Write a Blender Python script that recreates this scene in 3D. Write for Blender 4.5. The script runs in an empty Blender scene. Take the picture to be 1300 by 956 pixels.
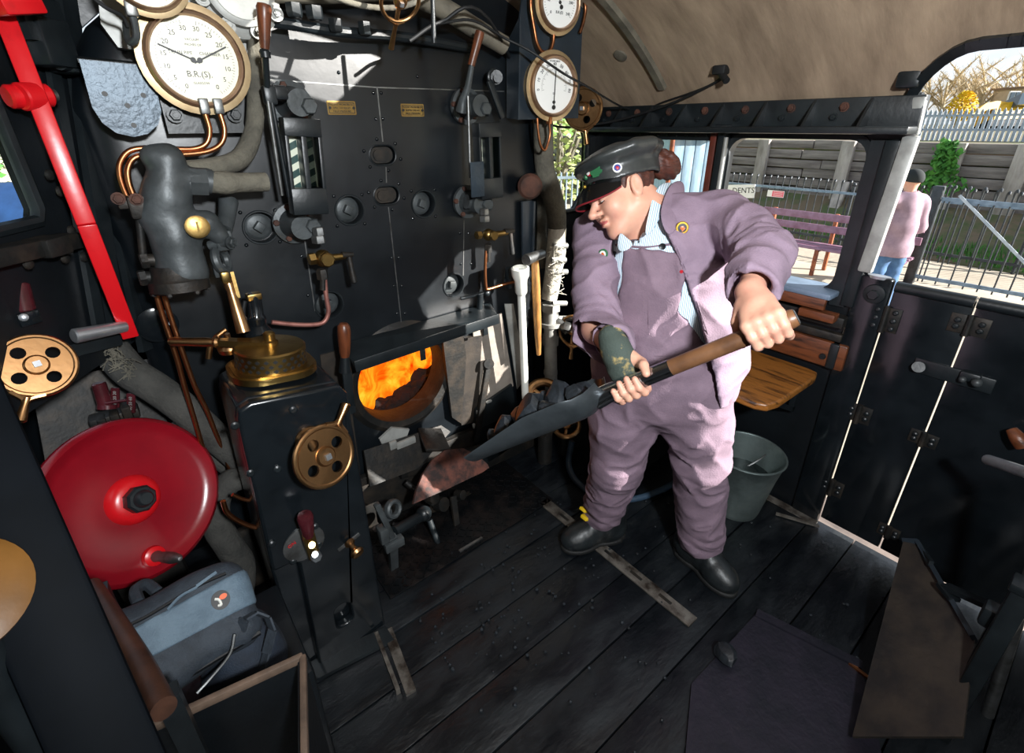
import bpy, bmesh, math, random
import numpy as np
from mathutils import Vector, Matrix
random.seed(7)
np.random.seed(7)
scn = bpy.context.scene
COL = scn.collection
V = Vector
PI = math.pi
def rad(a): return a * PI / 180.0

# ------------------------------------------------------------------ camera
F_PX, CX, CY = 620.0, 650.0, 433.0
YAW, PITCH, ROLL = rad(38.6), rad(23.9), rad(0.41)
CAM = V((0, 0, 1.52))
_fw = V((math.sin(YAW) * math.cos(PITCH), math.cos(YAW) * math.cos(PITCH), -math.sin(PITCH)))
_r0 = V((math.cos(YAW), -math.sin(YAW), 0))
_u0 = _r0.cross(_fw)
_rt = _r0 * math.cos(ROLL) - _u0 * math.sin(ROLL)
_up = _u0 * math.cos(ROLL) + _r0 * math.sin(ROLL)
def ray(x, y): return _fw + _rt * ((x - CX) / F_PX) - _up * ((y - CY) / F_PX)
# surveyed points: where a sight line meets a known plane of the cab
def T(x, y, t): return CAM + ray(x, y) * t
def onY(x, y, Y):
    d = ray(x, y); return CAM + d * (Y / d.y)
def onX(x, y, X):
    d = ray(x, y); return CAM + d * (X / d.x)
def onZ(x, y, Z):
    d = ray(x, y); return CAM + d * ((Z - CAM.z) / d.z)
def onP(x, y, p0, n):
    d = ray(x, y); return CAM + d * ((V(p0) - CAM).dot(V(n)) / d.dot(V(n)))
def depth(p): return (V(p) - CAM).dot(_fw)
def px2m(npx, p): return npx * depth(p) / F_PX

cam_d = bpy.data.cameras.new('camera'); cam = bpy.data.objects.new('camera', cam_d); COL.objects.link(cam)
cam_d.sensor_width = 36.0; cam_d.sensor_fit = 'HORIZONTAL'
cam_d.lens = F_PX / 1300.0 * 36.0
cam_d.shift_y = -(478.0 - CY) / 1300.0
cam_d.clip_start = 0.02; cam_d.clip_end = 500
m = Matrix.Identity(4)
for i in range(3):
    m[i][0] = _rt[i]; m[i][1] = _up[i]; m[i][2] = -_fw[i]; m[i][3] = CAM[i]
cam.matrix_world = m
scn.camera = cam

# ------------------------------------------------------------------ materials
def lin(c):
    if isinstance(c, str):
        c = [int(c[i:i + 2], 16) / 255.0 for i in (1, 3, 5)]
    return tuple((v / 12.92 if v <= 0.04045 else ((v + 0.055) / 1.055) ** 2.4) for v in c)
MATS = {}
def mat(name, col, rough=0.5, metal=0.0, col2=None, scale=8.0, mix=(0.4, 0.65), bump=0.0, bscale=60.0, spec=0.5,
        stretch=(1, 1, 1), coat=0.0, detail=6.0, r2=None):
    m = bpy.data.materials.new(name); m.use_nodes = True
    nt = m.node_tree; b = nt.nodes['Principled BSDF']
    b.inputs['Base Color'].default_value = (*lin(col), 1)
    b.inputs['Roughness'].default_value = rough
    b.inputs['Metallic'].default_value = metal
    b.inputs['Specular IOR Level'].default_value = spec
    b.inputs['Coat Weight'].default_value = coat
    b.inputs['Coat Roughness'].default_value = 0.15
    if col2 is not None or bump > 0:
        tc = nt.nodes.new('ShaderNodeTexCoord'); mp = nt.nodes.new('ShaderNodeMapping')
        mp.inputs['Scale'].default_value = stretch
        nt.links.new(tc.outputs['Object'], mp.inputs['Vector'])
    if col2 is not None:
        n = nt.nodes.new('ShaderNodeTexNoise'); n.inputs['Scale'].default_value = scale; n.inputs['Detail'].default_value = detail
        n.inputs['Roughness'].default_value = 0.62
        nt.links.new(mp.outputs['Vector'], n.inputs['Vector'])
        r = nt.nodes.new('ShaderNodeValToRGB')
        r.color_ramp.elements[0].position = mix[0]; r.color_ramp.elements[0].color = (*lin(col), 1)
        r.color_ramp.elements[1].position = mix[1]; r.color_ramp.elements[1].color = (*lin(col2), 1)
        nt.links.new(n.outputs['Fac'], r.inputs['Fac']); nt.links.new(r.outputs['Color'], b.inputs['Base Color'])
        if r2 is not None:
            mr = nt.nodes.new('ShaderNodeMapRange'); mr.inputs[1].default_value = mix[0]; mr.inputs[2].default_value = mix[1]
            mr.inputs[3].default_value = rough; mr.inputs[4].default_value = r2
            nt.links.new(n.outputs['Fac'], mr.inputs[0]); nt.links.new(mr.outputs[0], b.inputs['Roughness'])
    if bump > 0:
        n2 = nt.nodes.new('ShaderNodeTexNoise'); n2.inputs['Scale'].default_value = bscale; n2.inputs['Detail'].default_value = 4.0
        nt.links.new(mp.outputs['Vector'], n2.inputs['Vector'])
        bp = nt.nodes.new('ShaderNodeBump'); bp.inputs['Strength'].default_value = bump; bp.inputs['Distance'].default_value = 0.004
        nt.links.new(n2.outputs['Fac'], bp.inputs['Height']); nt.links.new(bp.outputs['Normal'], b.inputs['Normal'])
    MATS[name] = m
    return m

# ------------------------------------------------------------------ mesh builder
def frame(axis, up=None):
    w = V(axis).normalized()
    a = V(up) if up is not None else (V((0, 0, 1)) if abs(w.z) < 0.9 else V((0, 1, 0)))
    u = (a - w * a.dot(w)).normalized()          # "up" in the plane
    r = u.cross(w)                                # to the right as seen from +w looking back
    return r, u, w
class MB:
    def __init__(s): s.v = []; s.f = []; s.fm = []; s.cm = 0
    def add(s, vs, fs):
        o = len(s.v); s.v.extend([V(p) for p in vs]); s.f.extend([[o + i for i in f] for f in fs]); s.fm.extend([s.cm] * len(fs)); return s
    def box(s, c, size, R=None, bev=0.0):
        hx, hy, hz = [d / 2 for d in size]
        c = V(c)
        if bev <= 0:
            vs = [V((x, y, z)) for x in (-hx, hx) for y in (-hy, hy) for z in (-hz, hz)]
            fs = [(0, 1, 3, 2), (4, 6, 7, 5), (0, 4, 5, 1), (2, 3, 7, 6), (0, 2, 6, 4), (1, 5, 7, 3)]
        else:
            bm = bmesh.new(); bmesh.ops.create_cube(bm, size=1.0)
            for v in bm.verts: v.co = V((v.co.x * size[0], v.co.y * size[1], v.co.z * size[2]))
            bmesh.ops.bevel(bm, geom=bm.edges[:], offset=bev, segments=2, affect='EDGES', profile=0.5)
            bm.verts.index_update()
            vs = [v.co.copy() for v in bm.verts]; fs = [[v.index for v in f.verts] for f in bm.faces]; bm.free()
        if R is not None: vs = [R @ v for v in vs]
        return s.add([v + c for v in vs], fs)
    def bar(s, a, b, w, h, up=None, bev=0.0):
        a, b = V(a), V(b); r, u, d = frame(b - a, up)
        R = Matrix((r, u, d)).transposed()
        return s.box((a + b) / 2, (w, h, (b - a).length), R, bev)
    def lathe(s, o, axis, prof, n=24, cap0=True, cap1=True, sx=1.0, up=None):
        r, u, w = frame(axis, up); o = V(o); vs = []; fs = []
        for (R, h) in prof:
            for i in range(n):
                a = 2 * PI * i / n
                vs.append(o + r * (R * sx * math.cos(a)) + u * (R * math.sin(a)) + w * h)
        for k in range(len(prof) - 1):
            for i in range(n):
                j = (i + 1) % n
                fs.append((k * n + i, k * n + j, (k + 1) * n + j, (k + 1) * n + i))
        if cap0: fs.append(tuple(range(n - 1, -1, -1)))
        if cap1: fs.append(tuple((len(prof) - 1) * n + i for i in range(n)))
        return s.add(vs, fs)
    def cyl(s, a, b, r0, r1=None, n=16, bev=0.0):
        a, b = V(a), V(b); L = (b - a).length; r1 = r0 if r1 is None else r1
        if bev > 0: prof = [(r0 - bev, 0), (r0, bev), (r1, L - bev), (r1 - bev, L)]
        else: prof = [(r0, 0), (r1, L)]
        return s.lathe(a, b - a, prof, n)
    def hexa(s, c, axis, r, h, n=6): return s.lathe(c, axis, [(r, 0), (r, h * .8), (r * .85, h)], n)
    def bolt(s, c, axis, r=.012):
        c = V(c); w = V(axis).normalized()
        s.lathe(c, w, [(r * 1.35, 0), (r * 1.35, r * .25)], 12); s.hexa(c + w * r * .25, w, r, r * .9)
        return s.cyl(c + w * r * 1.1, c + w * r * 1.5, r * .5, n=8)
    def rivet(s, c, axis, r=.008): return s.lathe(c, axis, [(r, 0), (r * .85, r * .45), (r * .5, r * .7), (r * .1, r * .8)], 8)
    def ring(s, c, axis, R, r, n=32, k=10, sr=None, a0=0, a1=2 * PI):
        rr, u, w = frame(axis); c = V(c); full = abs(a1 - a0 - 2 * PI) < 1e-6
        sr = sr or r; N = n if full else n + 1; vs = []; fs = []
        for i in range(N):
            a = a0 + (a1 - a0) * i / n; d = rr * math.cos(a) + u * math.sin(a)
            for j in range(k):
                b = 2 * PI * j / k; vs.append(c + d * (R + r * math.cos(b)) + w * (sr * math.sin(b)))
        for i in range(n):
            i2 = (i + 1) % N
            for j in range(k):
                j2 = (j + 1) % k; fs.append((i * k + j, i2 * k + j, i2 * k + j2, i * k + j2))
        if not full: fs.append(tuple(range(k))); fs.append(tuple((N - 1) * k + j for j in range(k - 1, -1, -1)))
        return s.add(vs, fs)
    def tube(s, pts, r, n=10, smooth=6, closed=False, cap=True):
        pts = [V(p) for p in pts]
        rs = list(r) if isinstance(r, (list, tuple)) else [r] * len(pts)
        if smooth and len(pts) > 2:
            P2, R2 = [], []
            m_ = len(pts)
            rng = range(m_) if closed else range(m_ - 1)
            for i in rng:
                p0 = pts[(i - 1) % m_] if (closed or i > 0) else pts[i] * 2 - pts[i + 1]
                p1, p2 = pts[i], pts[(i + 1) % m_]
                p3 = pts[(i + 2) % m_] if (closed or i + 2 < m_) else p2 * 2 - p1
                for k in range(smooth):
                    t = k / smooth
                    P2.append(0.5 * ((2 * p1) + (p2 - p0) * t + (2 * p0 - 5 * p1 + 4 * p2 - p3) * t * t + (3 * p1 - p0 - 3 * p2 + p3) * t ** 3))
                    R2.append(rs[i] * (1 - t) + rs[(i + 1) % m_] * t)
            if not closed: P2.append(pts[-1]); R2.append(rs[-1])
            pts, rs = P2, R2
        N = len(pts); vs = []; fs = []; prev = None
        for i, p in enumerate(pts):
            if closed: d = pts[(i + 1) % N] - pts[i - 1]
            else: d = pts[min(i + 1, N - 1)] - pts[max(i - 1, 0)]
            if d.length < 1e-9: d = V((0, 0, 1))
            d.normalize()
            if prev is None: prev = frame(d)[1]
            u = prev - d * prev.dot(d)
            if u.length < 1e-6: u = frame(d)[1]
            u.normalize(); prev = u; q = d.cross(u)
            for j in range(n):
                a = 2 * PI * j / n; vs.append(p + (u * math.cos(a) + q * math.sin(a)) * rs[i])
        for i in range(N if closed else N - 1):
            i2 = (i + 1) % N
            for j in range(n):
                j2 = (j + 1) % n; fs.append((i * n + j, i * n + j2, i2 * n + j2, i2 * n + j))
        if cap and not closed: fs.append(tuple(range(n - 1, -1, -1))); fs.append(tuple((N - 1) * n + j for j in range(n)))
        return s.add(vs, fs)
    def prism(s, poly, o, u, v, th, holes=()):
        """poly (list of 2d) in frame o,u,v ; extruded along -(u x v) by th (front face at o)"""
        o, u, v = V(o), V(u).normalized(), V(v).normalized(); w = u.cross(v)
        bm = bmesh.new(); loops = []
        for L in [poly] + list(holes):
            vs = [bm.verts.new((p[0], p[1], 0)) for p in L]
            for i in range(len(vs)): bm.edges.new((vs[i], vs[(i + 1) % len(vs)]))
            loops.append(len(L))
        bm.verts.index_update()
        if len(loops) == 1: bm.faces.new(bm.verts[:])
        else: bmesh.ops.triangle_fill(bm, use_beauty=True, use_dissolve=False, edges=bm.edges[:])
        bm.verts.index_update(); bm.normal_update()
        pts = [v_.co.copy() for v_ in bm.verts]; fs = []
        for f in bm.faces:
            ids = [q.index for q in f.verts]
            if f.normal.z < 0: ids.reverse()
            fs.append(ids)
        bm.free(); n = len(pts)
        def g(p, d): return o + u * p.x + v * p.y - w * d
        vs = [g(p, 0) for p in pts] + [g(p, th) for p in pts]
        allf = list(fs) + [[i + n for i in reversed(f)] for f in fs]
        k = 0
        for L in [poly] + list(holes):
            m_ = len(L)
            ar = sum(L[i][0] * L[(i + 1) % m_][1] - L[(i + 1) % m_][0] * L[i][1] for i in range(m_))
            for i in range(m_):
                a, b = k + i, k + (i + 1) % m_
                ccw = (ar > 0) == (k == 0)
                allf.append((a, a + n, b + n, b) if ccw else (b, b + n, a + n, a))
            k += m_
        return s.add(vs, allf)
    def plate(s, pts, th, nrm=None):
        """polygon of 3-D points given thickness th behind it"""
        pts = [V(p) for p in pts]
        n = V((0, 0, 0))
        for i in range(len(pts)): n += pts[i].cross(pts[(i + 1) % len(pts)])
        n.normalize()
        if nrm is not None and n.dot(V(nrm)) < 0: pts.reverse(); n = -n
        N = len(pts); vs = pts + [p - n * th for p in pts]
        return s.add(vs, [tuple(range(N)), tuple(range(2 * N - 1, N - 1, -1))] + [(i, i + N, (i + 1) % N + N, (i + 1) % N) for i in range(N)])
    def ball(s, c, r, n=16, k=10, sc=(1, 1, 1), R=None):
        c = V(c); vs = []; fs = []
        for i in range(1, k):
            a = PI * i / k
            for j in range(n):
                b = 2 * PI * j / n; p = V((math.sin(a) * math.cos(b) * sc[0], math.sin(a) * math.sin(b) * sc[1], math.cos(a) * sc[2])) * r
                vs.append(c + (R @ p if R is not None else p))
        t0 = V((0, 0, r * sc[2])); t1 = -t0
        if R is not None: t0, t1 = R @ t0, R @ t1
        vs += [c + t0, c + t1]; T0 = len(vs) - 2
        for j in range(n):
            j2 = (j + 1) % n; fs.append((T0, j, j2)); fs.append((T0 + 1, (k - 2) * n + j2, (k - 2) * n + j))
            for i in range(k - 2): fs.append((i * n + j, (i + 1) * n + j, (i + 1) * n + j2, i * n + j2))
        return s.add(vs, fs)
    def text(s, txt, o, u, v, size, depth=0.0005, align='CENTER'):
        c = bpy.data.curves.new('t', 'FONT'); c.body = txt; c.size = size; c.extrude = depth; c.align_x = align; c.align_y = 'CENTER'
        c.resolution_u = 2
        ob = bpy.data.objects.new('t', c); COL.objects.link(ob)
        dg = bpy.context.evaluated_depsgraph_get(); me = bpy.data.meshes.new_from_object(ob.evaluated_get(dg))
        o, u, v = V(o), V(u).normalized(), V(v).normalized(); w = u.cross(v)
        s.add([o + u * q.co.x + v * q.co.y + w * (q.co.z + depth) for q in me.vertices], [list(p.vertices) for p in me.polygons])
        bpy.data.objects.remove(ob); bpy.data.curves.remove(c); bpy.data.meshes.remove(me)
        return s
def rr(w, h, r, n=5, cx=0, cy=0):
    """rounded rectangle polygon"""
    out = []
    for (sx, sy, a0) in ((1, 1, 0), (-1, 1, 90), (-1, -1, 180), (1, -1, 270)):
        for i in range(n + 1):
            a = rad(a0 + 90 * i / n); out.append((cx + sx * (w / 2 - r) + r * math.cos(a), cy + sy * (h / 2 - r) + r * math.sin(a)))
    return out
def circ(r, n=24, cx=0, cy=0, sx=1.0): return [(cx + r * sx * math.cos(2 * PI * i / n), cy + r * math.sin(2 * PI * i / n)) for i in range(n)]

def thing(name, label, cat, loc=(0, 0, 0), group=None):
    o = bpy.data.objects.new(name, None); COL.objects.link(o); o.empty_display_size = 0.05
    o.location = V(loc); o['label'] = label; o['category'] = cat
    if group: o['group'] = group
    return o
def wmat(o):
    M = Matrix.LocRotScale(o.location, o.rotation_euler, o.scale)
    return wmat(o.parent) @ M if o.parent else M
def obj(name, mb, m, parent=None, local=False, smooth=35, kind=None, label=None, origin=None):
    me = bpy.data.meshes.new(name)
    vs = mb.v
    if parent is not None and not local:
        inv = wmat(parent).inverted(); vs = [inv @ p for p in vs]
    o = bpy.data.objects.new(name, me)
    if parent is None and not local:
        if origin is None:
            lo = [min(p[i] for p in vs) for i in range(3)]; hi = [max(p[i] for p in vs) for i in range(3)]
            origin = ((lo[0] + hi[0]) / 2, (lo[1] + hi[1]) / 2, lo[2])
        o.location = origin; vs = [p - V(origin) for p in vs]
    me.from_pydata([tuple(p) for p in vs], [], mb.f)
    bm = bmesh.new(); bm.from_mesh(me); bmesh.ops.recalc_face_normals(bm, faces=bm.faces[:])
    if smooth:
        for f in bm.faces: f.smooth = True
        lim = rad(smooth)
        for e in bm.edges:
            if len(e.link_faces) == 2 and e.calc_face_angle(0) > lim: e.smooth = False
    bm.to_mesh(me); bm.free()
    ms = m if isinstance(m, (list, tuple)) else [m]
    for q in ms: me.materials.append(MATS[q] if isinstance(q, str) else q)
    if len(ms) > 1:
        for i, p in enumerate(me.polygons): p.material_index = mb.fm[i]
    COL.objects.link(o)
    if parent is not None: o.parent = parent
    if kind: o['kind'] = kind
    if label: o['label'] = label
    return o
def tag(o, label, cat, group=None, kind=None):
    o['label'] = label; o['category'] = cat
    if group: o['group'] = group
    if kind: o['kind'] = kind
    return o
def struct(name, mb, m, smooth=35, parent=None):
    o = obj(name, mb, m, parent, smooth=smooth); o['kind'] = 'structure'; return o
def dup(root, loc=None, label=None, group=None, rot=None):
    r = root.copy(); COL.objects.link(r)
    if loc is not None: r.location = loc
    if rot is not None: r.rotation_euler = rot
    if label: r['label'] = label
    if group: r['group'] = group
    for ch in list(root.children):
        c = ch.copy(); COL.objects.link(c); c.parent = r
        for g in list(ch.children):
            d = g.copy(); COL.objects.link(d); d.parent = c
    return r

# ------------------------------------------------------------------ smooth solids (numpy distance fields, surface nets)
def sdf_mesh(f, lo, hi, h):
    lo = np.array(lo, float); hi = np.array(hi, float)
    B = 8; nb = np.ceil((hi - lo) / (h * B)).astype(int); n = nb * B + 1
    D = np.full(n, 1e3, np.float32)
    bi = np.stack(np.meshgrid(*[np.arange(k) for k in nb], indexing='ij'), -1).reshape(-1, 3)
    cen = lo + (bi + .5) * B * h
    dc = f(cen); act = np.abs(dc) < B * h * 1.35
    for b, d in zip(bi[~act], dc[~act]):
        D[b[0] * B:b[0] * B + B + 1, b[1] * B:b[1] * B + B + 1, b[2] * B:b[2] * B + B + 1] = d
    ab = bi[act]
    off = np.stack(np.meshgrid(*[np.arange(B + 1)] * 3, indexing='ij'), -1).reshape(-1, 3)
    for s in range(0, len(ab), 400):
        blk = ab[s:s + 400]
        idx = (blk[:, None, :] * B + off[None]).reshape(-1, 3)
        D[idx[:, 0], idx[:, 1], idx[:, 2]] = f(lo + idx * h)
    S = D < 0
    c = np.zeros(n - 1, np.int8)
    for dx in (0, 1):
        for dy in (0, 1):
            for dz in (0, 1): c += S[dx:n[0] - 1 + dx, dy:n[1] - 1 + dy, dz:n[2] - 1 + dz]
    cells = np.argwhere((c > 0) & (c < 8))
    ids = np.full(n - 1, -1, np.int64); ids[cells[:, 0], cells[:, 1], cells[:, 2]] = np.arange(len(cells))
    acc = np.zeros((len(cells), 3)); cnt = np.zeros(len(cells))
    corners = [(x, y, z) for x in (0, 1) for y in (0, 1) for z in (0, 1)]
    for a in corners:
        for ax in range(3):
            if a[ax] == 1: continue
            b = list(a); b[ax] = 1
            pa = cells + a; pb = cells + b
            da = D[pa[:, 0], pa[:, 1], pa[:, 2]]; db = D[pb[:, 0], pb[:, 1], pb[:, 2]]
            m_ = (da < 0) != (db < 0)
            t = np.where(m_, da / np.where(m_, da - db, 1), 0)
            p = np.array(a, float)[None] + 0 * acc; p[:, ax] += t
            acc += p * m_[:, None]; cnt += m_
    vs = lo + (cells + acc / cnt[:, None]) * h
    quads = []
    for ax in range(3):
        sl0 = [slice(None)] * 3; sl1 = [slice(None)] * 3
        sl0[ax] = slice(0, n[ax] - 1); sl1[ax] = slice(1, n[ax])
        d = S[tuple(sl0)].astype(np.int8) - S[tuple(sl1)].astype(np.int8)
        e = np.argwhere(d != 0); sg = d[e[:, 0], e[:, 1], e[:, 2]]
        o1, o2 = [(1, 2), (2, 0), (0, 1)][ax]
        ok = (e[:, o1] > 0) & (e[:, o2] > 0) & (e[:, o1] < n[o1] - 1) & (e[:, o2] < n[o2] - 1)
        e = e[ok]; sg = sg[ok]
        def cell(a, b):
            q = e.copy(); q[:, o1] -= a; q[:, o2] -= b; return ids[q[:, 0], q[:, 1], q[:, 2]]
        q = np.stack([cell(1, 1), cell(0, 1), cell(0, 0), cell(1, 0)], 1)
        q[sg < 0] = q[sg < 0][:, ::-1]
        quads.append(q)
    quads = np.concatenate(quads); quads = quads[(quads >= 0).all(1)]
    return vs, quads
_tab = np.random.RandomState(11).rand(32, 32, 32)
def vnoise(p):
    i = np.floor(p).astype(int); f = p - i; f = f * f * (3 - 2 * f); i &= 31; j = (i + 1) & 31
    r = 0
    for a in (0, 1):
        for b in (0, 1):
            for c in (0, 1):
                ii = [(j if q else i)[:, k] for k, q in enumerate((a, b, c))]
                w = (f[:, 0] if a else 1 - f[:, 0]) * (f[:, 1] if b else 1 - f[:, 1]) * (f[:, 2] if c else 1 - f[:, 2])
                r = r + w * _tab[ii[0], ii[1], ii[2]]
    return r
def smin(a, b, k):
    h = np.clip(0.5 + 0.5 * (b - a) / k, 0, 1); return b * (1 - h) + a * h - k * h * (1 - h)
def smax(a, b, k): return -smin(-a, -b, k)
def cone(p, a, b, r0, r1):
    a = np.array(a, float); b = np.array(b, float); d = b - a; L = d @ d + 1e-12
    t = np.clip((p - a) @ d / L, 0, 1)
    return np.linalg.norm(p - a - t[:, None] * d, axis=1) - (r0 + (r1 - r0) * t)
def ell(p, c, r, R=None):
    q = p - np.array(c, float)
    if R is not None: q = q @ np.array(R)      # columns of R are the local axes
    r = np.array(r, float); k0 = np.linalg.norm(q / r, axis=1); k1 = np.linalg.norm(q / (r * r), axis=1) + 1e-9
    return k0 * (k0 - 1) / k1
def chain(p, pts, rs, k=0.02):
    d = None
    for i in range(len(pts) - 1):
        e = cone(p, pts[i], pts[i + 1], rs[i], rs[i + 1]); d = e if d is None else smin(d, e, k)
    return d
def sobj(name, f, lo, hi, h, m, parent, label=None):
    vs, q = sdf_mesh(f, lo, hi, h)
    me = bpy.data.meshes.new(name)
    inv = np.array(wmat(parent).inverted()) if parent is not None else np.eye(4)
    vs = vs @ inv[:3, :3].T + inv[:3, 3]
    me.from_pydata(vs.tolist(), [], q.tolist())
    me.polygons.foreach_set('use_smooth', [True] * len(me.polygons))
    ms = m if isinstance(m, (list, tuple)) else [m]
    for x in ms: me.materials.append(MATS[x] if isinstance(x, str) else x)
    o = bpy.data.objects.new(name, me); COL.objects.link(o)
    if parent is not None: o.parent = parent
    if label: o['label'] = label
    return o
# ================================================================== materials
mat('black_paint', '#0f1519', 0.26, col2='#20272b', scale=5, mix=(.35, .7), bump=.10, bscale=35, r2=.42)
mat('black_gloss', '#0e1215', 0.14, col2='#181d21', scale=6, mix=(.4, .7), bump=.08, bscale=28, r2=.24)
mat('black_satin', '#12171a', 0.38, col2='#1e2427', scale=9, mix=(.4, .7), bump=.15, bscale=60)
mat('wall_paint', '#101519', 0.40, col2='#0a0d10', scale=6, mix=(.35, .7), bump=.25, bscale=45)
mat('dirty_iron', '#1c1c1b', 0.55, metal=.35, col2='#3b332b', scale=14, mix=(.45, .72), bump=.3, bscale=80)
mat('grey_iron', '#4d5254', 0.45, metal=.25, col2='#2f3334', scale=14, mix=(.35, .7), bump=.2, bscale=70)
mat('rust', '#5a382b', 0.8, metal=.1, col2='#32221d', scale=16, mix=(.35, .65), bump=.4, bscale=60)
mat('rust_red', '#6a3f34', 0.78, metal=.1, col2='#2f2422', scale=22, mix=(.4, .62), bump=.3, bscale=60)
mat('brass', '#ad9058', 0.32, metal=1.0, col2='#86693c', scale=18, mix=(.4, .75), bump=.08, bscale=90, r2=.4)
mat('bronze', '#b98e62', 0.3, metal=1.0, col2='#7d5d3e', scale=14, mix=(.45, .75), bump=.06, bscale=70, r2=.45)
mat('copper', '#b87850', 0.32, metal=1.0, col2='#6b4434', scale=22, mix=(.45, .75), r2=.5)
mat('copper_pink', '#a8746a', 0.5, metal=.6, col2='#7c4e48', scale=25, mix=(.4, .7), r2=.6)
mat('steel', '#c3c7cc', 0.36, metal=.85, col2='#9a9ea3', scale=20, mix=(.4, .7))
mat('dull_steel', '#8a8c8c', 0.42, metal=.9, col2='#55534f', scale=18, mix=(.4, .7), bump=.1)
mat('white_paint', '#dcdcd4', 0.5, col2='#bdbcb2', scale=12, mix=(.5, .8), bump=.1)
mat('pale_grey', '#a9aaa6', 0.5, metal=.25, col2='#7d7d79', scale=9, mix=(.4, .7), bump=.2, bscale=50)
mat('dial', '#e2dfc8', 0.35, col2='#d8d4ba', scale=3, mix=(.4, .8))
mat('dial_white', '#e9e9e6', 0.35)
mat('ink', '#1d1d1d', 0.5)
mat('red_paint', '#c8141c', 0.3, col2='#8f0f15', scale=9, mix=(.55, .8), bump=.05)
mat('red_wheel', '#86101d', 0.24, col2='#650b16', scale=4, mix=(.4, .8), bump=.05, bscale=30)
mat('maroon', '#4b1c22', 0.25, col2='#2b1013', scale=20, mix=(.4, .7))
mat('wood_handle', '#6b3a22', 0.35, col2='#3a2016', scale=10, mix=(.4, .7), stretch=(6, 6, 1))
mat('ash_wood', '#a9783f', 0.5, col2='#5f4023', scale=9, mix=(.4, .72), stretch=(8, 8, 1.2))
mat('seat_wood', '#8d5a26', 0.35, col2='#2c1b0e', scale=6, mix=(.5, .68), stretch=(9, 1.3, 9), bump=.2, bscale=30)
mat('dark_wood', '#6a3a20', 0.4, col2='#2a1a12', scale=6, mix=(.45, .7), stretch=(9, 1.3, 9), bump=.2, bscale=30)
mat('lagging', '#6a665a', 0.9, col2='#3f3d37', scale=12, mix=(.35, .7), bump=.8, bscale=110)
mat('lagging_dark', '#454440', 0.92, col2='#2b2b29', scale=12, mix=(.35, .7), bump=.8, bscale=110)
mat('lagging_sunlit', '#c9c6ba', 0.9, col2='#8c887c', scale=16, mix=(.45, .7), bump=.8, bscale=110)  # paler copy of the lagging, sunlight put into the colour
mat('roof_paint', '#b09a82', 0.75, col2='#7a6856', scale=5, mix=(.3, .72), bump=.35, bscale=22, stretch=(.55, 2.2, .55), detail=9)
mat('conduit', '#6f695c', 0.7, col2='#4b473f', scale=14, mix=(.4, .7), bump=.3)
mat('rubber', '#121416', 0.6)
mat('glass_pane', '#dfe6e6', 0.03)
_g = MATS['glass_pane'].node_tree.nodes['Principled BSDF']; _g.inputs['Transmission Weight'].default_value = 1.0; _g.inputs['IOR'].default_value = 1.02
mat('floor_board', '#0b0e12', 0.30, col2='#171c20', scale=5, mix=(.4, .68), bump=.5, bscale=28, stretch=(1, 2.5, 1), r2=.6)
mat('tread', '#131619', 0.38, metal=.6, col2='#2c2523', scale=14, mix=(.45, .7), bump=.15, r2=.55)
mat('coal', '#14181c', 0.5, col2='#23292f', scale=30, mix=(.4, .6), bump=.6, bscale=70, r2=.5)
mat('worn_strip', '#77726b', 0.35, metal=.4, col2='#2f2620', scale=18, mix=(.4, .65), bump=.2)
mat('plate_brown', '#39322b', 0.6, metal=.3, col2='#211f1e', scale=9, mix=(.4, .65), bump=.4, bscale=40)

# ================================================================== cab shell
XR, YF, FL = 1.97, 1.79, 0.0
RC, RS, RZ0 = 0.72, 1.25, 1.585        # roof: centre line, half width, height at the eaves
RISE = 0.52
RR = (RS * RS + RISE * RISE) / (2 * RISE); RCZ = RZ0 + RISE - RR
def roof_z(x): return RCZ + math.sqrt(max(0, RR * RR - (x - RC) ** 2))
def onRoof(px, py):
    d = ray(px, py)
    ox, oz = CAM.x - RC, CAM.z - RCZ
    a = d.x ** 2 + d.z ** 2; b = 2 * (ox * d.x + oz * d.z); c = ox * ox + oz * oz - RR * RR
    t = (-b + math.sqrt(b * b - 4 * a * c)) / (2 * a); return CAM + d * t
def roof_xr(y):                          # right-hand edge of the roof; it rises over the doorway
    t = min(1, max(0, min((0.53 - y) / 0.16, (y + .78) / .16))); t = math.sin(t * PI / 2) ** 0.8
    return 1.97 - 0.135 * t

# floor boards (across the cab)
b = MB(); y = -2.6; k = 0
while y < 1.75:
    w = [.150, .165, .158, .17][k % 4]; k += 1
    b.box((0.72, y + w / 2, -0.02 - .0012 * (k % 3)), (2.5, w - .004, .04), bev=.003); y += w
b.box((.72, .1, -.06), (2.5, 5.4, .03))
struct('floor', b, 'floor_board')
# right side sheet with its two windows
def P2(y, z): return (-y, z)
b = MB()
W1 = [( -y, z) for y, z in ()]
outline = [P2(1.79, -.03), P2(.505, -.03), P2(.505, 1.6), P2(1.79, 1.6)]
win1 = rr(.42, .345, .06, cx=-1.315, cy=1.283)
win2 = rr(.475, .51, .06, cx=-.838, cy=1.212)
b.prism(outline, (XR, 0, 0), (0, -1, 0), (0, 0, 1), .03, [win1, win2])
struct('wall_right', b, 'wall_paint')
b = MB(); b.prism([P2(-.72, -.03), P2(-2.6, -.03), P2(-2.6, 1.6), P2(-.72, 1.6)], (XR, 0, 0), (0, -1, 0), (0, 0, 1), .03)
struct('wall_right_rear', b, 'wall_paint')
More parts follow.
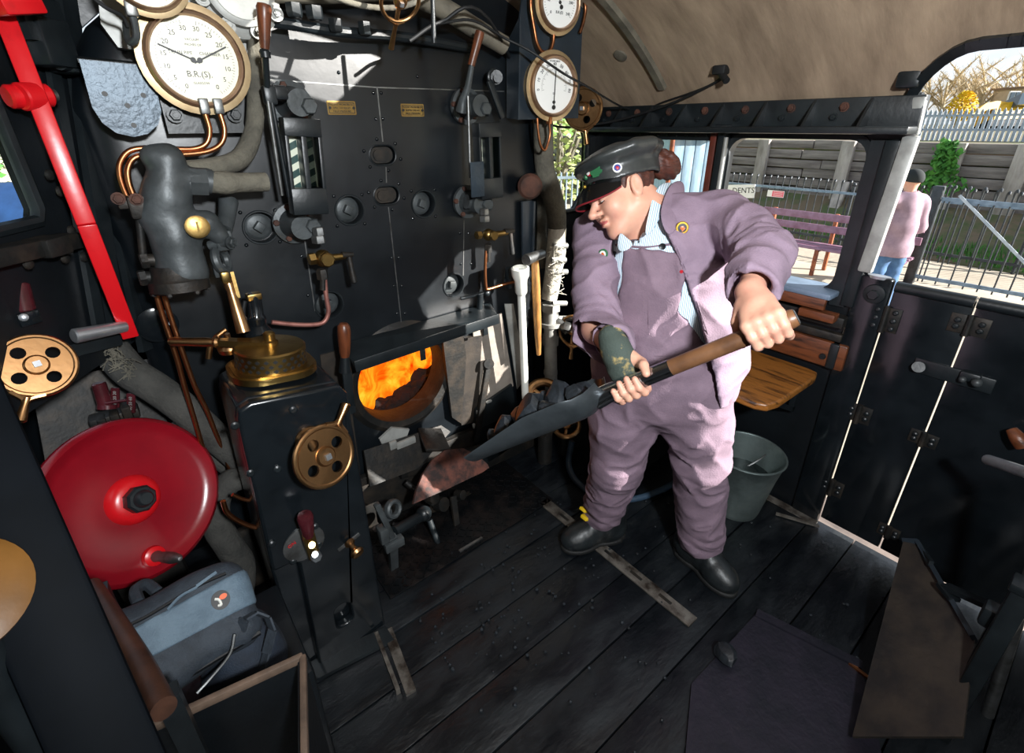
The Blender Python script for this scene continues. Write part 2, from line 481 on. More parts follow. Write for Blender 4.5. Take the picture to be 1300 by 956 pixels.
# window frames: window 1 steel with rivets, window 2 plain
def ringpoly(w, h, r, t, cx, cy): return rr(w + 2 * t, h + 2 * t, r + t, cx=cx, cy=cy), rr(w, h, r, cx=cx, cy=cy)
b = MB(); o_, i_ = ringpoly(.42, .345, .06, .035, -1.315, 1.283)
b.prism(o_, (XR - .012, 0, 0), (0, -1, 0), (0, 0, 1), .012, [i_])
for k in range(9):
    for z in (1.09, 1.475): b.rivet((XR - .012, 1.13 + k * .047, z), (-1, 0, 0), .006)
    
w1 = struct('window_1', b, 'black_satin')
b = MB(); o_, i_ = ringpoly(.475, .51, .06, .022, -.838, 1.212)
b.prism(o_, (XR - .01, 0, 0), (0, -1, 0), (0, 0, 1), .01, [i_])
w2 = struct('window_2', b, 'black_satin')
# post between the windows: red-brown edge, dark centre, bright runner
b = MB(); b.box((XR - .02, 1.135, 1.27), (.035, .028, .44), bev=.004)
mat('red_oxide', '#6a2f22', .5, col2='#45241c', scale=15, mix=(.4, .7))
struct('trim_1', b, 'red_oxide')
b = MB(); b.box((XR - .03, 1.092, 1.27), (.05, .03, .44), bev=.005)
b.box((XR - .05, 1.1, 1.50), (.06, .08, .03), bev=.004)
struct('trim_2', b, 'black_satin')
b = MB(); b.cyl((XR - .055, 1.07, 1.05), (XR - .055, 1.07, 1.47), .008)
struct('trim_3', b, 'pale_grey')
# beam (angle iron) under the eaves with gussets and bolts
b = MB()
b.box((XR - .02, 1.145, 1.543), (.04, 1.33, .10), bev=.004)
b.box((XR - .06, 1.145, 1.497), (.12, 1.33, .022), bev=.005)
for k in range(8):
    y = .62 + k * .165
    b.plate([(XR - .04, y, 1.59), (XR - .04, y, 1.508), (XR - .11, y, 1.508)], .008)
beam = struct('beam', b, 'black_satin')
b = MB()
for k in range(8): b.bolt((XR - .04, .69 + k * .165, 1.565), (-1, 0, 0), .011)
obj('bolt', b, 'rust', beam)
b = MB()
for k in range(8): b.bolt((XR - .04, .715 + k * .165, 1.535), (-1, 0, 0), .010)
obj('bolt', b, 'black_satin', beam)
# front sheet right of the boiler with a round-topped look-out window
b = MB()
def PX(x, z): return (x, z)
arch_ = [(.7225 + .762 * (abs(math.cos(PI * i / 16)) ** .72) * (1 if math.cos(PI * i / 16) > 0 else -1), 1.42 + .497 * math.sin(PI * i / 16) ** .72) for i in range(1, 16)]
out = [PX(1.487, -.03), PX(1.97, -.03), PX(1.97, 1.585)] + [PX(1.97 - .131 * k, roof_z(1.97 - .131 * k)) for k in range(1, 16)] + [PX(-.06, 1.44)] + arch_[::-1] + [PX(1.487, 1.42)]
lk = [PX(1.56, 1.12), PX(1.84, 1.12), PX(1.905, 1.2), PX(1.905, 1.45), PX(1.85, 1.56), PX(1.75, 1.63), PX(1.62, 1.66), PX(1.56, 1.62)]
b.prism(out, (0, YF, 0), (1, 0, 0), (0, 0, 1), .03, [lk])
struct('wall_front', b, 'wall_paint')
b = MB(); b.tube([(x, YF - .006, z) for x, z in lk], .014, 8, smooth=0, closed=True)
w3 = struct('window_3', b, 'black_satin')
# front sheet above and left of the boiler: a wedge-shaped sheet with a window
wd = V((.54, .84, 0)).normalized(); wn = V((.84, -.54, 0)).normalized(); w0 = V((-.02, 1.65, 0))
def WL(px, py, off=0.0): return onP(px, py, w0 + wn * off, wn)
def wl2(p): q = V(p) - w0; return (q.dot(wd), q.z)
b = MB()
rr_ = [(-1.05, .98), (.015, .98), (.015, 1.42), (.15, 1.75), (.15, 2.06), (-.05, 2.03), (-.3, 1.93), (-.6, 1.80), (-1.05, 1.62)]
lw = [(-.36, 1.335), (-.205, 1.335), (-.19, 1.36), (-.20, 1.7), (-.24, 1.74), (-.36, 1.74), (-.6, 1.74), (-.63, 1.7), (-.63, 1.36), (-.61, 1.335)]
b.prism(rr_, w0, wd, (0, 0, 1), .03, [lw])
struct('wall_left', b, 'wall_paint')
b = MB(); b.tube([w0 + wd * q[0] + V((0, 0, q[1])) for q in lw], .014, 8, smooth=0, closed=True)
w4 = struct('window_4', b, 'black_satin')
b = MB(); b.prism([(0, -.03), (3.55, -.03), (3.55, 1.6), (0, 1.6)], (-.56, 0.95, 0), (0, -1, 0), (0, 0, 1), .03)
struct('wall_left_rear', b, 'wall_paint')
b = MB(); b.prism([(-.5, -.03), (1.0, -.03), (1.0, 1.0), (-.5, 1.0)], w0 - wn * .42, wd, (0, 0, 1), .03); b.prism([(-1.1, 0), (.1, 0), (.1, .42), (-1.1, .42)], w0 - V((0, 0, .65)), wd, -wn, .02) if False else None
b.prism([(0, -.03), (1.0, -.03), (1.0, .99), (0, .99)], (-.56, 1.95, 0), (0, -1, 0), (0, 0, 1), .03)
struct('wall_left_lower', b, 'wall_paint')
# panes
def pane(par, poly, o, u, v):
    q = MB(); q.prism(poly, o, u, v, .004); obj('pane', q, 'glass_pane', par, smooth=0)
pane(w1, rr(.43, .355, .06, cx=-1.315, cy=1.283), (XR + .018, 0, 0), (0, -1, 0), (0, 0, 1))
pane(w3, lk, (0, YF + .02, 0), (1, 0, 0), (0, 0, 1))
pane(w4, lw, w0 - wn * .018, wd, (0, 0, 1))
# roof, with the open sliding ventilator over the footplate
VENT = (0.84, 1.22, 0.67, .95)       # x0,x1,y0,y1
b = MB()
ys = sorted(set([-2.6, -1.75, -1.3, -1.0, VENT[2], VENT[3], 1.3, 1.6, 2.0] + [-.9 + i * .06 for i in range(30)]))
ys = [y for y in ys if y <= 2.0]
xsn = 41
def roof_row(y, dz):
    xr = roof_xr(y); xs = [-.56 + (VENT[0] + .56) * i / 12 for i in range(12)] + [VENT[0] + (VENT[1] - VENT[0]) * i / 10 for i in range(10)] + [VENT[1] + (xr - VENT[1]) * i / 14 for i in range(15)]
    return [V((x, y, roof_z(x) + dz)) for x in xs]
nx = 37; vs = []; fs = []
for y in ys: vs += roof_row(y, 0)
off = len(vs)
for y in ys: vs += roof_row(y, .02)
for j in range(len(ys) - 1):
    for i in range(nx - 1):
        ym = (ys[j] + ys[j + 1]) / 2
        if 12 <= i < 22 and VENT[2] < ym < VENT[3]: continue
        a = j * nx + i
        fs.append((a, a + nx, a + nx + 1, a + 1)); fs.append((off + a, off + a + 1, off + a + nx + 1, off + a + nx))
for j in range(len(ys) - 1):
    a = j * nx + nx - 1; fs.append((a, a + nx, off + a + nx, off + a))
    a = j * nx; fs.append((a, off + a, off + a + nx, a + nx))
b.add(vs, fs)
struct('ceiling', b, 'roof_paint')
# rim along the cut-out above the doorway, running down the front edge
b = MB(); pts = []
for i in range(56):
    y = -.9 + i * (1.43 / 55); x = roof_xr(y); pts.append((x - .004, y, roof_z(x) - .004))
pts += [(1.968, .545, 1.57)]
for i in range(len(pts) - 1): b.bar(pts[i], V(pts[i + 1]) + (V(pts[i + 1]) - V(pts[i])) * .1, .028, .03, up=(1, 0, .6))
struct('trim_4', b, 'black_satin')
# roof ribs
def rib(y, x0, x1, w=.03, h=.022):
    q = MB()
    for i in range(16):
        xa, xb = x0 + (x1 - x0) * i / 16, x0 + (x1 - x0) * (i + 1) / 16
        q.bar((xa, y, roof_z(xa) - h / 2), (xb, y, roof_z(xb) - h / 2), w, h, up=(0, 0, 1))
    return q
rp = onRoof(842, 108)
struct('trim_5', rib(rp.y, rp.x, 1.0), 'conduit')
# rear: tender front plate well behind the photographer
b = MB(); b.box((.72, -2.68, .65), (2.56, .05, 1.3), bev=.01); struct('wall_tender', b, 'wall_paint')

# ================================================================== light
scn.view_settings.view_transform = 'Standard'; scn.view_settings.look = 'None'
scn.view_settings.gamma = 1.0; scn.view_settings.use_curve_mapping = False
scn.view_settings.exposure = 0.0
scn.cycles.use_denoising = True
SUN = V((-.93, 1.40, -.71)).normalized()
sd = bpy.data.lights.new('sun', 'SUN'); sd.energy = 18; sd.angle = rad(.53); sd.color = (1.0, .96, .9)
so = bpy.data.objects.new('sun', sd); COL.objects.link(so); so.rotation_euler = SUN.to_track_quat('-Z', 'Y').to_euler()
w = bpy.data.worlds.new('world'); scn.world = w; w.use_nodes = True
nt = w.node_tree; bg = nt.nodes['Background']
sky = nt.nodes.new('ShaderNodeTexSky'); sky.sky_type = 'NISHITA'; sky.sun_disc = False
sky.sun_elevation = rad(23); sky.sun_rotation = math.atan2(-SUN.x, -SUN.y); sky.dust_density = 1.5; sky.air_density = 1.0
# thin bright cloud over the blue
tc = nt.nodes.new('ShaderNodeTexCoord'); nz = nt.nodes.new('ShaderNodeTexNoise'); nz.inputs['Scale'].default_value = 3.0; nz.inputs['Detail'].default_value = 8
mp = nt.nodes.new('ShaderNodeMapping'); mp.inputs['Scale'].default_value = (1, 1, 2.5)
nt.links.new(tc.outputs['Generated'], mp.inputs['Vector']); nt.links.new(mp.outputs['Vector'], nz.inputs['Vector'])
rm = nt.nodes.new('ShaderNodeValToRGB'); rm.color_ramp.elements[0].position = .38; rm.color_ramp.elements[1].position = .6
nt.links.new(nz.outputs['Fac'], rm.inputs['Fac'])
mx = nt.nodes.new('ShaderNodeMix'); mx.data_type = 'RGBA'; mx.inputs[7].default_value = (8, 8.6, 9.4, 1)
nt.links.new(rm.outputs['Color'], mx.inputs[0]); nt.links.new(sky.outputs['Color'], mx.inputs[6])
nt.links.new(mx.outputs[2], bg.inputs['Color']); bg.inputs['Strength'].default_value = 0.14
# the photographer's flash, held just above and left of the lens
fl = bpy.data.lights.new('flash', 'SPOT'); fl.energy = 185; fl.color = (.93, .97, 1.0); fl.shadow_soft_size = .05
fl.spot_size = rad(130); fl.spot_blend = .7
fo = bpy.data.objects.new('flash', fl); COL.objects.link(fo)
fo.location = V((.12, -.45, 1.80)); fo.rotation_euler = (V((1.0, .95, 1.42)) - fo.location).to_track_quat('-Z', 'Y').to_euler()
# ================================================================== the boiler backhead
YB = 1.60
mat('clad', '#070b0f', 0.33, col2='#0d1419', scale=4, mix=(.35, .7), bump=.10, bscale=26, spec=.62, r2=.42)
BH = thing('boiler_backhead', 'black boiler backhead with fire hole, wash-out plugs and two small brass plates', 'boiler', (.73, 1.7, 0))
def bh_outline(d):
    xs0, xs1 = -.03 + d, 1.475 - d
    pts = [(xs0, .0), (xs1, .0), (xs1, .5), (xs1, 1.0), (xs1, 1.42)]
    n = 16
    for i in range(1, n):
        a = PI * i / n
        c_ = math.cos(a); s_ = math.sin(a)
        x = .7225 + (xs1 - .7225) * (abs(c_) ** .72) * (1 if c_ > 0 else -1)
        z = 1.42 + (.485 - d) * s_ ** .72
        pts.append((x, z))
    pts += [(xs0, 1.42), (xs0, 1.0), (xs0, .5)]
    return pts
FH = (.728, .612)                        # fire hole
holes_r = [(331, 289), (444, 267), (538, 259), (418, 387), (576, 362)]
hole_c = [onY(x, y, YB) for x, y in holes_r]
ov_c = [onY(486, 197, YB), onY(491, 248, YB)]
b = MB(); E = .095
bm = bmesh.new(); inner = bh_outline(E)
def loop(pts):
    vs_ = [bm.verts.new((x, YB, z)) for x, z in pts]
    for i in range(len(vs_)): bm.edges.new((vs_[i], vs_[(i + 1) % len(vs_)]))
    return vs_
li = loop(inner)
hl = [loop([(FH[0] + p[0], FH[1] + p[1]) for p in circ(.188, 36)])]
for c in hole_c: hl.append(loop([(c.x + p[0], c.z + p[1]) for p in circ(.044, 20)]))
for c in ov_c: hl.append(loop([(c.x + p[0], c.z + p[1]) for p in rr(.088, .058, .028, 5)]))
bmesh.ops.triangle_fill(bm, use_beauty=True, use_dissolve=False, edges=bm.edges[:])
def ext(lp, dy, sc=1.0, cx=0, cz=0):
    nv = [bm.verts.new((cx + (v.co.x - cx) * sc, v.co.y + dy, cz + (v.co.z - cz) * sc)) for v in lp]
    for i in range(len(lp)):
        j = (i + 1) % len(lp); bm.faces.new((lp[i], lp[j], nv[j], nv[i]))
    return nv
prev = li
for k in range(1, 7):
    a = PI / 2 * k / 6; d = E * (1 - math.sin(a)); yy = YB + E * (1 - math.cos(a))
    nv = [bm.verts.new((x, yy, z)) for x, z in bh_outline(d)]
    for i in range(len(nv)):
        j = (i + 1) % len(nv); bm.faces.new((prev[i], prev[j], nv[j], nv[i]))
    prev = nv
ext(prev, .9)
ext(hl[0], .10)
for h_ in hl[1:]:
    q = ext(h_, .035); bm.faces.new(q)
bm.verts.index_update()
b.add([v.co.copy() for v in bm.verts], [[v.index for v in f.verts] for f in bm.faces]); bm.free()
obj('cladding', b, 'clad', BH, smooth=28)
# wash-out plugs with square heads, the two upper ones oval mud doors
for i, c in enumerate(hole_c):
    q = MB(); o = c + V((0, .034, 0))
    q.lathe(o, (0, -1, 0), [(.040, 0), (.040, .006), (.034, .010), (.030, .012)], 20)
    R = Matrix.Rotation(rad([42, 30, 25, 5, 8][i]), 3, 'Y'); q.box(o + V((0, -.020, 0)), (.026, .022, .026), R, .002)
    obj('washout_plug', q, 'grey_iron', BH)
for c in ov_c:
    q = MB(); o = c + V((0, .02, 0)); q.prism(rr(.078, .05, .024, 5), o + V((0, -.012, 0)), (1, 0, 0), (0, 0, 1), .02)
    q.prism(rr(.05, .034, .016, 5), o + V((-.006, -.018, 0)), (1, 0, 0), (0, 0, 1), .012); obj('mud_door', q, 'dirty_iron', BH)
# rims and rivets around every recess, panel joints
for c in hole_c:
    q = MB(); q.ring(c + V((0, -.001, 0)), (0, 1, 0), .047, .0035, 28, 6); obj('recess_rim', q, 'black_satin', BH)
for c in ov_c:
    q = MB(); q.tube([(c.x + p[0] * 1.05, YB - .001, c.z + p[1] * 1.05) for p in rr(.088, .058, .028, 5)], .003, 6, 0, True); obj('recess_rim', q, 'black_satin', BH)
def rv(c, r_):
    q = MB(); q.rivet(c, (0, -1, 0), r_); obj('rivet', q, 'black_gloss', BH)
for c in hole_c[:3] + ov_c:
    for k in range(4 if c in hole_c else 6):
        a = k * PI / (2 if c in hole_c else 3) + .75
        rv(c + V((math.cos(a) * .066, 0, math.sin(a) * (.066 if c in hole_c else .05))), .006)
for (x, y) in ((474, 118), (484, 118), (477, 151), (486, 151), (497, 327), (506, 327), (500, 363), (510, 363), (504, 398), (514, 398), (383, 325), (391, 375), (584, 296), (595, 296), (585, 335), (598, 335), (430, 92), (530, 97)):
    rv(onY(x, y, YB), .0055)
def seam(pl):
    q = MB()
    for a, b_ in zip(pl[:-1], pl[1:]): q.bar(onY(*a, YB - .0005), onY(*b_, YB - .0005), .0035, .002, up=(0, -1, 0))
    obj('cladding_joint', q, 'dull_steel', BH)
seam([(478.6, 111), (486, 180)]); seam([(490, 212), (490.6, 232)]); seam([(493, 263), (510, 415)])
seam([(340, 101), (478, 111), (640, 116)]); seam([(386, 300), (400, 395)]); seam([(589, 280), (588, 350)])
# brass maker's plates
for (px, py, w_) in ((434, 137, .088), (524, 140, .084)):
    c = onY(px, py, YB - .002); q = MB(); q.prism(rr(w_, .038, .003, 2), c, (1, 0, 0), (0, 0, 1), .004)
    pl = obj('brass_plate', q, 'brass', BH, label='small brass plate with dark lettering')
    q = MB()
    q.prism(rr(w_ - .008, .030, .002, 2), c + V((0, -.0003, 0)), (1, 0, 0), (0, 0, 1), .0002, [rr(w_ - .011, .027, .002, 2)])
    q.text('PATENT MONOBLOC', c + V((0, -.0004, .009)), (1, 0, 0), (0, 0, 1), .0078)
    q.text('SPEC 313 REGD' if px < 500 else 'SUPER 9 REGD', c + V((0, -.0004, -.0005)), (1, 0, 0), (0, 0, 1), .0078)
    q.text('HIGH PRESSURE', c + V((0, -.0004, -.0095)), (1, 0, 0), (0, 0, 1), .0078)
    for s_ in (-1, 1): q.cyl(c + V((s_ * w_ * .42, 0, 0)), c + V((s_ * w_ * .42, -.003, 0)), .004, n=10)
    obj('lettering', q, 'ink', pl, smooth=0)
# fire hole ring and mouth plates
q = MB(); c = V((FH[0], YB, FH[1]))
q.lathe(c + V((0, .10, 0)), (0, -1, 0), [(.186, 0), (.182, .08), (.188, .108), (.212, .114), (.234, .10), (.238, .09)], 48, cap0=False, cap1=False)
obj('fire_hole_ring', q, 'dirty_iron', BH)
q = MB(); rpt = onY(432, 480, 1.592)
q.prism([(.40, .28), (.50, .28), (.512, .80), (.43, .80)], (0, 1.594, 0), (1, 0, 0), (0, 0, 1), .008)
obj('mouth_plate', q, 'plate_brown', BH)

# ---- fire and fire bed inside the firebox
q = MB()
q.lathe(V((FH[0], 1.70, FH[1])), (0, 1, 0), [(.189, 0), (.34, .03), (.45, .06), (.45, .8)], 32, cap0=False)
mat('firebrick', '#3a2018', .9, col2='#1c120e', scale=8, bump=.4)
obj('firebox', q, 'firebrick', BH)
m_ = bpy.data.materials.new('flame'); m_.use_nodes = True; nt = m_.node_tree
for n_ in list(nt.nodes): nt.nodes.remove(n_)
o_ = nt.nodes.new('ShaderNodeOutputMaterial'); em = nt.nodes.new('ShaderNodeEmission'); tc = nt.nodes.new('ShaderNodeTexCoord')
mp = nt.nodes.new('ShaderNodeMapping'); mp.inputs['Scale'].default_value = (7, 3, 4.5); mp.inputs['Rotation'].default_value = (0, rad(-32), 0)
ns = nt.nodes.new('ShaderNodeTexNoise'); ns.inputs['Scale'].default_value = 1.3; ns.inputs['Detail'].default_value = 7; ns.inputs['Distortion'].default_value = 1.1; ns.inputs['Roughness'].default_value = .6
cr = nt.nodes.new('ShaderNodeValToRGB'); e = cr.color_ramp.elements
e[0].position = .27; e[0].color = (.16, .004, 0, 1); e[1].position = .80; e[1].color = (1.0, .62, .06, 1)
for p_, c_ in ((.42, (.75, .035, .0, 1)), (.52, (1, .16, .004, 1)), (.64, (1, .36, .015, 1))):
    k_ = e.new(p_); k_.color = c_
nt.links.new(tc.outputs['Object'], mp.inputs['Vector']); nt.links.new(mp.outputs['Vector'], ns.inputs['Vector'])
nt.links.new(ns.outputs['Fac'], cr.inputs['Fac']); nt.links.new(cr.outputs['Color'], em.inputs['Color']); em.inputs['Strength'].default_value = 1.5
nt.links.new(em.outputs[0], o_.inputs['Surface']); MATS['flame'] = m_
def flame_f(p):
    d = None
    rnd = random.Random(3)
    for i in range(16):
        x = .50 + rnd.random() * .5; y = 1.92 + rnd.random() * .12; h_ = .22 + rnd.random() * .34
        pts = [(x, y, .40), (x + .05, y, .40 + h_ * .5), (x + .02 + .1 * rnd.random(), y - .03, .40 + h_)]
        e_ = chain(p, pts, [.075, .06, .012], .02); d = e_ if d is None else smin(d, e_, .03)
    return d + .012 * np.sin(p[:, 0] * 46 + p[:, 2] * 22) * np.sin(p[:, 2] * 31 + p[:, 1] * 20)
fire = sobj('flames', flame_f, (.3, 1.75, .28), (1.25, 2.2, 1.15), .012, 'flame', None)
tag(fire, 'orange flames roaring inside the round fire hole', 'fire', kind='stuff')
mat('hot_coal', '#120c0b', .95, col2='#30120a', scale=18, bump=.5)
q = MB(); rnd = random.Random(5)
for i in range(70):
    x = .45 + rnd.random() * .65; y = 1.78 + rnd.random() * .3
    z = .29 + max(0, (x - .66)) * .42 + rnd.random() * .03; y = 1.76 + rnd.random() * .12 + max(0, .9 - x) * .25
    s_ = .035 + rnd.random() * .03
    q.ball((x, y, z), s_, 7, 5, (1, .8 + .4 * rnd.random(), .6 + .4 * rnd.random()), Matrix.Rotation(rnd.random() * 3, 3, (rnd.random(), 1, rnd.random())))
o = obj('fire_bed', q, 'hot_coal', None, smooth=0); tag(o, 'glowing bed of coals heaped inside the fire hole', 'coals', kind='stuff')
fp = bpy.data.lights.new('fire_glow', 'POINT'); fp.energy = .5; fp.color = (1, .35, .06); fp.shadow_soft_size = .1
fpo = bpy.data.objects.new('fire_glow', fp); COL.objects.link(fpo); fpo.location = (.70, 1.74, .66)

# ---- shelf over the fire hole
q = MB()
q.plate([onY(432, 437, 1.592), onY(450, 463, 1.48), onY(633, 402, 1.46), onY(622, 384, 1.592)], .012, (0, 0, 1))
q2 = MB(); a_, b_ = onY(450, 463, 1.48), onY(633, 402, 1.46)
SH = thing('warming_shelf', 'long dark iron shelf above the fire hole', 'shelf', (a_ + b_) / 2)
obj('shelf_plate', q, 'black_satin', SH)
q2.bar(a_ + V((0, 0, -.008)), b_ + V((0, 0, -.008)), .008, .042, up=(0, 0, 1), bev=.002); obj('lip', q2, 'black_satin', SH)
q = MB()
for px in ((536, 441), (616, 410)):
    q = MB(); p = onY(*px, 1.50); q.box(p + V((0, 0, -.03)), (.022, .006, .045), bev=.002); obj('hook_lug', q, 'black_satin', SH)

# ---- sliding fire door plates to the right of the hole
FD = thing('fire_door', 'brownish sliding fire door plate right of the fire hole', 'door', (1.0, 1.58, .45))
q = MB(); q.plate([onY(575, 432, 1.575), onY(612, 426, 1.575), onY(606, 535, 1.575), onY(586, 540, 1.575)], .02, (0, -1, 0)); obj('door_plate', q, 'plate_brown', FD)
q = MB(); q.plate([onY(562, 428, 1.57), onY(588, 424, 1.57), onY(592, 452, 1.57), onY(586, 538, 1.57), onY(574, 530, 1.57)], .016, (0, -1, 0)); obj('edge_plate', q, 'dirty_iron', FD)
q = MB(); q.bar(onY(620, 462, 1.55), onY(604, 560, 1.55), .03, .02, up=(0, -1, 0), bev=.004); q.cyl(onY(621, 462, 1.56), onY(621, 462, 1.53), .022); obj('lever', q, 'dirty_iron', FD)
DS = thing('door_shield', 'pale sheet-metal shield right of the fire doors', 'shield', (1.15, 1.56, .4))
q = MB(); q.plate([onY(600, 415, 1.58), onY(637, 398, 1.58), onY(652, 490, 1.58), onY(610, 512, 1.58)], .006, (0, -1, 0))
mat('pale_sheet', '#8d857c', .6, col2='#6d645c', scale=9, mix=(.35, .7), bump=.15)  # warm grey sheet with a darker mottle
obj('sheet', q, 'pale_sheet', DS)
q = MB(); q.plate([onY(641, 386, 1.575), onY(652, 386, 1.575), onY(668, 478, 1.575), onY(657, 494, 1.575)], .006, (0, -1, 0)); obj('strip', q, 'pale_grey', DS)
q = MB()
q.plate([onY(604, 520, 1.56), onY(650, 488, 1.56), onY(662, 560, 1.56), onY(600, 600, 1.56)], .012, (0, -1, 0), ) ; obj('skirt', q, 'black_satin', DS)
q = MB()
for c, w_, h_ in (((621, 510), .030, .012), ((607, 524), .012, .024), ((602, 541), .012, .024)):
    q.prism(rr(w_, h_, .005, 3), onY(*c, 1.553), (1, 0, 0), (0, 0, 1), .006)
obj('slot_edge', q, 'pale_grey', DS)

# ---- fire door operating lever with wooden grip
FL_ = thing('fire_door_lever', 'upright lever with a worn wooden grip at the left end of the shelf', 'lever', onY(440, 520, 1.46))
q = MB(); q.bar(onY(440, 470, 1.46), onY(446, 525, 1.47), .032, .012, up=(0, -1, 0), bev=.003); q.cyl(onY(438, 452, 1.46), onY(438, 472, 1.46), .014, .02); q.cyl(onY(446, 520, 1.46), onY(446, 520, 1.46) + V((0, .14, 0)), .016); obj('lever_arm', q, 'black_satin', FL_)
q = MB(); a_, b_ = onY(438, 455, 1.46), onY(436, 406, 1.46); q.lathe(a_, b_ - a_, [(.013, 0), (.017, .02), (.020, .06), (.021, .09), (.019, .112), (.013, .12), (.004, .122)], 16); obj('grip', q, 'wood_handle', FL_)

# ---- rusty half-round baffle plate hung below the hole
BP = thing('baffle_plate', 'rusty half-round deflector plate below the fire hole', 'plate', onY(560, 620, 1.3))
pts2 = [(525, 640), (529, 622), (537, 602), (550, 583), (566, 571), (588, 569), (606, 578), (619, 589), (621, 594), (612, 600), (570, 620)]
nn = V((.1, -.75, .55)); p0 = onY(570, 610, 1.33)
q = MB(); q.plate([onP(x, y, p0, nn) for x, y in pts2], .014, (0, -1, .5)); obj('deflector', q, 'rust_red', BP)
q = MB(); q.bar(onP(560, 575, p0, nn) + V((0, .02, 0)), onY(545, 545, 1.56), .10, .014, up=(0, -1, 1), bev=.003); obj('hanger', q, 'dirty_iron', BP)
# ---- hinge block and plate below the hole on the left, sunlight painted in as pale grey
HB = thing('door_hinge_block', 'hinge block and strap painted sunlit-pale under the left of the fire hole', 'hinge', onY(500, 560, 1.56))
q = MB(); q.plate([onY(482, 558, 1.575), onY(498, 543, 1.575), onY(520, 545, 1.575), onY(516, 556, 1.575), onY(498, 570, 1.575), onY(494, 582, 1.575)], .012, (0, -1, 0))
obj('hinge_plate', q, 'pale_grey', HB)
q = MB(); q.bar(onY(503, 567, 1.55), onY(527, 557, 1.55), .014, .03, up=(0, 0, 1), bev=.003); q.box(onY(499, 565, 1.545), (.03, .014, .035), bev=.003); obj('strap', q, 'pale_grey', HB)
q = MB(); q.plate([onY(462, 572, 1.56), onY(560, 540, 1.56), onY(572, 548, 1.55), onY(530, 595, 1.50), onY(470, 618, 1.50)], .014, (0, -1, .3)); obj('apron', q, 'dirty_iron', HB)

# ---- damper rigging on the floor beside the pedestal
DG = thing('damper_gear', 'dark damper gear with a ring-ended rod at the foot of the pedestal', 'linkage', onZ(505, 690, 0))
q = MB(); c = onY(499, 646, 1.32); q.ring(c, (.3, -.8, .3), .026, .010, 24, 8, sr=.014); q.box(c + V((-.03, .01, -.02)), (.05, .03, .05), bev=.004); obj('ring_end', q, 'grey_iron', DG)
q = MB(); q.cyl(onY(500, 675, 1.30), onY(535, 655, 1.34), .020); q.ball(onY(538, 652, 1.34), .03); q.cyl(onY(545, 660, 1.36), onZ(556, 690, .0), .012); obj('shaft', q, 'black_satin', DG)
q = MB(); q.bar(onY(478, 640, 1.25), onY(498, 682, 1.25), .02, .02, bev=.004); q.box(onY(500, 690, 1.25), (.07, .03, .035), bev=.004); q.box(onY(486, 678, 1.25), (.03, .04, .06), bev=.004); q.bar(onY(498, 682, 1.25), onZ(500, 722, .0), .03, .02); obj('bracket', q, 'grey_iron', DG)
q = MB()
for (p, r_) in (((560, 640), .03), ((548, 632), .025), ((584, 628), .02)): q.lathe(onY(*p, 1.42), (0.3, -1, .4), [(r_, -.02), (r_, .02), (r_ * .5, .022)], 10)
q.bar(onY(540, 650, 1.45), onY(640, 610, 1.5), .02, .02); q.bar(onY(575, 630, 1.4), onZ(580, 668, 0), .025, .012); q.cyl(onY(515, 612, 1.5), onY(550, 640, 1.42), .012)
q.bar(onY(508, 600, 1.54), onY(650, 560, 1.54), .03, .05, bev=.006)
obj('rod', q, 'dirty_iron', DG)
# ashpan front behind it all
q = MB(); q.box((.75, 1.575, .13), (1.4, .03, .26), bev=.006); o = obj('ashpan_front', q, 'dirty_iron'); tag(o, 'dark plate closing the space under the fire hole', 'plate')
# tread plate on the floor
q = MB(); q.box((.80, 1.385, .004), (.78, .36, .008), bev=.002)
TP = thing('tread_plate', 'chequered steel tread plate lying in front of the boiler', 'floor plate', (.80, 1.385, 0))
obj('plate', q, 'tread', TP)
q = MB(); rnd = random.Random(2)
for i in range(30):
    for j in range(15):
        x = .425 + i * .0255; y = 1.218 + j * .0235
        if (i + j) % 2: q.box((x, y, .009), (.020, .006, .003), Matrix.Rotation(rad(45), 3, 'Z'))
        else: q.box((x, y, .009), (.006, .020, .003), Matrix.Rotation(rad(45), 3, 'Z'))
obj('tread_pattern', q, 'tread', TP, smooth=0)
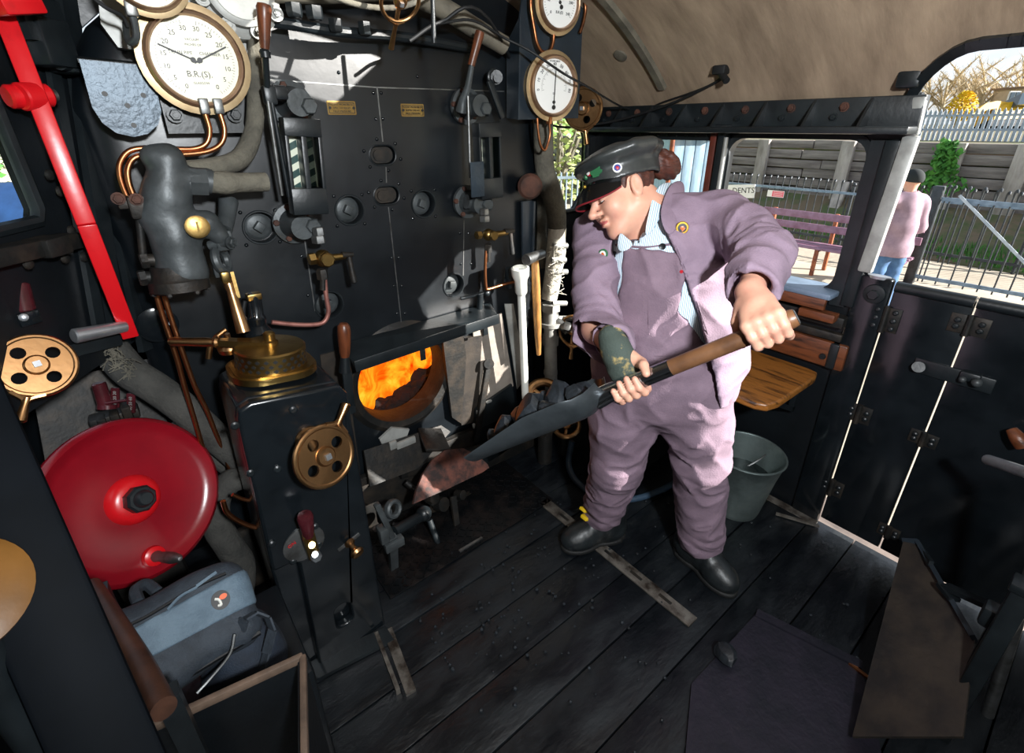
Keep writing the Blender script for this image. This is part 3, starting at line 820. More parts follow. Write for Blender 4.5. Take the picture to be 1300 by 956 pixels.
# ================================================================== gauges, valves and pipes
mat('gauge_brass', '#c4ad88', .38, metal=.75, col2='#9c8260', scale=10, mix=(.4, .75)); mat('gauge_copper', '#a98a70', .35, metal=.8, col2='#7c5a46', scale=14, mix=(.45, .75))
def gauge(name, label, c, n, R, dialm='dial', kind='vac', ndl=(60,), grp=None):
    """pressure gauge facing n"""
    c = V(c); r, u, w = frame(n); t = thing(name, label, 'gauge', c, grp)
    q = MB(); q.lathe(c, -w, [(R * .80, -.014), (R * 1.02, -.010), (R * 1.0, .0), (R * .92, .01), (R * .90, .04), (R * .8, .045)], 40); obj('case', q, 'gauge_brass', t)
    q = MB(); q.lathe(c, w, [(R * .76, .014), (R * .80, .026), (R * .84, .028), (R * .88, .024), (R * .90, .010)], 40, cap0=False, cap1=False); obj('bezel', q, 'gauge_copper', t)
    q = MB(); q.lathe(c, w, [(R * .78, .012), (R * .78, .0165)], 40); d = obj('dial', q, dialm, t)
    q = MB(); o = c + w * .0168
    def at(a, rad_): return o + (r * math.sin(rad(a)) + u * math.cos(rad(a))) * rad_
    if kind == 'vac':
        for side in (-1, 1):
            for k in range(31):
                a = side * (12 + k * 4.6)
                L = R * (.07 if k % 5 == 0 else .035); q.bar(at(a, R * .70), at(a, R * .70 - L), .0008, .0006, up=w)
            for k, tx in enumerate(('30', '25', '20', '15', '10', '5', '0')):
                q.text(tx, at(side * (12 + k * 23), R * .56), r, u, R * .125)
        q.text('VACUUM', at(0, R * .36), r, u, R * .06); q.text('TRAIN PIPE     CHAMBER', at(0, R * .12), r, u, R * .085)
        q.text('INCHES OF', at(0, R * .27), r, u, R * .06)
        q.text('B.R.(S).', at(180, R * .26), r, u, R * .16)
        q.text('GLASGOW', at(180, R * .42), r, u, R * .06)
    elif kind == 'steam':
        for k in range(41):
            a = -105 + k * 5.25; L = R * (.10 if k % 4 == 0 else .05)
            q.bar(at(a, R * .50), at(a, R * .50 - L), .0008, .0006, up=w)
        for k in range(9):
            a = -100 + k * 25; q.text(str(k * 10), at(a, R * .62), r * math.cos(rad(a)) - u * math.sin(rad(a)), u * math.cos(rad(a)) + r * math.sin(rad(a)), R * .13)
        q.text('STEAM HEAT', at(0, R * .70), r, u, R * .07); q.text('LB', at(180, R * .2), r, u, R * .09)
    else:
        for k in range(37):
            a = -130 + k * 7.2; L = R * (.10 if k % 6 == 0 else .05)
            q.bar(at(a, R * .68), at(a, R * .68 - L), .0008, .0006, up=w)
        for k in range(7):
            a = -130 + k * 43.3; q.text(str(k * 40), at(a, R * .50), r, u, R * .13)
        q.text('DEWRANCE', at(0, R * .2), r, u, R * .08); q.text('B.R.(S)', at(180, R * .3), r, u, R * .12)
    obj('scale', q, 'ink', d, smooth=0)
    q = MB()
    for i, a in enumerate(ndl):
        s_ = 0 if len(ndl) == 1 else (-1 if i == 0 else 1) * R * .06
        bx = r * s_ + (u * -.45 * R if kind == 'steam' else V((0, 0, 0)))
        q.cyl(o + bx, o + bx + w * .004, R * .05, n=14)
        dirn = r * math.sin(rad(a)) + u * math.cos(rad(a))
        q.bar(o + bx - dirn * R * .12 + w * .003, o + bx + dirn * R * (1.0 if kind == 'steam' else .6) + w * .003, R * .028, .001, up=w)
        if kind != 'vac': q.cyl(o + bx - dirn * R * .15 + w * .002, o + bx - dirn * R * .15 + w * .004, R * .07, n=12)
    obj('needle', q, 'ink', t)
    return t
def bolt_set(cs, ax, r, m, par, name='bolt'):
    for c in cs:
        q = MB(); q.bolt(c, ax, r); obj(name, q, m, par)
def tubeobj(name, px, r, m, par=None, label=None, cat=None, n=12, smooth=7, grp=None):
    q = MB(); q.tube(px, r, n, smooth); o = obj(name, q, m, par, smooth=60)
    if par is None and label: tag(o, label, cat, grp)
    return o
NY = V((0, -1, 0))
# ---- vacuum gauge, upper left
gc = onY(248, 77, 1.47)
GV = gauge('vacuum_gauge', 'large round brass vacuum gauge with cream dial and two needles', gc, (-.02, -1, -.02), .112, 'dial', 'vac', (-66, 63))
q = MB(); q.prism([(-.085, -.115), (.085, -.115), (.085, .05), (-.085, .05)], gc + V((0, .05, -.04)), (1, 0, 0), (0, 0, 1), .012); obj('back_plate', q, 'black_satin', GV)
bolt_set([onY(222, 146, 1.50), onY(298, 146, 1.50)], NY, .013, 'black_satin', GV)
for k, (x0) in enumerate((257, 275)):
    q = MB(); p = onY(x0 + 2, 135, 1.45); q.box(p, (.020, .02, .034), bev=.003); obj('union', q, 'dull_steel', GV)
for k, pl in enumerate((([260, 143], [266, 165], [262, 182], [246, 189], [215, 189], [185, 188], [164, 192], [153, 206], [152, 222], [158, 242], [168, 262]),
                        ([279, 143], [285, 165], [281, 182], [264, 192], [232, 196], [196, 196], [172, 200], [163, 213], [163, 228], [168, 244], [178, 262]))):
    tubeobj('pipe', [onY(x, y, 1.45 - .006 * i * (k * .2)) for i, (x, y) in enumerate(pl)], .0062, 'copper', GV)
# ---- tombstone-shaped bracket plate left of the gauge
TBP = thing('blank_plate', 'blue-black rounded steel plate with four holes left of the vacuum gauge', 'plate', onY(155, 125, 1.50))
pl = [(100, 75), (192, 84), (196, 102), (205, 142), (201, 158), (188, 170), (170, 174), (148, 169), (130, 156), (117, 136)]
q = MB(); q.plate([onY(x, y, 1.50) for x, y in pl], .010, NY); mat('blue_steel', '#36424c', .38, metal=.4, col2='#2b353e', scale=8, mix=(.4, .7), bump=.35, bscale=75)
obj('plate', q, 'blue_steel', TBP)
q = MB(); q.plate([onY(98, 74, 1.50), onY(193, 83, 1.50), onY(192, 80, 1.58), onY(98, 71, 1.58)], .008, (0, 0, 1)); obj('flange', q, 'black_satin', TBP)
q = MB()
for (x, y) in ((133, 119), (162, 134), (182, 121), (170, 159)): q.cyl(onY(x, y, 1.501), onY(x, y, 1.4985), .0055, n=12)
obj('hole', q, 'ink', TBP)
# ---- manifold casting at the very top left, its sunlight put into pale paint
MF = thing('steam_manifold', 'steam manifold casting in painted sunlit grey with flanges above the vacuum gauge', 'manifold', onY(270, 20, 1.58))
q = MB(); q.plate([onY(x, y, 1.57) for x, y in ((120, -40), (345, -40), (345, 0), (335, 28), (315, 62), (300, 85), (255, 110), (205, 70), (150, 60), (128, 30))], .03, NY); obj('casting', q, 'pale_grey', MF)
c = onY(302, -12, 1.50)
q = MB(); q.lathe(c, NY, [(.098, -.06), (.098, -.02), (.09, -.015), (.076, -.01), (.076, .02), (.066, .025)], 40)
for k in range(8):
    a = k * PI / 4 + .3; p = c + V((math.cos(a) * .086, -.012, math.sin(a) * .086)); q.bolt(p, NY, .009); q.cyl(p + V((0, .012, 0)), p, .017)
obj('flange', q, 'pale_grey', MF)
q = MB(); q.lathe(c + V((0, -.022, 0)), NY, [(.064, 0), (.062, .006), (.05, .009)], 32); obj('cover', q, 'white_paint', MF)
bolt_set([onY(x, y, 1.565) for x, y in ((180, 28), (205, 8), (230, 4), (290, 52), (190, 60))], NY, .013, 'pale_grey', MF)
g2 = gauge('duplex_gauge', 'gauge cut by the top edge above the blank plate', onY(181, -36, 1.42), (0, -1, -.05), .080, 'dial', 'vac', (-40, 30))
q = MB(); q.box(onY(166, 11, 1.42), (.022, .022, .03), bev=.004); obj('union', q, 'dull_steel', g2)
q = MB(); q.tube([onY(168, 18, 1.42), onY(172, 34, 1.42), onY(173, 48, 1.42), onY(166, 54, 1.43), onY(162, 48, 1.44), onY(160, 30, 1.46)], .007, 10); obj('siphon_pipe', q, 'grey_iron', g2)
q = MB(); q.tube([onY(112, -8, 1.42), onY(135, 10, 1.42), onY(155, 20, 1.43), onY(162, 34, 1.44)], .004, 8); obj('cable', q, 'rubber', g2)
# ---- rope-lagged steam pipe right of the gauge
tubeobj('lagged_pipe', [onY(326, -10, 1.53), onY(326, 60, 1.53), onY(325, 130, 1.53), onY(322, 165, 1.52), onY(312, 192, 1.50), onY(296, 206, 1.48), onY(262, 212, 1.46), onY(225, 216, 1.44)], [.021, .021, .022, .022, .024, .024, .02, .02], 'lagging', None, 'grey rope-lagged pipe curving down past the vacuum gauge', 'pipe')
# ---- ejector body
EJ = thing('vacuum_ejector', 'big dark grey vacuum ejector casting below the vacuum gauge', 'ejector', onY(230, 300, 1.42))
def e(x, y, Y=1.42): return np.array(onY(x, y, Y))
def ej_f(p):
    d = chain(p, [e(212, 205), e(214, 250), e(222, 300), e(232, 345)], [.036, .042, .048, .056], .02)
    d = smin(d, chain(p, [e(205, 240), e(200, 275)], [.035, .04], .02), .02)
    d = smin(d, chain(p, [e(212, 228), e(262, 228)], [.03, .027], .02), .015)
    d = smin(d, chain(p, [e(225, 290), e(262, 282), e(280, 300)], [.03, .024, .024], .02), .02)
    d = smin(d, chain(p, [e(196, 200), e(214, 200)], [.028, .03], .01), .01)
    return d
sobj('body', ej_f, tuple(np.array(onY(140, 400, 1.30)) - .06), tuple(np.array(onY(300, 170, 1.55)) + .06), .007, 'grey_iron', EJ)
q = MB(); a_ = onY(226, 352, 1.42); ax = (onY(238, 372, 1.41) - onY(226, 320, 1.42)).normalized()
q.lathe(a_, ax, [(.052, -.03), (.058, 0), (.064, .006), (.064, .03), (.052, .036)], 24)
for k in range(6):
    aa = k * PI / 3; r_, u_, w_ = frame(ax); q.bolt(a_ + (r_ * math.cos(aa) + u_ * math.sin(aa)) * .056 + ax * .03, ax, .007)
obj('bottom_cap', q, 'dirty_iron', EJ)
q = MB(); c = onY(250, 288, 1.37); r_ = (V((0, 0, 1.52)) - c).normalized() + V((0.1, -.3, 0)); q.lathe(c, r_, [(.012, -.03), (.014, 0), (.026, .002), (.026, .012), (.02, .014)], 20); q.bar(c + r_ * .012 + V((0, 0, .012)), c + r_ * .012 - V((0, 0, .012)), .004, .006); obj('brass_cap', q, 'brass', EJ)
q = MB()
for (x, y, l) in ((185, 330, -.05), (183, 352, -.06)): 
    p = onY(x + 25, y, 1.42); q.cyl(p, onY(x, y, 1.42), .016, .014); q.hexa(onY(x + 3, y, 1.42), V((-1, 0, 0)), .019, .016)
q.box(onY(180, 262, 1.42), (.05, .05, .05), bev=.006); q.box(onY(170, 258, 1.42), (.06, .03, .02), bev=.004)
q.cyl(onY(176, 270, 1.42), onY(182, 330, 1.42), .008)
obj('side_union', q, 'dirty_iron', EJ)
bolt_set([onY(150, 252, 1.40), onY(173, 253, 1.395)], NY, .010, 'rust', EJ)
q = MB(); 
for (x0, x1, r_) in ((222, 240, .029), (240, 262, .034), (262, 268, .029)): q.lathe(onY(x0, 230, 1.42), onY(x1, 231, 1.42) - onY(x0, 230, 1.42), [(r_, 0), (r_, (onY(x1, 231, 1.42) - onY(x0, 230, 1.42)).length)], 6 if x0 == 240 else 18)
obj('pipe_nut', q, 'grey_iron', EJ)
o = tubeobj('lagged_stub', [onY(262, 231, 1.42), onY(285, 232, 1.42), onY(302, 232, 1.43), onY(338, 231, 1.44)], [.025, .028, .024, .024], 'lagging', EJ, smooth=4)
# linkage and drain under it, right hand side
LK = thing('ejector_linkage', 'dark shackle and pivot linkage right of the ejector', 'linkage', onY(282, 310, 1.42))
q = MB(); q.tube([onY(290, 255, 1.5), onY(288, 275, 1.47), onY(284, 292, 1.44)], [.024, .02, .02], 12); q.ring(onY(281, 330, 1.42), (1, -.6, .2), .028, .011, 24, 8); q.box(onY(284, 305, 1.42), (.04, .03, .05), bev=.006)
q.cyl(onY(266, 312, 1.43), onY(296, 306, 1.40), .012); q.bolt(onY(292, 308, 1.40), (.6, -.8, 0), .012); q.box(onY(279, 343, 1.42), (.03, .02, .035), bev=.004)
obj('shackle', q, 'grey_iron', LK)
WN = thing('drip_cock', 'bronze drip cock with a tapering nozzle hanging below the linkage', 'cock', onY(292, 380, 1.38))
q = MB(); a_, b_ = onY(288, 352, 1.40), onY(307, 414, 1.36); q.lathe(a_, b_ - a_, [(.010, 0), (.013, .02), (.010, .035), (.012, .06), (.016, .12), (.017, .145), (.013, .147)], 18); obj('nozzle', q, 'bronze', WN)
q = MB(); q.bar(onY(294, 345, 1.39), onY(303, 378, 1.38), .008, .006); q.box(onY(286, 352, 1.39), (.02, .02, .03), bev=.004); obj('lever', q, 'brass', WN)
# ---- oil bottle / lubricator with brass cap
LB = thing('lubricator', 'black displacement lubricator with brass cap behind the pedestal', 'lubricator', onY(325, 430, 1.42))
q = MB(); a_, b_ = onY(330, 440, 1.42), onY(322, 372, 1.42); L = (b_ - a_).length; q.lathe(a_, b_ - a_, [(.034, 0), (.036, L * .3), (.022, L * .42), (.024, L * .55), (.019, L * .6), (.018, L * .85), (.014, L)], 20); q.cyl(a_ + (b_ - a_) * .2, a_ + (b_ - a_) * .2 + V((0, .19, 0)), .012); obj('body', q, 'black_gloss', LB)
q = MB(); q.cyl(onY(322, 384, 1.42), onY(322, 378, 1.42), .014); q.box(onY(322, 376, 1.42), (.036, .03, .018), bev=.003); obj('cap', q, 'brass', LB)
q = MB(); q.tube([onY(311, 382, 1.42), onY(309, 400, 1.42), onY(312, 425, 1.42)], .005, 8); obj('chain', q, 'rubber', LB)

# ---- copper pipes running down from the ejector
for (nm, pl, lb) in ((1, [(198, 372), (206, 400), (217, 432), (226, 460), (234, 490), (243, 520), (252, 550), (262, 585)], 'outer of two copper pipes dropping from the ejector'),
                     (2, [(208, 374), (216, 400), (226, 430), (237, 462), (248, 492), (262, 520), (272, 545), (286, 580), (296, 610)], 'inner copper pipe of the pair dropping from the ejector')):
    tubeobj('copper_pipe', [onY(x, y, 1.46) for x, y in pl], .0065, 'copper', None, lb, 'pipe', grp='copper pipes below the ejector')
# ---- water gauges
def water_gauge(px, name, lab):
    """px: dict of image survey points on the backhead"""
    t = thing('water_gauge', lab, 'water gauge', onY(*px['top'], 1.52))
    yf = px.get('yf', 1.47)
    for key, ax in (('top', 1), ('bot', 1)):
        q = MB(); c = onY(*px[key], 1.59); q.lathe(c, NY, [(.060, 0), (.060, .014), (.045, .018), (.034, .05), (.034, .10)], 28)
        q.cyl(onY(*px[key], 1.53), onY(px[key][0] + 30, px[key][1] + 4, 1.52), .026, .022); q.hexa(onY(px[key][0] + 24, px[key][1] + 3, 1.50), NY, .022, .02)
        obj('cock_body', q, 'grey_iron', t)
    q = MB()
    for key in ('top', 'bot'):
        for k in range(5):
            a = k * 2 * PI / 5 + .5; q.hexa(onY(*px[key], 1.576) + V((math.cos(a) * .048, 0, math.sin(a) * .048)), NY, .0095, .010)
    obj('flange_bolt', q, 'rust', t)
    # protector frame with glass in front of a striped back plate
    a_, b_ = onY(*px['f0'], yf), onY(*px['f1'], yf)
    w_, d_ = .085, .045; z0, z1 = b_.z, a_.z; xa, xb = a_.x, b_.x
    def fp(s_, z): return V((xa + (xb - xa) * (z1 - z) / (z1 - z0) + s_ * w_ / 2, yf, z))
    q = MB()
    for s_ in (-1, 0, 1): q.bar(fp(s_, z0), fp(s_, z1), .010 if s_ else .014, .04, up=NY, bev=.002)
    H_ = z1 - z0
    q.bar(fp(0, z1 - .03), fp(0, z1 + .015), w_ + .01, .045, up=NY, bev=.003); q.bar(fp(0, z0 - .02), fp(0, z0 + .05), w_ + .01, .045, up=NY, bev=.003)
    obj('protector_frame', q, 'black_satin', t)
    q = MB(); o = fp(0, (z0 + z1) / 2) + V((0, .03, 0)); q.cm = 0; q.box(o, (w_ - .006, .004, H_)); bk = obj('back_plate', q, 'white_stripe', t)
    q = MB()
    k = z0 + .03
    while k < z1 - .03:
        for s_ in (-1, 1):
            xo = fp(s_ * .5, k).x
            q.plate([V((xo - .017, yf + .0275, k)), V((xo + .017, yf + .0275, k + .016)), V((xo + .017, yf + .0275, k + .034)), V((xo - .017, yf + .0275, k + .018))], .001, NY)
        k += .036
    obj('stripe', q, 'green_stripe', bk, smooth=0)
    q = MB(); q.cyl(fp(.5, z0 + .03) + V((0, .012, 0)), fp(.5, z1 - .02) + V((0, .012, 0)), .009); obj('gauge_tube', q, 'glass_pane', t)
    q = MB(); q.box(fp(.5, (z0 + z1) / 2) + V((0, -.012, 0)), (.034, .004, H_ * .8)); obj('front_glass', q, 'glass_pane', t)
    return t, fp, z0, z1
mat('white_stripe', '#cfd3bf', .4); mat('green_stripe', '#123a36', .4)
WG, fpl, z0, z1 = water_gauge({'top': (367, 132), 'bot': (372, 283), 'f0': (381, 158), 'f1': (392, 262), 'yf': 1.45}, 'l', 'left water gauge with green and white striped back plate')
WG2, fpr, z0r, z1r = water_gauge({'top': (590, 135), 'bot': (592, 256), 'f0': (618, 162), 'f1': (621, 244), 'yf': 1.47}, 'r', 'right water gauge near the steam gauges, half covered by a grey flap')
q = MB(); q.box(onY(606, 228, 1.44), (.055, .006, .115), bev=.002); obj('flap', q, 'blue_steel', WG2)
# operating levers
LV = thing('gauge_cock_handle', 'long lever with turned wooden grip beside the left water gauge', 'lever', onY(338, 120, 1.45))
q = MB(); q.cyl(onY(336, 62, 1.40), onY(339, 110, 1.44), .008); q.box(onY(342, 121, 1.45), (.03, .03, .045), bev=.006); q.lathe(onY(336, 66, 1.40), V((0, 0, 1)), [(.012, -.012), (.013, .0), (.009, .006)], 14); q.box(onY(350, 118, 1.48), (.05, .05, .035), bev=.008); obj('lever_arm', q, 'black_satin', LV)
q = MB(); a_, b_ = onY(336, 62, 1.40), onY(335, 11, 1.39); q.lathe(a_, b_ - a_, [(.010, 0), (.012, .02), (.015, .06), (.017, .082), (.014, .09), (.005, .092)], 16); obj('grip', q, 'wood_handle', LV)
for (x0, y0, x1, y1) in ((340, 128, 358, 248), (345, 130, 367, 250)):
    q = MB(); q.cyl(onY(x0, y0, 1.44), onY(x1, y1, 1.46), .0055); obj('rod', q, 'dull_steel' if x0 == 340 else 'black_satin', LV)
LV2 = thing('gauge_cock_handle', 'slanting lever with turned wooden grip above the right water gauge', 'lever', onY(592, 120, 1.46))
q = MB(); q.tube([onY(599, 82, 1.45), onY(594, 110, 1.47), onY(588, 128, 1.49), onY(586, 142, 1.50)], [.008, .011, .015, .02], 12); obj('lever_arm', q, 'grey_iron', LV2)
q = MB(); a_, b_ = onY(599, 80, 1.45), onY(608, 46, 1.44); q.lathe(a_, b_ - a_, [(.012, -.008), (.012, 0), (.012, .03), (.015, .075), (.014, .09), (.004, .093)], 16); obj('grip', q, 'wood_handle', LV2)
q = MB(); q.cyl(onY(594, 122, 1.47), onY(597, 226, 1.47), .005); obj('rod', q, 'dull_steel', LV2)
# drain cocks
def drain(px, lab, Y=1.47, s=1.0):
    t = thing('drain_cock', lab, 'cock', onY(*px, Y)); x, y = px
    q = MB(); q.hexa(onY(x - 5, y - 20 * s, Y), (0, 0, 1), .020, .022); q.hexa(onY(x - 5, y - 30 * s, Y), (0, 0, 1), .017, .022); obj('upper_nut', q, 'dull_steel', t)
    q = MB(); q.ball(onY(x, y, Y), .026 * s); q.lathe(onY(x + 2, y, Y) + V((0, -.01, 0)), NY, [(.022 * s, 0), (.022 * s, .018), (.018 * s, .022)], 8); q.lathe(onY(x - 10, y, Y), V((-1, 0, 0)), [(.018 * s, 0), (.018 * s, .018)], 6); q.cyl(onY(x + 6, y, Y), onY(x + 28 * s, y - 3, Y), .012, .009); obj('plug_body', q, 'brass', t)
    q = MB(); q.hexa(onY(x, y + 26 * s, Y), (0, 0, 1), .017 * s, .03); q.cyl(onY(x, y + 40 * s, Y), onY(x, y + 24 * s, Y), .009); obj('lower_nut', q, 'dirty_iron', t)
    q = MB(); p = onY(x + 30 * s, y - 4, Y); q.cyl(onY(x + 24 * s, y - 4, Y), onY(x + 38 * s, y - 5, Y), .011, .007); q.lathe(onY(x + 33 * s, y - 2, Y), V((.03, -.1, -1)), [(.008, 0), (.008, .03), (.010, .06), (.010, .08), (.006, .084)], 12); obj('handle', q, 'dirty_iron', t)
    return t
D1 = drain((410, 328), 'brass drain cock under the left water gauge', 1.47)
tubeobj('pipe', [onY(x, y, 1.47) for x, y in ((412, 350), (414, 375), (417, 395), (412, 408), (400, 412), (375, 412), (345, 409))], .007, 'copper_pink', D1)
D2 = drain((620, 298), 'brass drain cock under the right water gauge', 1.47, .85)
tubeobj('pipe', [onY(x, y, 1.47) for x, y in ((617, 318), (616, 345), (617, 364), (620, 367), (640, 361), (656, 357))], .006, 'copper', D2)
# ---- gauge stand on the right
ps = onY(690, 150, 1.50)
mat('blue_black', '#262f37', .4, col2='#1c242b', scale=6, bump=.1)
GP = thing('gauge_bracket', 'tall dark sheet-metal bracket carrying two round gauges', 'bracket', ps)
q = MB(); cpts = [onY(x, y, 1.49) for x, y in ((658, 152), (734, 150), (742, -20), (668, -40), (660, 20))]; q.plate(cpts, .006, NY); q.plate([onY(658, 152, 1.49), onY(643, 150, 1.58), onY(643, 55, 1.58), onY(660, 20, 1.49)], .005, (-1, -.3, 0))
obj('sheet', q, 'blue_black', GP)
G3 = gauge('steam_heat_gauge', 'brass gauge with white dial, lower one on the dark bracket', onY(700, 110, 1.45), (-.12, -1, -.02), .112, 'dial_white', 'steam', (2,))
q = MB(); p = onY(697, 146, 1.45); q.hexa(p + V((0, 0, .0)), (0, 0, -1), .012, .03); obj('union', q, 'copper', G3)
tubeobj('siphon_pipe', [onY(x, y, 1.45) for x, y in ((697, 156), (698, 172), (692, 190), (686, 184), (683, 165), (682, 150))], .005, 'copper', G3)
G4 = gauge('boiler_pressure_gauge', 'brass pressure gauge cut by the top edge, upper one on the bracket', onY(707, 4, 1.45), (-.12, -1, -.05), .094, 'dial_white', 'press', (-25,))
tubeobj('siphon_pipe', [onY(x, y, 1.45) for x, y in ((703, 44), (702, 54), (698, 64), (689, 66), (682, 56), (678, 36), (674, 10), (674, -10))], .006, 'copper', G4)
tubeobj('pipe', [onY(x, y, 1.47) for x, y in ((735, -10), (743, 8), (741, 26), (736, 42))], .006, 'copper', G4)
# ---- small link arm between the right gauge and bracket
LA = thing('link_arm', 'dark crank arm between right water gauge and gauge bracket', 'linkage', onY(630, 110, 1.53))
q = MB(); q.cyl(onY(630, 98, 1.58), onY(630, 98, 1.50), .022); q.ring(onY(627, 98, 1.51), NY, .022, .007); q.bar(onY(621, 102, 1.505), onY(638, 150, 1.505), .022, .012, up=NY, bev=.003); q.cyl(onY(632, 99, 1.50), onY(632, 99, 1.48), .014); obj('arm', q, 'black_satin', LA)
# ---- handwheels
def handwheel(label, c, n, R, m='bronze', hdl=None, web=True, spokes=0, stem=.06, nm='handwheel', hub='steel', rr_=.15, grp=None, hl=.75):
    c = V(c); r, u, w = frame(n); t = thing(nm, label, 'handwheel', c, grp)
    q = MB(); q.ring(c, w, R * (1 - rr_ / 2), R * rr_ * .62, 40, 10); obj('rim', q, m, t)
    q = MB()
    if web:
        hs = []
        for k in range(4):
            a = k * PI / 2 + .45; hs.append([(R * .55 * math.cos(a) + R * .185 * math.cos(2 * PI * i / 14), R * .55 * math.sin(a) + R * .185 * math.sin(2 * PI * i / 14)) for i in range(14)])
        q.prism(circ(R * .86, 32), c + w * R * .06, r, u, R * .12, hs)
    else:
        for k in range(spokes):
            a = k * 2 * PI / spokes + .5; d = r * math.cos(a) + u * math.sin(a); q.bar(c, c + d * R * .9, R * .2, R * .12, up=w, bev=R * .03)
    q.lathe(c, w, [(R * .30, -R * .12), (R * .32, R * .1), (R * .26, R * .17)], 24); obj('web', q, m, t)
    q = MB(); q.cyl(c - w * stem, c + w * R * .1, R * .14); q.box(c + w * R * .2, (R * .18, R * .18, R * .18), Matrix((r, u, w)).transposed()); obj('spindle', q, hub, t)
    if hdl is not None:
        d = V(hdl); d = (d - w * d.dot(w)).normalized(); p = c + d * R * .92
        side = w.cross(d)
        q = MB()
        q.lathe(p + d * R * .1, d, [(R * .12, 0), (R * .10, R * .2), (R * .14, R * (hl - .15)), (R * .15, R * (hl - .05)), (R * .09, R * hl)], 14)
        for s_ in (-1, 1): q.tube([c + (d * math.cos(.42 * s_) + side * math.sin(.42 * s_)) * R * .95, p + d * R * .12 + side * s_ * R * .08, p + d * R * .3], [R * .1, R * .09, R * .09], 8, 4)
        obj('grip', q, m, t)
    return t
def tocam(c): return (CAM - V(c)).normalized()
c = onY(508, 2, 1.28); H1 = handwheel('bronze handwheel with tail grip hanging from the top edge', c, (-.05, -.75, -.66), .052, 'bronze', (0, .1, -1), False, 3, .1, hl=1.35)
c = onY(740, 138, 1.66); H2 = handwheel('bronze oval-looking handwheel below the gauges by the look-out window', c, tocam(c) + V((-.75, -.1, .1)), .088, 'bronze', (.4, 0, -1), True, 0, .20, hl=.7)
c = onY(690, 503, 1.42); H3 = handwheel('bright bronze handwheel lying flat above the loaded shovel', c, tocam(c) + V((.05, .1, .35)), .085, 'bronze', None, False, 3, .12, rr_=.40)
c = onY(719, 540, 1.40); H4 = handwheel('bronze handwheel half hidden behind the coal on the shovel', c, tocam(c) + V((.05, .1, .55)), .07, 'bronze', None, False, 3, .12, rr_=.3)
c = onY(728, 420, 1.45); H5 = handwheel('small bronze handwheel peeping out behind the stoker’s sleeve', c, tocam(c) + V((-.9, 0, 0)), .075, 'bronze', (.1, 0, -1), False, 3, .1, hl=.8)
# valve block under the two flat wheels
VB = thing('injector_valve_block', 'dark valve block carrying the two bronze handwheels', 'valve', (1.42, 1.44, .1))
q = MB(); q.box((1.36, 1.46, .22), (.12, .10, .12), bev=.015); q.cyl((1.35, 1.44, .0), (1.35, 1.44, .2), .035); q.cyl((1.47, 1.43, 0), (1.47, 1.43, .12), .03); q.cyl((1.30, 1.46, .22), (1.48, 1.43, .16), .03); obj('body', q, 'dirty_iron', VB)
q = MB(); p = onY(684, 531, 1.40); q.box(p, (.03, .02, .035), Matrix.Rotation(.5, 3, 'Y'), .004); q.hexa(onY(689, 535, 1.40), NY, .014, .02); q.hexa(onY(672, 520, 1.42), NY, .02, .02); obj('gland', q, 'steel', VB)
# ---- thick lagged pipe with frayed wrapping, right of the boiler
RP = thing('lagged_steam_pipe', 'thick lagged pipe with frayed wrapping running down right of the boiler', 'pipe', onY(700, 380, 1.50))
tubeobj('upper_lagging', [onY(x, y, 1.56) for x, y in ((690, 140), (690, 180), (692, 215), (700, 245), (706, 270), (707, 300), (704, 330))], [.038, .040, .040, .044, .044, .040, .036], 'lagging', RP)
tubeobj('lower_lagging', [onY(x, y, 1.55) for x, y in ((706, 290), (706, 318), (703, 342), (699, 368), (697, 380))], [.036, .045, .040, .040, .036], 'lagging_sunlit', RP)
q = MB(); rnd = random.Random(4)
for k in range(46):
    p = onY(703 + rnd.uniform(-9, 9), rnd.uniform(310, 372), 1.51); q.tube([p, p + V((rnd.uniform(-.015, .015), -.012, rnd.uniform(-.01, .015))), p + V((rnd.uniform(-.028, .03), -.016, rnd.uniform(-.025, .02)))], .0014, 5, 3)
obj('frayed_string', q, 'lagging_sunlit', RP)
q = MB()
for (y, r_, h_) in ((385, .045, .035), (398, .036, .02), (408, .055, .018), (425, .040, .05), (470, .034, .02)): q.lathe(onY(699, y, 1.54), (0, 0, -1), [(r_, 0), (r_, h_)], 6 if y in (385, 425) else 18)
q.cyl(onY(698, 385, 1.54), onY(700, 520, 1.50), .030); obj('coupling', q, 'pale_grey', RP)
q = MB()
for (x, y) in ((716, 312), (716, 345), (722, 404), (715, 385), (714, 330)):
    q = MB(); q.cyl(onY(x - 14, y, 1.52), onY(x + 4, y, 1.50), .012); obj('stud', q, 'pale_grey', RP)
q = MB(); q.cyl(onY(706, 408, 1.52), onY(722, 420, 1.46), .022); q.hexa(onY(716, 415, 1.48), V((.6, -.8, -.2)), .028, .03); obj('side_valve', q, 'dull_steel', RP)
# second pipe behind
tubeobj('lagged_pipe', [onY(688, 235, 1.66), onY(685, 270, 1.66), onY(684, 320, 1.64), onY(685, 340, 1.63)], .035, 'lagging', None, 'straight pale lagged pipe behind the frayed one', 'pipe')
q = MB(); c = onY(672, 236, 1.55); q.lathe(c, (-.5, -.8, 0), [(.030, -.06), (.034, -.01), (.048, 0), (.05, .02), (.04, .034), (.02, .04)], 20); o = obj('rusty_cap', q, 'rust', None); tag(o, 'round rusty cap at the right edge of the backhead', 'cap')
VT = thing('vertical_channel', 'dark vertical channel at the boiler’s right edge', 'bracket', onY(665, 300, 1.58))
q = MB(); q.bar(onY(668, 255, 1.58), onY(668, 330, 1.58), .05, .012, up=NY, bev=.002); q.bar(onY(676, 255, 1.575), onY(674, 330, 1.575), .012, .03, up=NY, bev=.002); obj('channel', q, 'blue_black', VT)
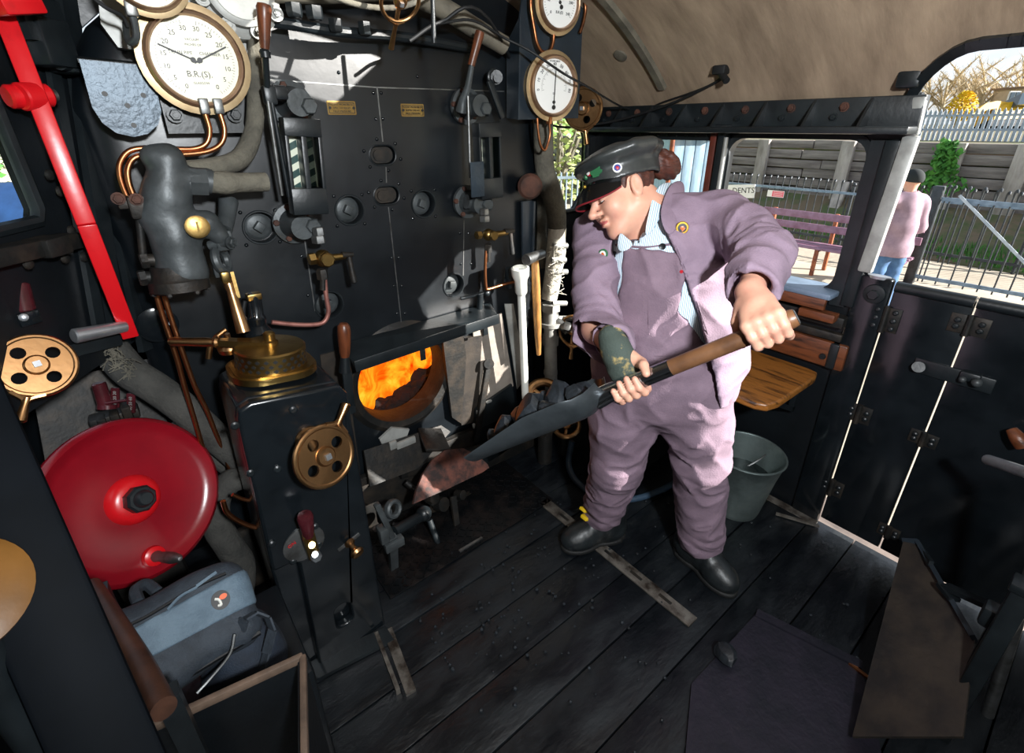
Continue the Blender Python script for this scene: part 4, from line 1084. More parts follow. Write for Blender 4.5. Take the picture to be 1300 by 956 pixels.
# ---- fire iron tube and coal hammer standing beside the boiler
PT = thing('spanner_tube', 'white-painted steel tube with socket head leaning beside the backhead', 'tube', onY(668, 500, 1.45))
q = MB(); a_, b_ = onY(667, 505, 1.46), onY(661, 356, 1.43); q.cyl(a_, b_, .016); obj('tube', q, 'white_paint', PT)
q = MB(); d = (b_ - a_).normalized(); q.lathe(b_, d, [(.018, -.06), (.024, -.05), (.025, 0), (.034, .02), (.036, .052), (.030, .055), (.026, .04)], 20); obj('socket', q, 'white_paint', PT)
HM = thing('coal_hammer', 'coal hammer with wooden handle standing head up beside the white tube', 'hammer', onY(682, 440, 1.42))
q = MB(); a_, b_ = onY(684, 450, 1.44), onY(679, 326, 1.42); q.tube([a_, a_.lerp(b_, .3), a_.lerp(b_, .7), b_], [.010, .016, .018, .014], 12); obj('handle', q, 'ash_wood', HM)
q = MB(); q.cyl(onY(668, 330, 1.40), onY(689, 322, 1.44), .022, .018, bev=.003); obj('head', q, 'dull_steel', HM)
q = MB(); q.box(onY(648, 352, 1.52), (.04, .03, .09), bev=.006); q.bar(onY(641, 355, 1.54), onY(672, 349, 1.46), .03, .012, up=(0, 0, 1)); o = obj('tool_clip', q, 'black_satin', None); tag(o, 'black clip holding the white tube upright', 'clip')
# ---- levers on the shelf's right end
q = MB(); q.cyl(onY(585, 379, 1.55), onY(622, 370, 1.52), .007); q.ball(onY(618, 372, 1.52), .014); q.cyl(onY(610, 374, 1.52), onY(609, 392, 1.52), .012); o = obj('pivot_rod', q, 'black_satin', None); tag(o, 'thin dark rod above the right end of the shelf', 'rod')
# bolts on lower cladding
# ---- overhead pipes along the firebox crown
tubeobj('conduit_pipe', [onY(x, y, 1.52) for x, y in ((340, -14), (420, -12), (500, -14), (545, 2), (575, 18), (600, 34), (640, 58))], .030, 'conduit', None, 'dusty pipe running over the top of the backhead', 'pipe')
tubeobj('lagged_cable', [onY(x, y, 1.40) for x, y in ((330, -30), (400, -14), (440, 2), (480, 10), (520, 6), (560, -18))], .007, 'lagging', None, 'thin rope-like cable looping behind the hanging handwheel', 'cable')
q = MB()
for (x, y, r_) in ((398, 8, .022), (372, 4, .02), (425, 24, .018), (462, 28, .018)): q.hexa(onY(x, y, 1.50), (0, 0, -1), r_, .03)
q.tube([onY(300, 22, 1.54), onY(350, 28, 1.53), (onY(430, 40, 1.53)), onY(520, 48, 1.55), onY(600, 62, 1.58)], .014, 10)
o = obj('crown_fitting', q, 'black_satin', None); tag(o, 'dark pipe with hexagonal unions along the crown of the backhead', 'pipe')
q = MB(); q.cyl(onY(549, -5, 1.35), onY(551, 55, 1.35), .006, .007); o = obj('hanging_rod', q, 'black_satin', None); tag(o, 'thin dark rod hanging beside the bronze wheel', 'rod')
q = MB(); q.cyl(onY(506, 30, 1.33), onY(505, 70, 1.32), .006); 
# cables across the roof
tubeobj('electric_cable', [onY(520, 52, 1.44), onY(560, 28, 1.42), onY(620, 24, 1.42)] + [onRoof(x, y) - V((0, .01, .02 + s)) for x, y, s in ((690, 70, .25), (760, 105, .15), (840, 112, .05), (905, 98, .0), (918, 86, 0))], .005, 'rubber', None, 'grey electric cable sagging from the gauges to the roof clip', 'cable')
tubeobj('electric_cable', [onY(556, 30, 1.42), onY(600, 26, 1.42), onY(640, 48, 1.44), onY(668, 62, 1.40), onY(690, 76, 1.37), onY(715, 93, 1.36), onY(742, 108, 1.36)] + [onRoof(x, y) - V((0, .01, .01 + s)) for x, y, s in ((800, 130, .02), (850, 123, 0), (900, 104, 0), (918, 88, 0))], .004, 'rubber', None, 'black electric cable crossing in front of the gauge dials to the roof', 'cable')
rc = onRoof(916, 84); q = MB(); q.box(rc - V((0, 0, .012)), (.04, .05, .03), bev=.006); q.cyl(rc - V((0, 0, .02)), rc + V((-.02, -.04, -.05)), .012); o = obj('cable_clip', q, 'rubber', None); tag(o, 'black cable clip screwed to the brown roof', 'clip')
rc = onRoof(788, 70); q = MB(); q.lathe(rc, V((RC - rc.x, 0, RCZ - rc.z)), [(.028, -.003), (.028, .006), (.022, .008)], 20); o = obj('roof_disc', q, 'conduit', None); tag(o, 'small round blanking disc on the roof near the rib', 'disc')
# ================================================================== brake pedestal
PD = thing('brake_pedestal', 'tall glossy black pedestal with bronze controls in front of the boiler', 'pedestal', (.23, 1.25, 0))
q = MB()
prof = [(.355, 0), (.355, .885), (.338, .915), (.135, .94), (.108, .93), (.10, .90), (.085, .45), (.092, .437), (.14, .437), (.15, .42), (.137, .0)]
hl_ = rr(.05, .085, .022, 5, cx=.235, cy=.15)
prof = prof[::-1]
ar = sum(prof[i][0] * prof[(i + 1) % len(prof)][1] - prof[(i + 1) % len(prof)][0] * prof[i][1] for i in range(len(prof)))
if ar < 0: prof = prof[::-1]
q.prism(prof, (0, 1.13, 0), (1, 0, 0), (0, 0, 1), .03, [hl_])
q2p = [(.355, 0), (.355, .885), (.338, .915), (.135, .94), (.108, .93), (.10, .90), (.085, .45), (.092, .0)]
q.prism(q2p, (0, 1.16, 0), (1, 0, 0), (0, 0, 1), .205)
o = obj('casing', q, 'black_gloss', PD, smooth=25); bv = o.modifiers.new('b', 'BEVEL'); bv.width = .010; bv.segments = 3; bv.angle_limit = rad(30)
q = MB(); q.box((.235, 1.168, .15), (.05, .01, .08)); obj('access_hole', q, 'dirty_iron', PD)
q = MB()
for (x, y) in ((372, 520), (352, 595), (318, 600), (400, 668), (345, 690), (372, 712), (405, 690), (298, 540)): q.lathe(onY(x, y, 1.13), NY, [(.010, 0), (.010, .004), (.006, .007)], 10)
obj('bolt_head', q, 'black_satin', PD)
# bronze lattice cover with the long brake handle
top = V((.222, 1.285, .937)); tn = V((.10, 0, 1)).normalized()
CV = thing('brake_valve_cover', 'round bronze lattice cover with cream-brown patina on top of the black pedestal', 'valve cover', top)
CV['label'] = 'round bronze lattice cover on top of the black pedestal'
r_, u_, w_ = V((1, 0, -.1)).normalized(), V((0, 1, 0)), tn
q = MB(); q.prism([(p[0], p[1]) for p in rr(.205, .185, .07, 6)], top + w_ * .016, r_, u_, .016); q.prism(rr(.19, .17, .06, 6), top + w_ * .020, r_, u_, .004); obj('base_flange', q, 'brass', CV)
q = MB(); q.lathe(top + w_ * .02, w_, [(.084, 0), (.084, .045), (.080, .049), (.03, .054), (.0, .054)], 44, cap1=False); obj('drum', q, 'brass', CV)
q = MB()
for k in range(26):
    for j in range(3):
        a = k * 2 * PI / 26 + (j % 2) * PI / 26; d = r_ * math.cos(a) + u_ * math.sin(a)
        if d.y > .35: continue
        c = top + w_ * (.028 + j * .0125) + d * .0842; q.plate([c + w_ * .0055, c + w_.cross(d) * .0065, c - w_ * .0055, c - w_.cross(d) * .0065], .001, d)
obj('lattice_hole', q, 'ink', CV, smooth=0)
BHD = thing('brake_lever', 'long tapering bronze handle lying across the lattice cover', 'lever', top + w_ * .08)
q = MB(); c0 = top + w_ * .082; dirh = (onZ(222, 462, .97) - (top + w_ * .09)).normalized(); dirh = (dirh - w_ * dirh.dot(w_)).normalized()
sd_ = w_.cross(dirh)
q.lathe(c0 - w_ * .026, w_, [(.020, 0), (.020, .024), (.014, .028), (.014, .045), (.010, .049), (.004, .05)], 20)
q.plate([c0 + sd_ * .020, c0 + dirh * .125 + sd_ * .010, c0 + dirh * .125 - sd_ * .010, c0 - sd_ * .020], .016, w_)
obj('arm', q, 'brass', BHD)
q = MB(); q.lathe(c0 + dirh * .12 - w_ * .008, dirh, [(.012, 0), (.016, .006), (.010, .014), (.012, .03), (.0105, .08), (.012, .105), (.008, .116), (.002, .118)], 16); obj('grip', q, 'bronze', BHD)
q = MB(); a_ = onY(291, 437, 1.38); q.lathe(a_ - V((0, 0, .02)), (0, 0, 1), [(.028, 0), (.03, .012), (.026, .02), (.02, .03), (.012, .034)], 20); q.cyl(a_, a_ + V((0, 0, .03)), .008); o = obj('oil_cup', q, 'bronze'); tag(o, 'small round bronze oil cup behind the lattice cover', 'oil cup')
tubeobj('curved_pipe', [onY(x, y, 1.38) for x, y in ((265, 455), (267, 440), (275, 428), (287, 418))], .007, 'bronze', None, 'short curved bronze pipe behind the brake handle', 'pipe')
# handwheel on the pedestal's face
c = onY(412, 579, 1.05); n_ = V((.22, -.92, .30)); HW = handwheel('bronze handwheel with raised grip on the front of the pedestal', c, n_, .078, 'bronze', (.75, .0, .8), True, 0, .075)
q = MB(); q.lathe(onY(392, 556, 1.13), NY, [(.034, 0), (.036, .01), (.03, .02), (.02, .024)], 20); q.cyl(onY(392, 556, 1.12), c - n_.normalized() * .03, .012); obj('gland', q, 'bronze', HW)
# small control handle with maroon grip, brass knob
q = MB(); c = onY(386, 690, 1.128); q.lathe(c + V((0, .002, 0)), NY, [(.054, 0), (.054, .004), (.046, .006)], 28, sx=1.0); obj('quadrant', q, 'dull_steel', PD)
q = MB(); q.text('ON', c + V((-.03, -.0065, .02)), (1, 0, .3), (-.3, 0, 1), .014); obj('quadrant_letters', q, 'red_paint', PD, smooth=0)
CH = thing('control_handle', 'small bronze control handle with maroon grip on the pedestal', 'lever', onY(398, 705, 1.10))
q = MB(); q.bar(onY(399, 706, 1.10), onY(391, 678, 1.085), .030, .018, up=NY, bev=.003); q.cyl(onY(396, 692, 1.09), onY(396, 692, 1.06), .009, n=10); obj('arm', q, 'brass', CH)
q = MB(); a_, b_ = onY(392, 680, 1.085), onY(384, 640, 1.07); q.lathe(a_, b_ - a_, [(.013, 0), (.016, .02), (.0185, .05), (.020, .072), (.017, .078), (.004, .08)], 18); obj('grip', q, 'maroon', CH)
q = MB(); q.hexa(onY(400, 704, 1.09), NY, .014, .018); q.cyl(onY(400, 704, 1.075), onY(400, 704, 1.06), .008); obj('nut', q, 'steel', CH)
KN = thing('push_knob', 'small bronze mushroom knob beside the control handle', 'knob', onY(444, 694, 1.11))
q = MB(); c = onY(443, 688, 1.13); d = V((.15, -.9, -.3)); q.lathe(c, d, [(.015, 0), (.015, .008), (.008, .014), (.008, .028), (.015, .034), (.020, .042), (.016, .050), (.004, .053)], 20); obj('stem', q, 'bronze', KN)
q = MB(); q.box(c + V((-.0, .0, .0)), (.07, .004, .012), Matrix.Rotation(-.3, 3, 'Y'), .001); obj('plate', q, 'dull_steel', KN)
# floor angle at the pedestal's foot
q = MB(); q.bar(onZ(492, 800, .004), onZ(522, 880, .004), .03, .012, up=(0, 0, 1)); q.bar(onZ(478, 806, .004), onZ(506, 880, .004), .012, .03, up=(0, 0, 1)); o = obj('floor_angle', q, 'worn_strip'); tag(o, 'short worn steel angle on the floor in front of the pedestal', 'floor strip')
q = MB(); q.plate([onZ(395, 840, .012), onZ(490, 795, .012), onZ(500, 812, .012), onZ(402, 862, .012)], .012, (0, 0, 1)); o = obj('foot_plate', q, 'black_satin'); tag(o, 'dark foot plate under the pedestal', 'plate')

# ================================================================== hoses and pipes left of the pedestal
HO = thing('lagged_hose', 'thick frayed lagged hose running behind the red wheel to the pedestal', 'hose', onY(220, 510, 1.36))
HP = [(138, 438), (150, 455), (168, 474), (200, 494), (235, 520), (268, 550), (300, 580), (322, 600)]
tubeobj('wrapping', [onY(x, y, 1.60 - .02 * i) for i, (x, y) in enumerate(HP)], [.040, .042, .042, .042, .042, .041, .038, .036], 'lagging_dark', HO, n=16)
q = MB(); rnd = random.Random(8)
for k in range(70):
    x = rnd.uniform(134, 166); y = 440 + (x - 134) * .85 + rnd.uniform(-13, 12); p = onY(x, y, 1.53); q.tube([p, p + V((rnd.uniform(-.012, .012), -.014, rnd.uniform(-.012, .012))), p + V((rnd.uniform(-.026, .02), -.016, rnd.uniform(-.024, .006)))], .0012, 5, 3)
obj('frayed_string', q, 'lagging', HO)
tubeobj('lagged_hose', [onY(x, y, 1.54) for x, y in ((222, 540), (245, 560), (268, 575), (292, 594), (312, 604))], .028, 'lagging_dark', None, 'thinner lagged hose under the thick one', 'hose')
tubeobj('bent_pipe', [onY(x, y, 1.43) for x, y in ((312, 606), (292, 612), (276, 632), (275, 665), (292, 695), (306, 720), (304, 760), (290, 800), (282, 850))], [.034, .036, .038, .040, .040, .042, .04, .04, .04], 'lagging_dark', None, 'fat dark pipe bending down between red wheel and pedestal', 'pipe')
tubeobj('copper_pipe', [onY(x, y, 1.26) for x, y in ((283, 636), (288, 650), (300, 660), (318, 668), (330, 670))], .0065, 'copper', None, 'short copper pipe bending into the pedestal side', 'pipe')
tubeobj('copper_pipe', [onY(x, y, 1.27) for x, y in ((295, 628), (310, 634), (326, 636))], .005, 'copper', None, 'stub of copper pipe under the lagged hoses', 'pipe')

# ================================================================== reversing wheel
nW = V((.42, -.82, .38)).normalized(); cW = T(172, 634, 1.24)
RWH = thing('reversing_wheel', 'big dished red wheel with a steel crank handle', 'wheel', cW)
R_ = .205
q = MB(); q.lathe(cW, nW, [(.03, -.012), (.07, -.012), (R_ * .80, -.012), (R_ * .88, -.004), (R_ * .95, .008), (R_ * 1.0, .0), (R_ * 1.02, -.016), (R_ * .99, -.032), (R_ * .93, -.036), (R_ * .86, -.026), (R_ * .8, -.022), (.03, -.022)], 72); obj('disc', q, 'red_wheel', RWH, smooth=60)
q = MB(); q.lathe(cW - nW * .012, nW, [(.062, 0), (.056, .014), (.044, .022), (.03, .024)], 32); obj('boss', q, 'red_paint', RWH)
q = MB(); q.hexa(cW + nW * .010, nW, .034, .032, 8); q.cyl(cW + nW * .04, cW + nW * .062, .022, .018, 18, .004); obj('nut', q, 'black_satin', RWH)
r_, u_, w_ = frame(nW); hb = onP(197, 706, cW + nW * .0, nW)
q = MB(); q.lathe(hb - nW * .01, nW, [(.026, 0), (.024, .012), (.016, .016)], 20); obj('handle_boss', q, 'red_paint', RWH)
hd = (T(254, 712, 1.145) - hb).normalized()
q = MB(); q.lathe(hb, hd, [(.012, 0), (.014, .01), (.011, .02), (.013, .05), (.014, .085), (.010, .115), (.005, .125), (.001, .126)], 18); obj('crank_handle', q, 'dull_steel', RWH)
q = MB(); q.cyl(cW - nW * .3, cW - nW * .015, .026); q.bar(cW - nW * .12 + V((0, 0, .06)), V((cW.x - .03, cW.y + .12, 0)), .16, .06, up=NY, bev=.01); o = obj('reverser_stand', q, 'dirty_iron'); tag(o, 'dark reverser pedestal hidden behind the big red wheel', 'stand')
# indicator and clamp handle behind the wheel
RI = thing('reverser_indicator', 'dark indicator block with two red lettered strips above the red wheel', 'indicator', T(150, 530, 1.36))
q = MB(); q.box(T(146, 528, 1.36), (.11, .05, .03), bev=.005)
for (x, y) in ((132, 540), (148, 534), (162, 525)): q.box(T(x, y, 1.34), (.02, .03, .06), Matrix.Rotation(.2, 3, 'X'), .004)
q.plate([T(40, 490, 1.3), T(190, 455, 1.5), T(215, 545, 1.5), T(120, 560, 1.4), T(60, 600, 1.3)], .02, NY)
obj('block', q, 'dirty_iron', RI)
for (x, y, tx) in ((146, 505, '10 20 30'), (166, 512, '40 50 60')):
    q = MB(); c = T(x, y, 1.33); up_ = V((.25, .1, 1)).normalized(); rt_ = V((.8, -.5, -.15)); q.prism(rr(.020, .055, .002, 2), c, rt_, up_, .004); s_ = obj('strip', q, 'maroon', RI)
    q = MB(); q.text(tx, c + V((0, -.001, 0)) + rt_.normalized().cross(up_) * .0006, up_, -rt_, .011); obj('figures', q, 'pale_grey', s_, smooth=0)
q = MB(); a_, b_ = T(135, 518, 1.32), T(125, 486, 1.30); q.cyl(a_, b_, .017, .016, 16, .003); o = obj('clamp_grip', q, 'maroon', RI)
q = MB(); q.cyl(T(134, 512, 1.30), T(160, 508, 1.31), .004); q.cyl(T(136, 519, 1.32), T(136, 514, 1.32), .022); obj('clamp_pin', q, 'maroon', RI)

# ================================================================== left sheet: straps, ledge, handles, red lever
q = MB()
for (x0, y0, x1, y1, w_) in ((75, -60, 150, 425, .05), (100, 60, 185, 445, .04)): q.bar(WL(x0, y0, .015), WL(x1, y1, .015), w_, .016, up=wn)
q.bar(WL(62, 60, .012), WL(130, 440, .012), .03, .012, up=wn)
o = obj('cab_strap', q, 'black_satin'); tag(o, 'dark riveted straps on the cab side left of the boiler', 'strap')
for (x, y) in ((62, 222), (76, 243), (90, 293), (106, 326), (82, 328), (35, 335)):
    q = MB(); q.lathe(WL(x, y, .026), wn, [(.012, 0), (.011, .004), (.006, .007)], 10); obj('rivet', q, 'dirty_iron', o)
q = MB(); q.bar(WL(-60, 338, .02), WL(92, 305, .02), .05, .035, up=(0, 0, 1), bev=.004); q.box(WL(60, 313, .03), (.06, .06, .04), Matrix.Rotation(.9, 3, 'Z'), .006); o = obj('window_ledge', q, 'dirty_iron'); tag(o, 'worn dark ledge below the left window', 'ledge')
q = MB()
for (x, y, h_) in ((60, 55, .09), (95, 85, .03)): q.box(WL(x, y, .05), (.08, .06, h_), Matrix.Rotation(.9, 3, 'Z'), .006)
q.cyl(WL(75, 80, .06), WL(115, 85, .06), .014); q.bar(WL(20, 20, .05), WL(75, 30, .05), .03, .08, up=(0, 0, 1)); o = obj('lever_bracket', q, 'black_satin'); tag(o, 'black bracket on the cab side behind the red lever', 'bracket')
RL = thing('red_lever', 'long bright red lever slanting down past the left window', 'lever', T(165, 425, 1.2))
a_, b_, c_ = T(-18, -40, .93), T(110, 285, 1.06), T(166, 428, 1.22)
q = MB(); q.bar(a_, b_, .034, .012, up=tocam(b_), bev=.003); q.bar(b_, c_, .034, .012, up=tocam(b_), bev=.003); obj('bar', q, 'red_paint', RL)
q = MB(); q.cyl(T(8, 123, .96), T(64, 121, 1.02), .022, n=20, bev=.004); q.cyl(T(25, 123, .97), T(48, 122, 1.0), .026, n=20, bev=.003); obj('pivot_boss', q, 'red_paint', RL)
q = MB(); q.cyl(T(62, 121, 1.02), T(70, 121, 1.03), .012); q.box(T(60, 150, 1.02), (.02, .02, .03), bev=.004); obj('pivot_pin', q, 'dull_steel', RL)
q = MB(); q.bar(T(-10, 4, .90), T(44, 3, .96), .05, .04, up=(0, 0, 1), bev=.005); obj('top_arm', q, 'red_paint', RL)
ST = thing('steel_crank_handle', 'polished steel tube handle at the foot of the red lever', 'handle', T(125, 423, 1.13))
q = MB(); q.cyl(T(93, 427, 1.10), T(160, 414, 1.20), .017, .014, 20, .003); obj('tube', q, 'steel', ST)
# upright maroon handle with square block
MH = thing('sander_handle', 'maroon upright handle on a square black block under the left window', 'handle', T(30, 410, 1.02))
q = MB(); a_, b_ = T(32, 398, 1.02), T(24, 360, 1.02); q.cyl(a_, b_, .019, .017, 18, .003); obj('grip', q, 'maroon', MH)
q = MB(); q.box(T(31, 403, 1.02), (.04, .04, .03), Matrix.Rotation(.6, 3, 'Z'), .004); q.bar(T(34, 412, 1.03), T(38, 440, 1.08), .02, .02); obj('block', q, 'black_gloss', MH)
q = MB(); q.lathe(T(30, 403, 1.0), tocam(T(30, 403, 1)), [(.008, 0), (.008, .003), (.004, .005)], 12); obj('screw', q, 'steel', MH)
c = T(46, 464, 1.0); H6 = handwheel('bronze handwheel with grip below the left window', c, tocam(c) + V((.15, 0, .2)), .066, 'bronze', (-.55, 0, -1), True, 0, .09)
q = MB(); q.bar(T(78, 447, 1.12), T(150, 430, 1.24), .025, .03); o = obj('valve_shelf', q, 'black_satin'); tag(o, 'dark shelf bracket behind the left handwheel', 'bracket')
# lower-left: dark casing wall under the window
q = MB(); c = WL(190, 415, .14); q.lathe(onY(200, 412, 1.60), NY, [(.05, 0), (.05, .006), (.04, .010)], 24); o = obj('round_cover', q, 'black_gloss'); tag(o, 'round glossy cover on the backhead beside the copper pipes', 'cover')
# ================================================================== foreground left: post, rail, round seat, locker, bags
s0, s1 = T(0, 640, .56), T(100, 866, .56); sdv = (s0 - s1) / (s0.z - s1.z); sb_ = s1 - sdv * s1.z; st_ = s1 + sdv * (1.30 - s1.z)
mat('stanchion_paint', '#05080c', .6, col2='#080c11', scale=8, spec=.05)
q = MB(); q.bar(sb_, st_, .055, .085, up=(1, .2, 0), bev=.006); o = obj('cab_stanchion', q, 'stanchion_paint'); tag(o, 'dark square cab stanchion close to the camera in the lower left', 'post')
mat('brown_leather', '#4a2f22', .45, col2='#2a1a13', scale=14, mix=(.4, .7), bump=.15)
q = MB(); q.tube([T(118, 742, .98), T(133, 768, .92), T(156, 806, .85), T(180, 845, .78), T(208, 900, .7)], [.013, .016, .017, .017, .017], 14); o = obj('arm_rest', q, 'brown_leather'); tag(o, 'worn brown padded arm rest between the dark stanchion and the bag', 'arm rest')
q = MB(); q.bar(T(212, 880, .76), V((T(212, 880, .76).x, T(212, 880, .76).y, 0)), .03, .03); q.bar(T(125, 748, 1.0), V((T(125, 748, 1).x, T(125, 748, 1).y, 0)), .03, .03); obj('support', q, 'black_satin', o)
mat('tan_wood', '#6f4a1c', .45, col2='#4a3010', scale=6, mix=(.4, .7), bump=.1)
c = T(-70, 764, .47); SE = thing('tan_stool', 'round varnished tan seat cut by the left edge', 'seat', c); nS = (tocam(c) * .8 + V((0, 0, .5))).normalized()
q = MB(); q.lathe(c, nS, [(.05, -.02), (.060, -.014), (.063, 0), (.05, .006), (.0, .007)], 40, cap1=False); obj('seat_top', q, 'tan_wood', SE)
q = MB(); q.lathe(c + nS * .006, nS, [(.014, 0), (.012, .004), (.004, .005)], 14); obj('stud', q, 'bronze', SE)
q = MB(); q.cyl(V((c.x, c.y, 0)), c - nS * .015, .02); obj('post', q, 'black_satin', SE)
q = MB(); q.box((-.13, 1.0, .19), (.44, .30, .38), bev=.01); o = obj('tool_locker', q, 'wall_paint'); tag(o, 'dark locker box the grey bag rests on', 'locker')
mat('bag_dark', '#2f3740', .75, col2='#242b33', scale=30, mix=(.4, .6), bump=.4, bscale=300)
mat('bag_grey', '#5c6f7d', .7, col2='#526472', scale=30, mix=(.4, .6), bump=.4, bscale=300)
mat('bag_navy', '#1d2836', .8, col2='#161f2b', scale=30, mix=(.4, .6), bump=.4, bscale=300)
mat('zip_black', '#0d0f12', .5)
BG = thing('camera_bag', 'grey and charcoal camera bag with a small oval badge beside the red wheel', 'bag', T(230, 800, 1.05))
# bag frame: lying back, its lid facing the camera
bo = T(232, 802, 1.03); bw = tocam(bo); bw = (bw + V((0, 0, .15))).normalized()
bu = (T(290, 748, 1.05) - T(190, 812, 1.05)); bu = (bu - bw * bu.dot(bw)).normalized(); bv_ = bw.cross(bu)     # u along the pale band, v across it
Rb = np.array([list(bu), list(bv_), list(bw)]).T
def bag_f(p):
    q_ = (p - np.array(bo)) @ Rb
    b_ = np.abs(q_) - np.array([.135 - .0 * q_[:, 0:1].mean(), .095, .075]) + .045
    d = np.linalg.norm(np.maximum(b_, 0), axis=1) + np.minimum(b_.max(1), 0) - .045
    return d + .003 * np.sin(q_[:, 0] * 40) * np.sin(q_[:, 1] * 50)
lo_ = tuple(np.array(bo) - .2); hi_ = tuple(np.array(bo) + .2)
sobj('shell', bag_f, lo_, hi_, .008, 'bag_dark', BG)
def band_f(p):
    q_ = (p - np.array(bo)) @ Rb
    return np.maximum(bag_f(p) - .004, np.abs(q_[:, 1] - .012) - .034 - .004 * q_[:, 0] / .13)
sobj('pale_band', band_f, lo_, hi_, .005, 'bag_grey', BG, 'grey central band')
q = MB(); c = bo + bu * .075 + bv_ * .012 + bw * .081; q.prism(circ(.019, 28, sx=.9), c, bu, bv_, .003); bd = obj('badge', q, 'zip_black', BG, label='black oval badge with white and orange swirl')
q = MB(); cu = (bu + bv_ * .1).normalized(); q.tube([c + bu * -.008 + bv_ * -.008 + bw * .001, c + bu * -.002 + bv_ * -.009 + bw * .001, c + bu * -.003 + bv_ * .002 + bw * .001, c + bu * -.009 + bv_ * .007 + bw * .001], .0026, 6); obj('white_swirl', q, 'white_paint', bd)
mat('orange_mark', '#e2602a', .5); q = MB(); q.prism(circ(.0055, 14, cx=.006, cy=.004, sx=1.3), c + bw * .0012, bu, bv_, .001); obj('orange_mark', q, 'orange_mark', bd)
q = MB(); q.tube([bo + bu * x_ + bv_ * (.056 + .004 * math.sin(x_ * 30)) + bw * .077 for x_ in (-.10, -.05, 0, .05, .10)], .0035, 6); obj('zip', q, 'zip_black', BG)
q = MB(); q.tube([bo + bu * x_ + bv_ * -.085 + bw * .05 for x_ in (-.10, 0, .08, .12)], .006, 6); obj('zip', q, 'zip_black', BG)
q = MB(); q.bar(bo + bu * .045 + bv_ * .06 + bw * .082, bo + bu * .085 + bv_ * .068 + bw * .080, .006, .003, up=bw); q.tube([bo + bu * -.01 + bv_ * .045 + bw * .083, bo + bu * .015 + bv_ * .056 + bw * .087, bo + bu * .045 + bv_ * .058 + bw * .084], .003, 6); obj('zip_pull', q, 'bag_grey', BG)
q = MB(); q.tube([T(176, 766, 1.02), T(172, 750, 1.05), T(186, 742, 1.08), T(200, 752, 1.06)], .012, 8); obj('side_strap', q, 'bag_dark', BG)
q = MB(); q.box(T(155, 770, 1.10), (.03, .10, .03), bev=.01)
BB = thing('navy_pouch', 'dark navy pouch with a strap loop right of the grey bag', 'bag', T(320, 840, 1.1))
po = T(312, 838, 1.12); 
def pouch_f(p):
    d = ell(p, po, (.085, .10, .13)); d = smin(d, ell(p, po - V((0.02, .02, .12)), (.10, .11, .13)), .05)
    return d + .004 * np.sin(p[:, 0] * 60 + p[:, 2] * 30) * np.sin(p[:, 1] * 50)
sobj('body', pouch_f, tuple(np.array(po) - .32), tuple(np.array(po) + .2), .010, 'bag_navy', BB)
q = MB()
pl_ = [T(306, 800, 1.02), T(310, 786, 1.02), T(324, 778, 1.04), T(340, 784, 1.05), T(346, 800, 1.05), T(338, 830, 1.04), T(330, 860, 1.02)]
for i in range(len(pl_) - 1): q.bar(pl_[i], pl_[i + 1], .022, .004, up=(1, .6, .2))
obj('strap_loop', q, 'bag_dark', BB)
q = MB(); q.tube([T(298, 805, 1.0), T(292, 830, .99), T(270, 858, .97), T(250, 880, .95)], .003, 6); o = obj('pale_string', q, 'dull_steel'); tag(o, 'pale string trailing between grey bag and navy pouch', 'string')
# wooden box corner at the bottom edge
mat('worn_wood', '#6d5a4c', .6, col2='#40352d', scale=12)
WB = thing('wooden_box', 'corner of a worn wooden box at the bottom left edge', 'box', T(355, 880, .93))
c = T(385, 834, .95)
ex = (onZ(312, 868, c.z) - c).normalized(); ey = (onZ(386, 900, c.z) - c).normalized()
q = MB(); q.bar(c, c + ex * .25, .012, .018, up=(0, 0, 1), bev=.003); q.bar(c, c + ey * .25, .012, .018, up=(0, 0, 1), bev=.003); obj('rim', q, 'worn_wood', WB)
q = MB(); z0_ = V((0, 0, -c.z / 2 - .01)); 
q.plate([c, c + ex * .25, c + ex * .25 + V((0, 0, -c.z)), c + V((0, 0, -c.z))], .01); q.plate([c, c + ey * .25, c + ey * .25 + V((0, 0, -c.z)), c + V((0, 0, -c.z))], .01); obj('side', q, 'wall_paint', WB)
# ================================================================== right-hand side: doors, seat, bucket, hose
def door_leaf(n, y0, y1):
    q = MB(); q.box((XR + .0, (y0 + y1) / 2, .525), (.022, y1 - y0, .995), bev=.004); return struct('door_%d' % n, q, 'black_gloss')
dA = door_leaf(1, .212, .418); dB = door_leaf(2, -.28, .207); dC = door_leaf(3, -.715, -.287)
q = MB(); q.cyl((XR - .012, .214, 1.022), (XR - .012, .415, 1.022), .018); obj('top_rail', q, 'black_satin', dA)
q = MB(); q.cyl((XR - .012, -.28, 1.022), (XR - .012, .207, 1.022), .018); obj('top_rail', q, 'black_satin', dB)
JP = MB(); JP.box((XR - .005, .475, .52), (.03, .105, 1.05), bev=.01); JP = struct('trim_6', JP, 'black_gloss')
q = MB(); q.prism(circ(.035, 20, sx=.5), (XR - .005, .47, 1.046), (1, 0, 0), (0, 1, 0), .01); obj('oval_socket', q, 'steel', JP)
q = MB(); c = V((XR - .02, .465, .985)); q.lathe(c, (-1, 0, 0), [(.034, 0), (.032, .006), (.02, .009)], 20); q.hexa(c + V((-.006, 0, 0)), (-1, 0, 0), .018, .014); obj('pivot_bolt', q, 'black_satin', JP)
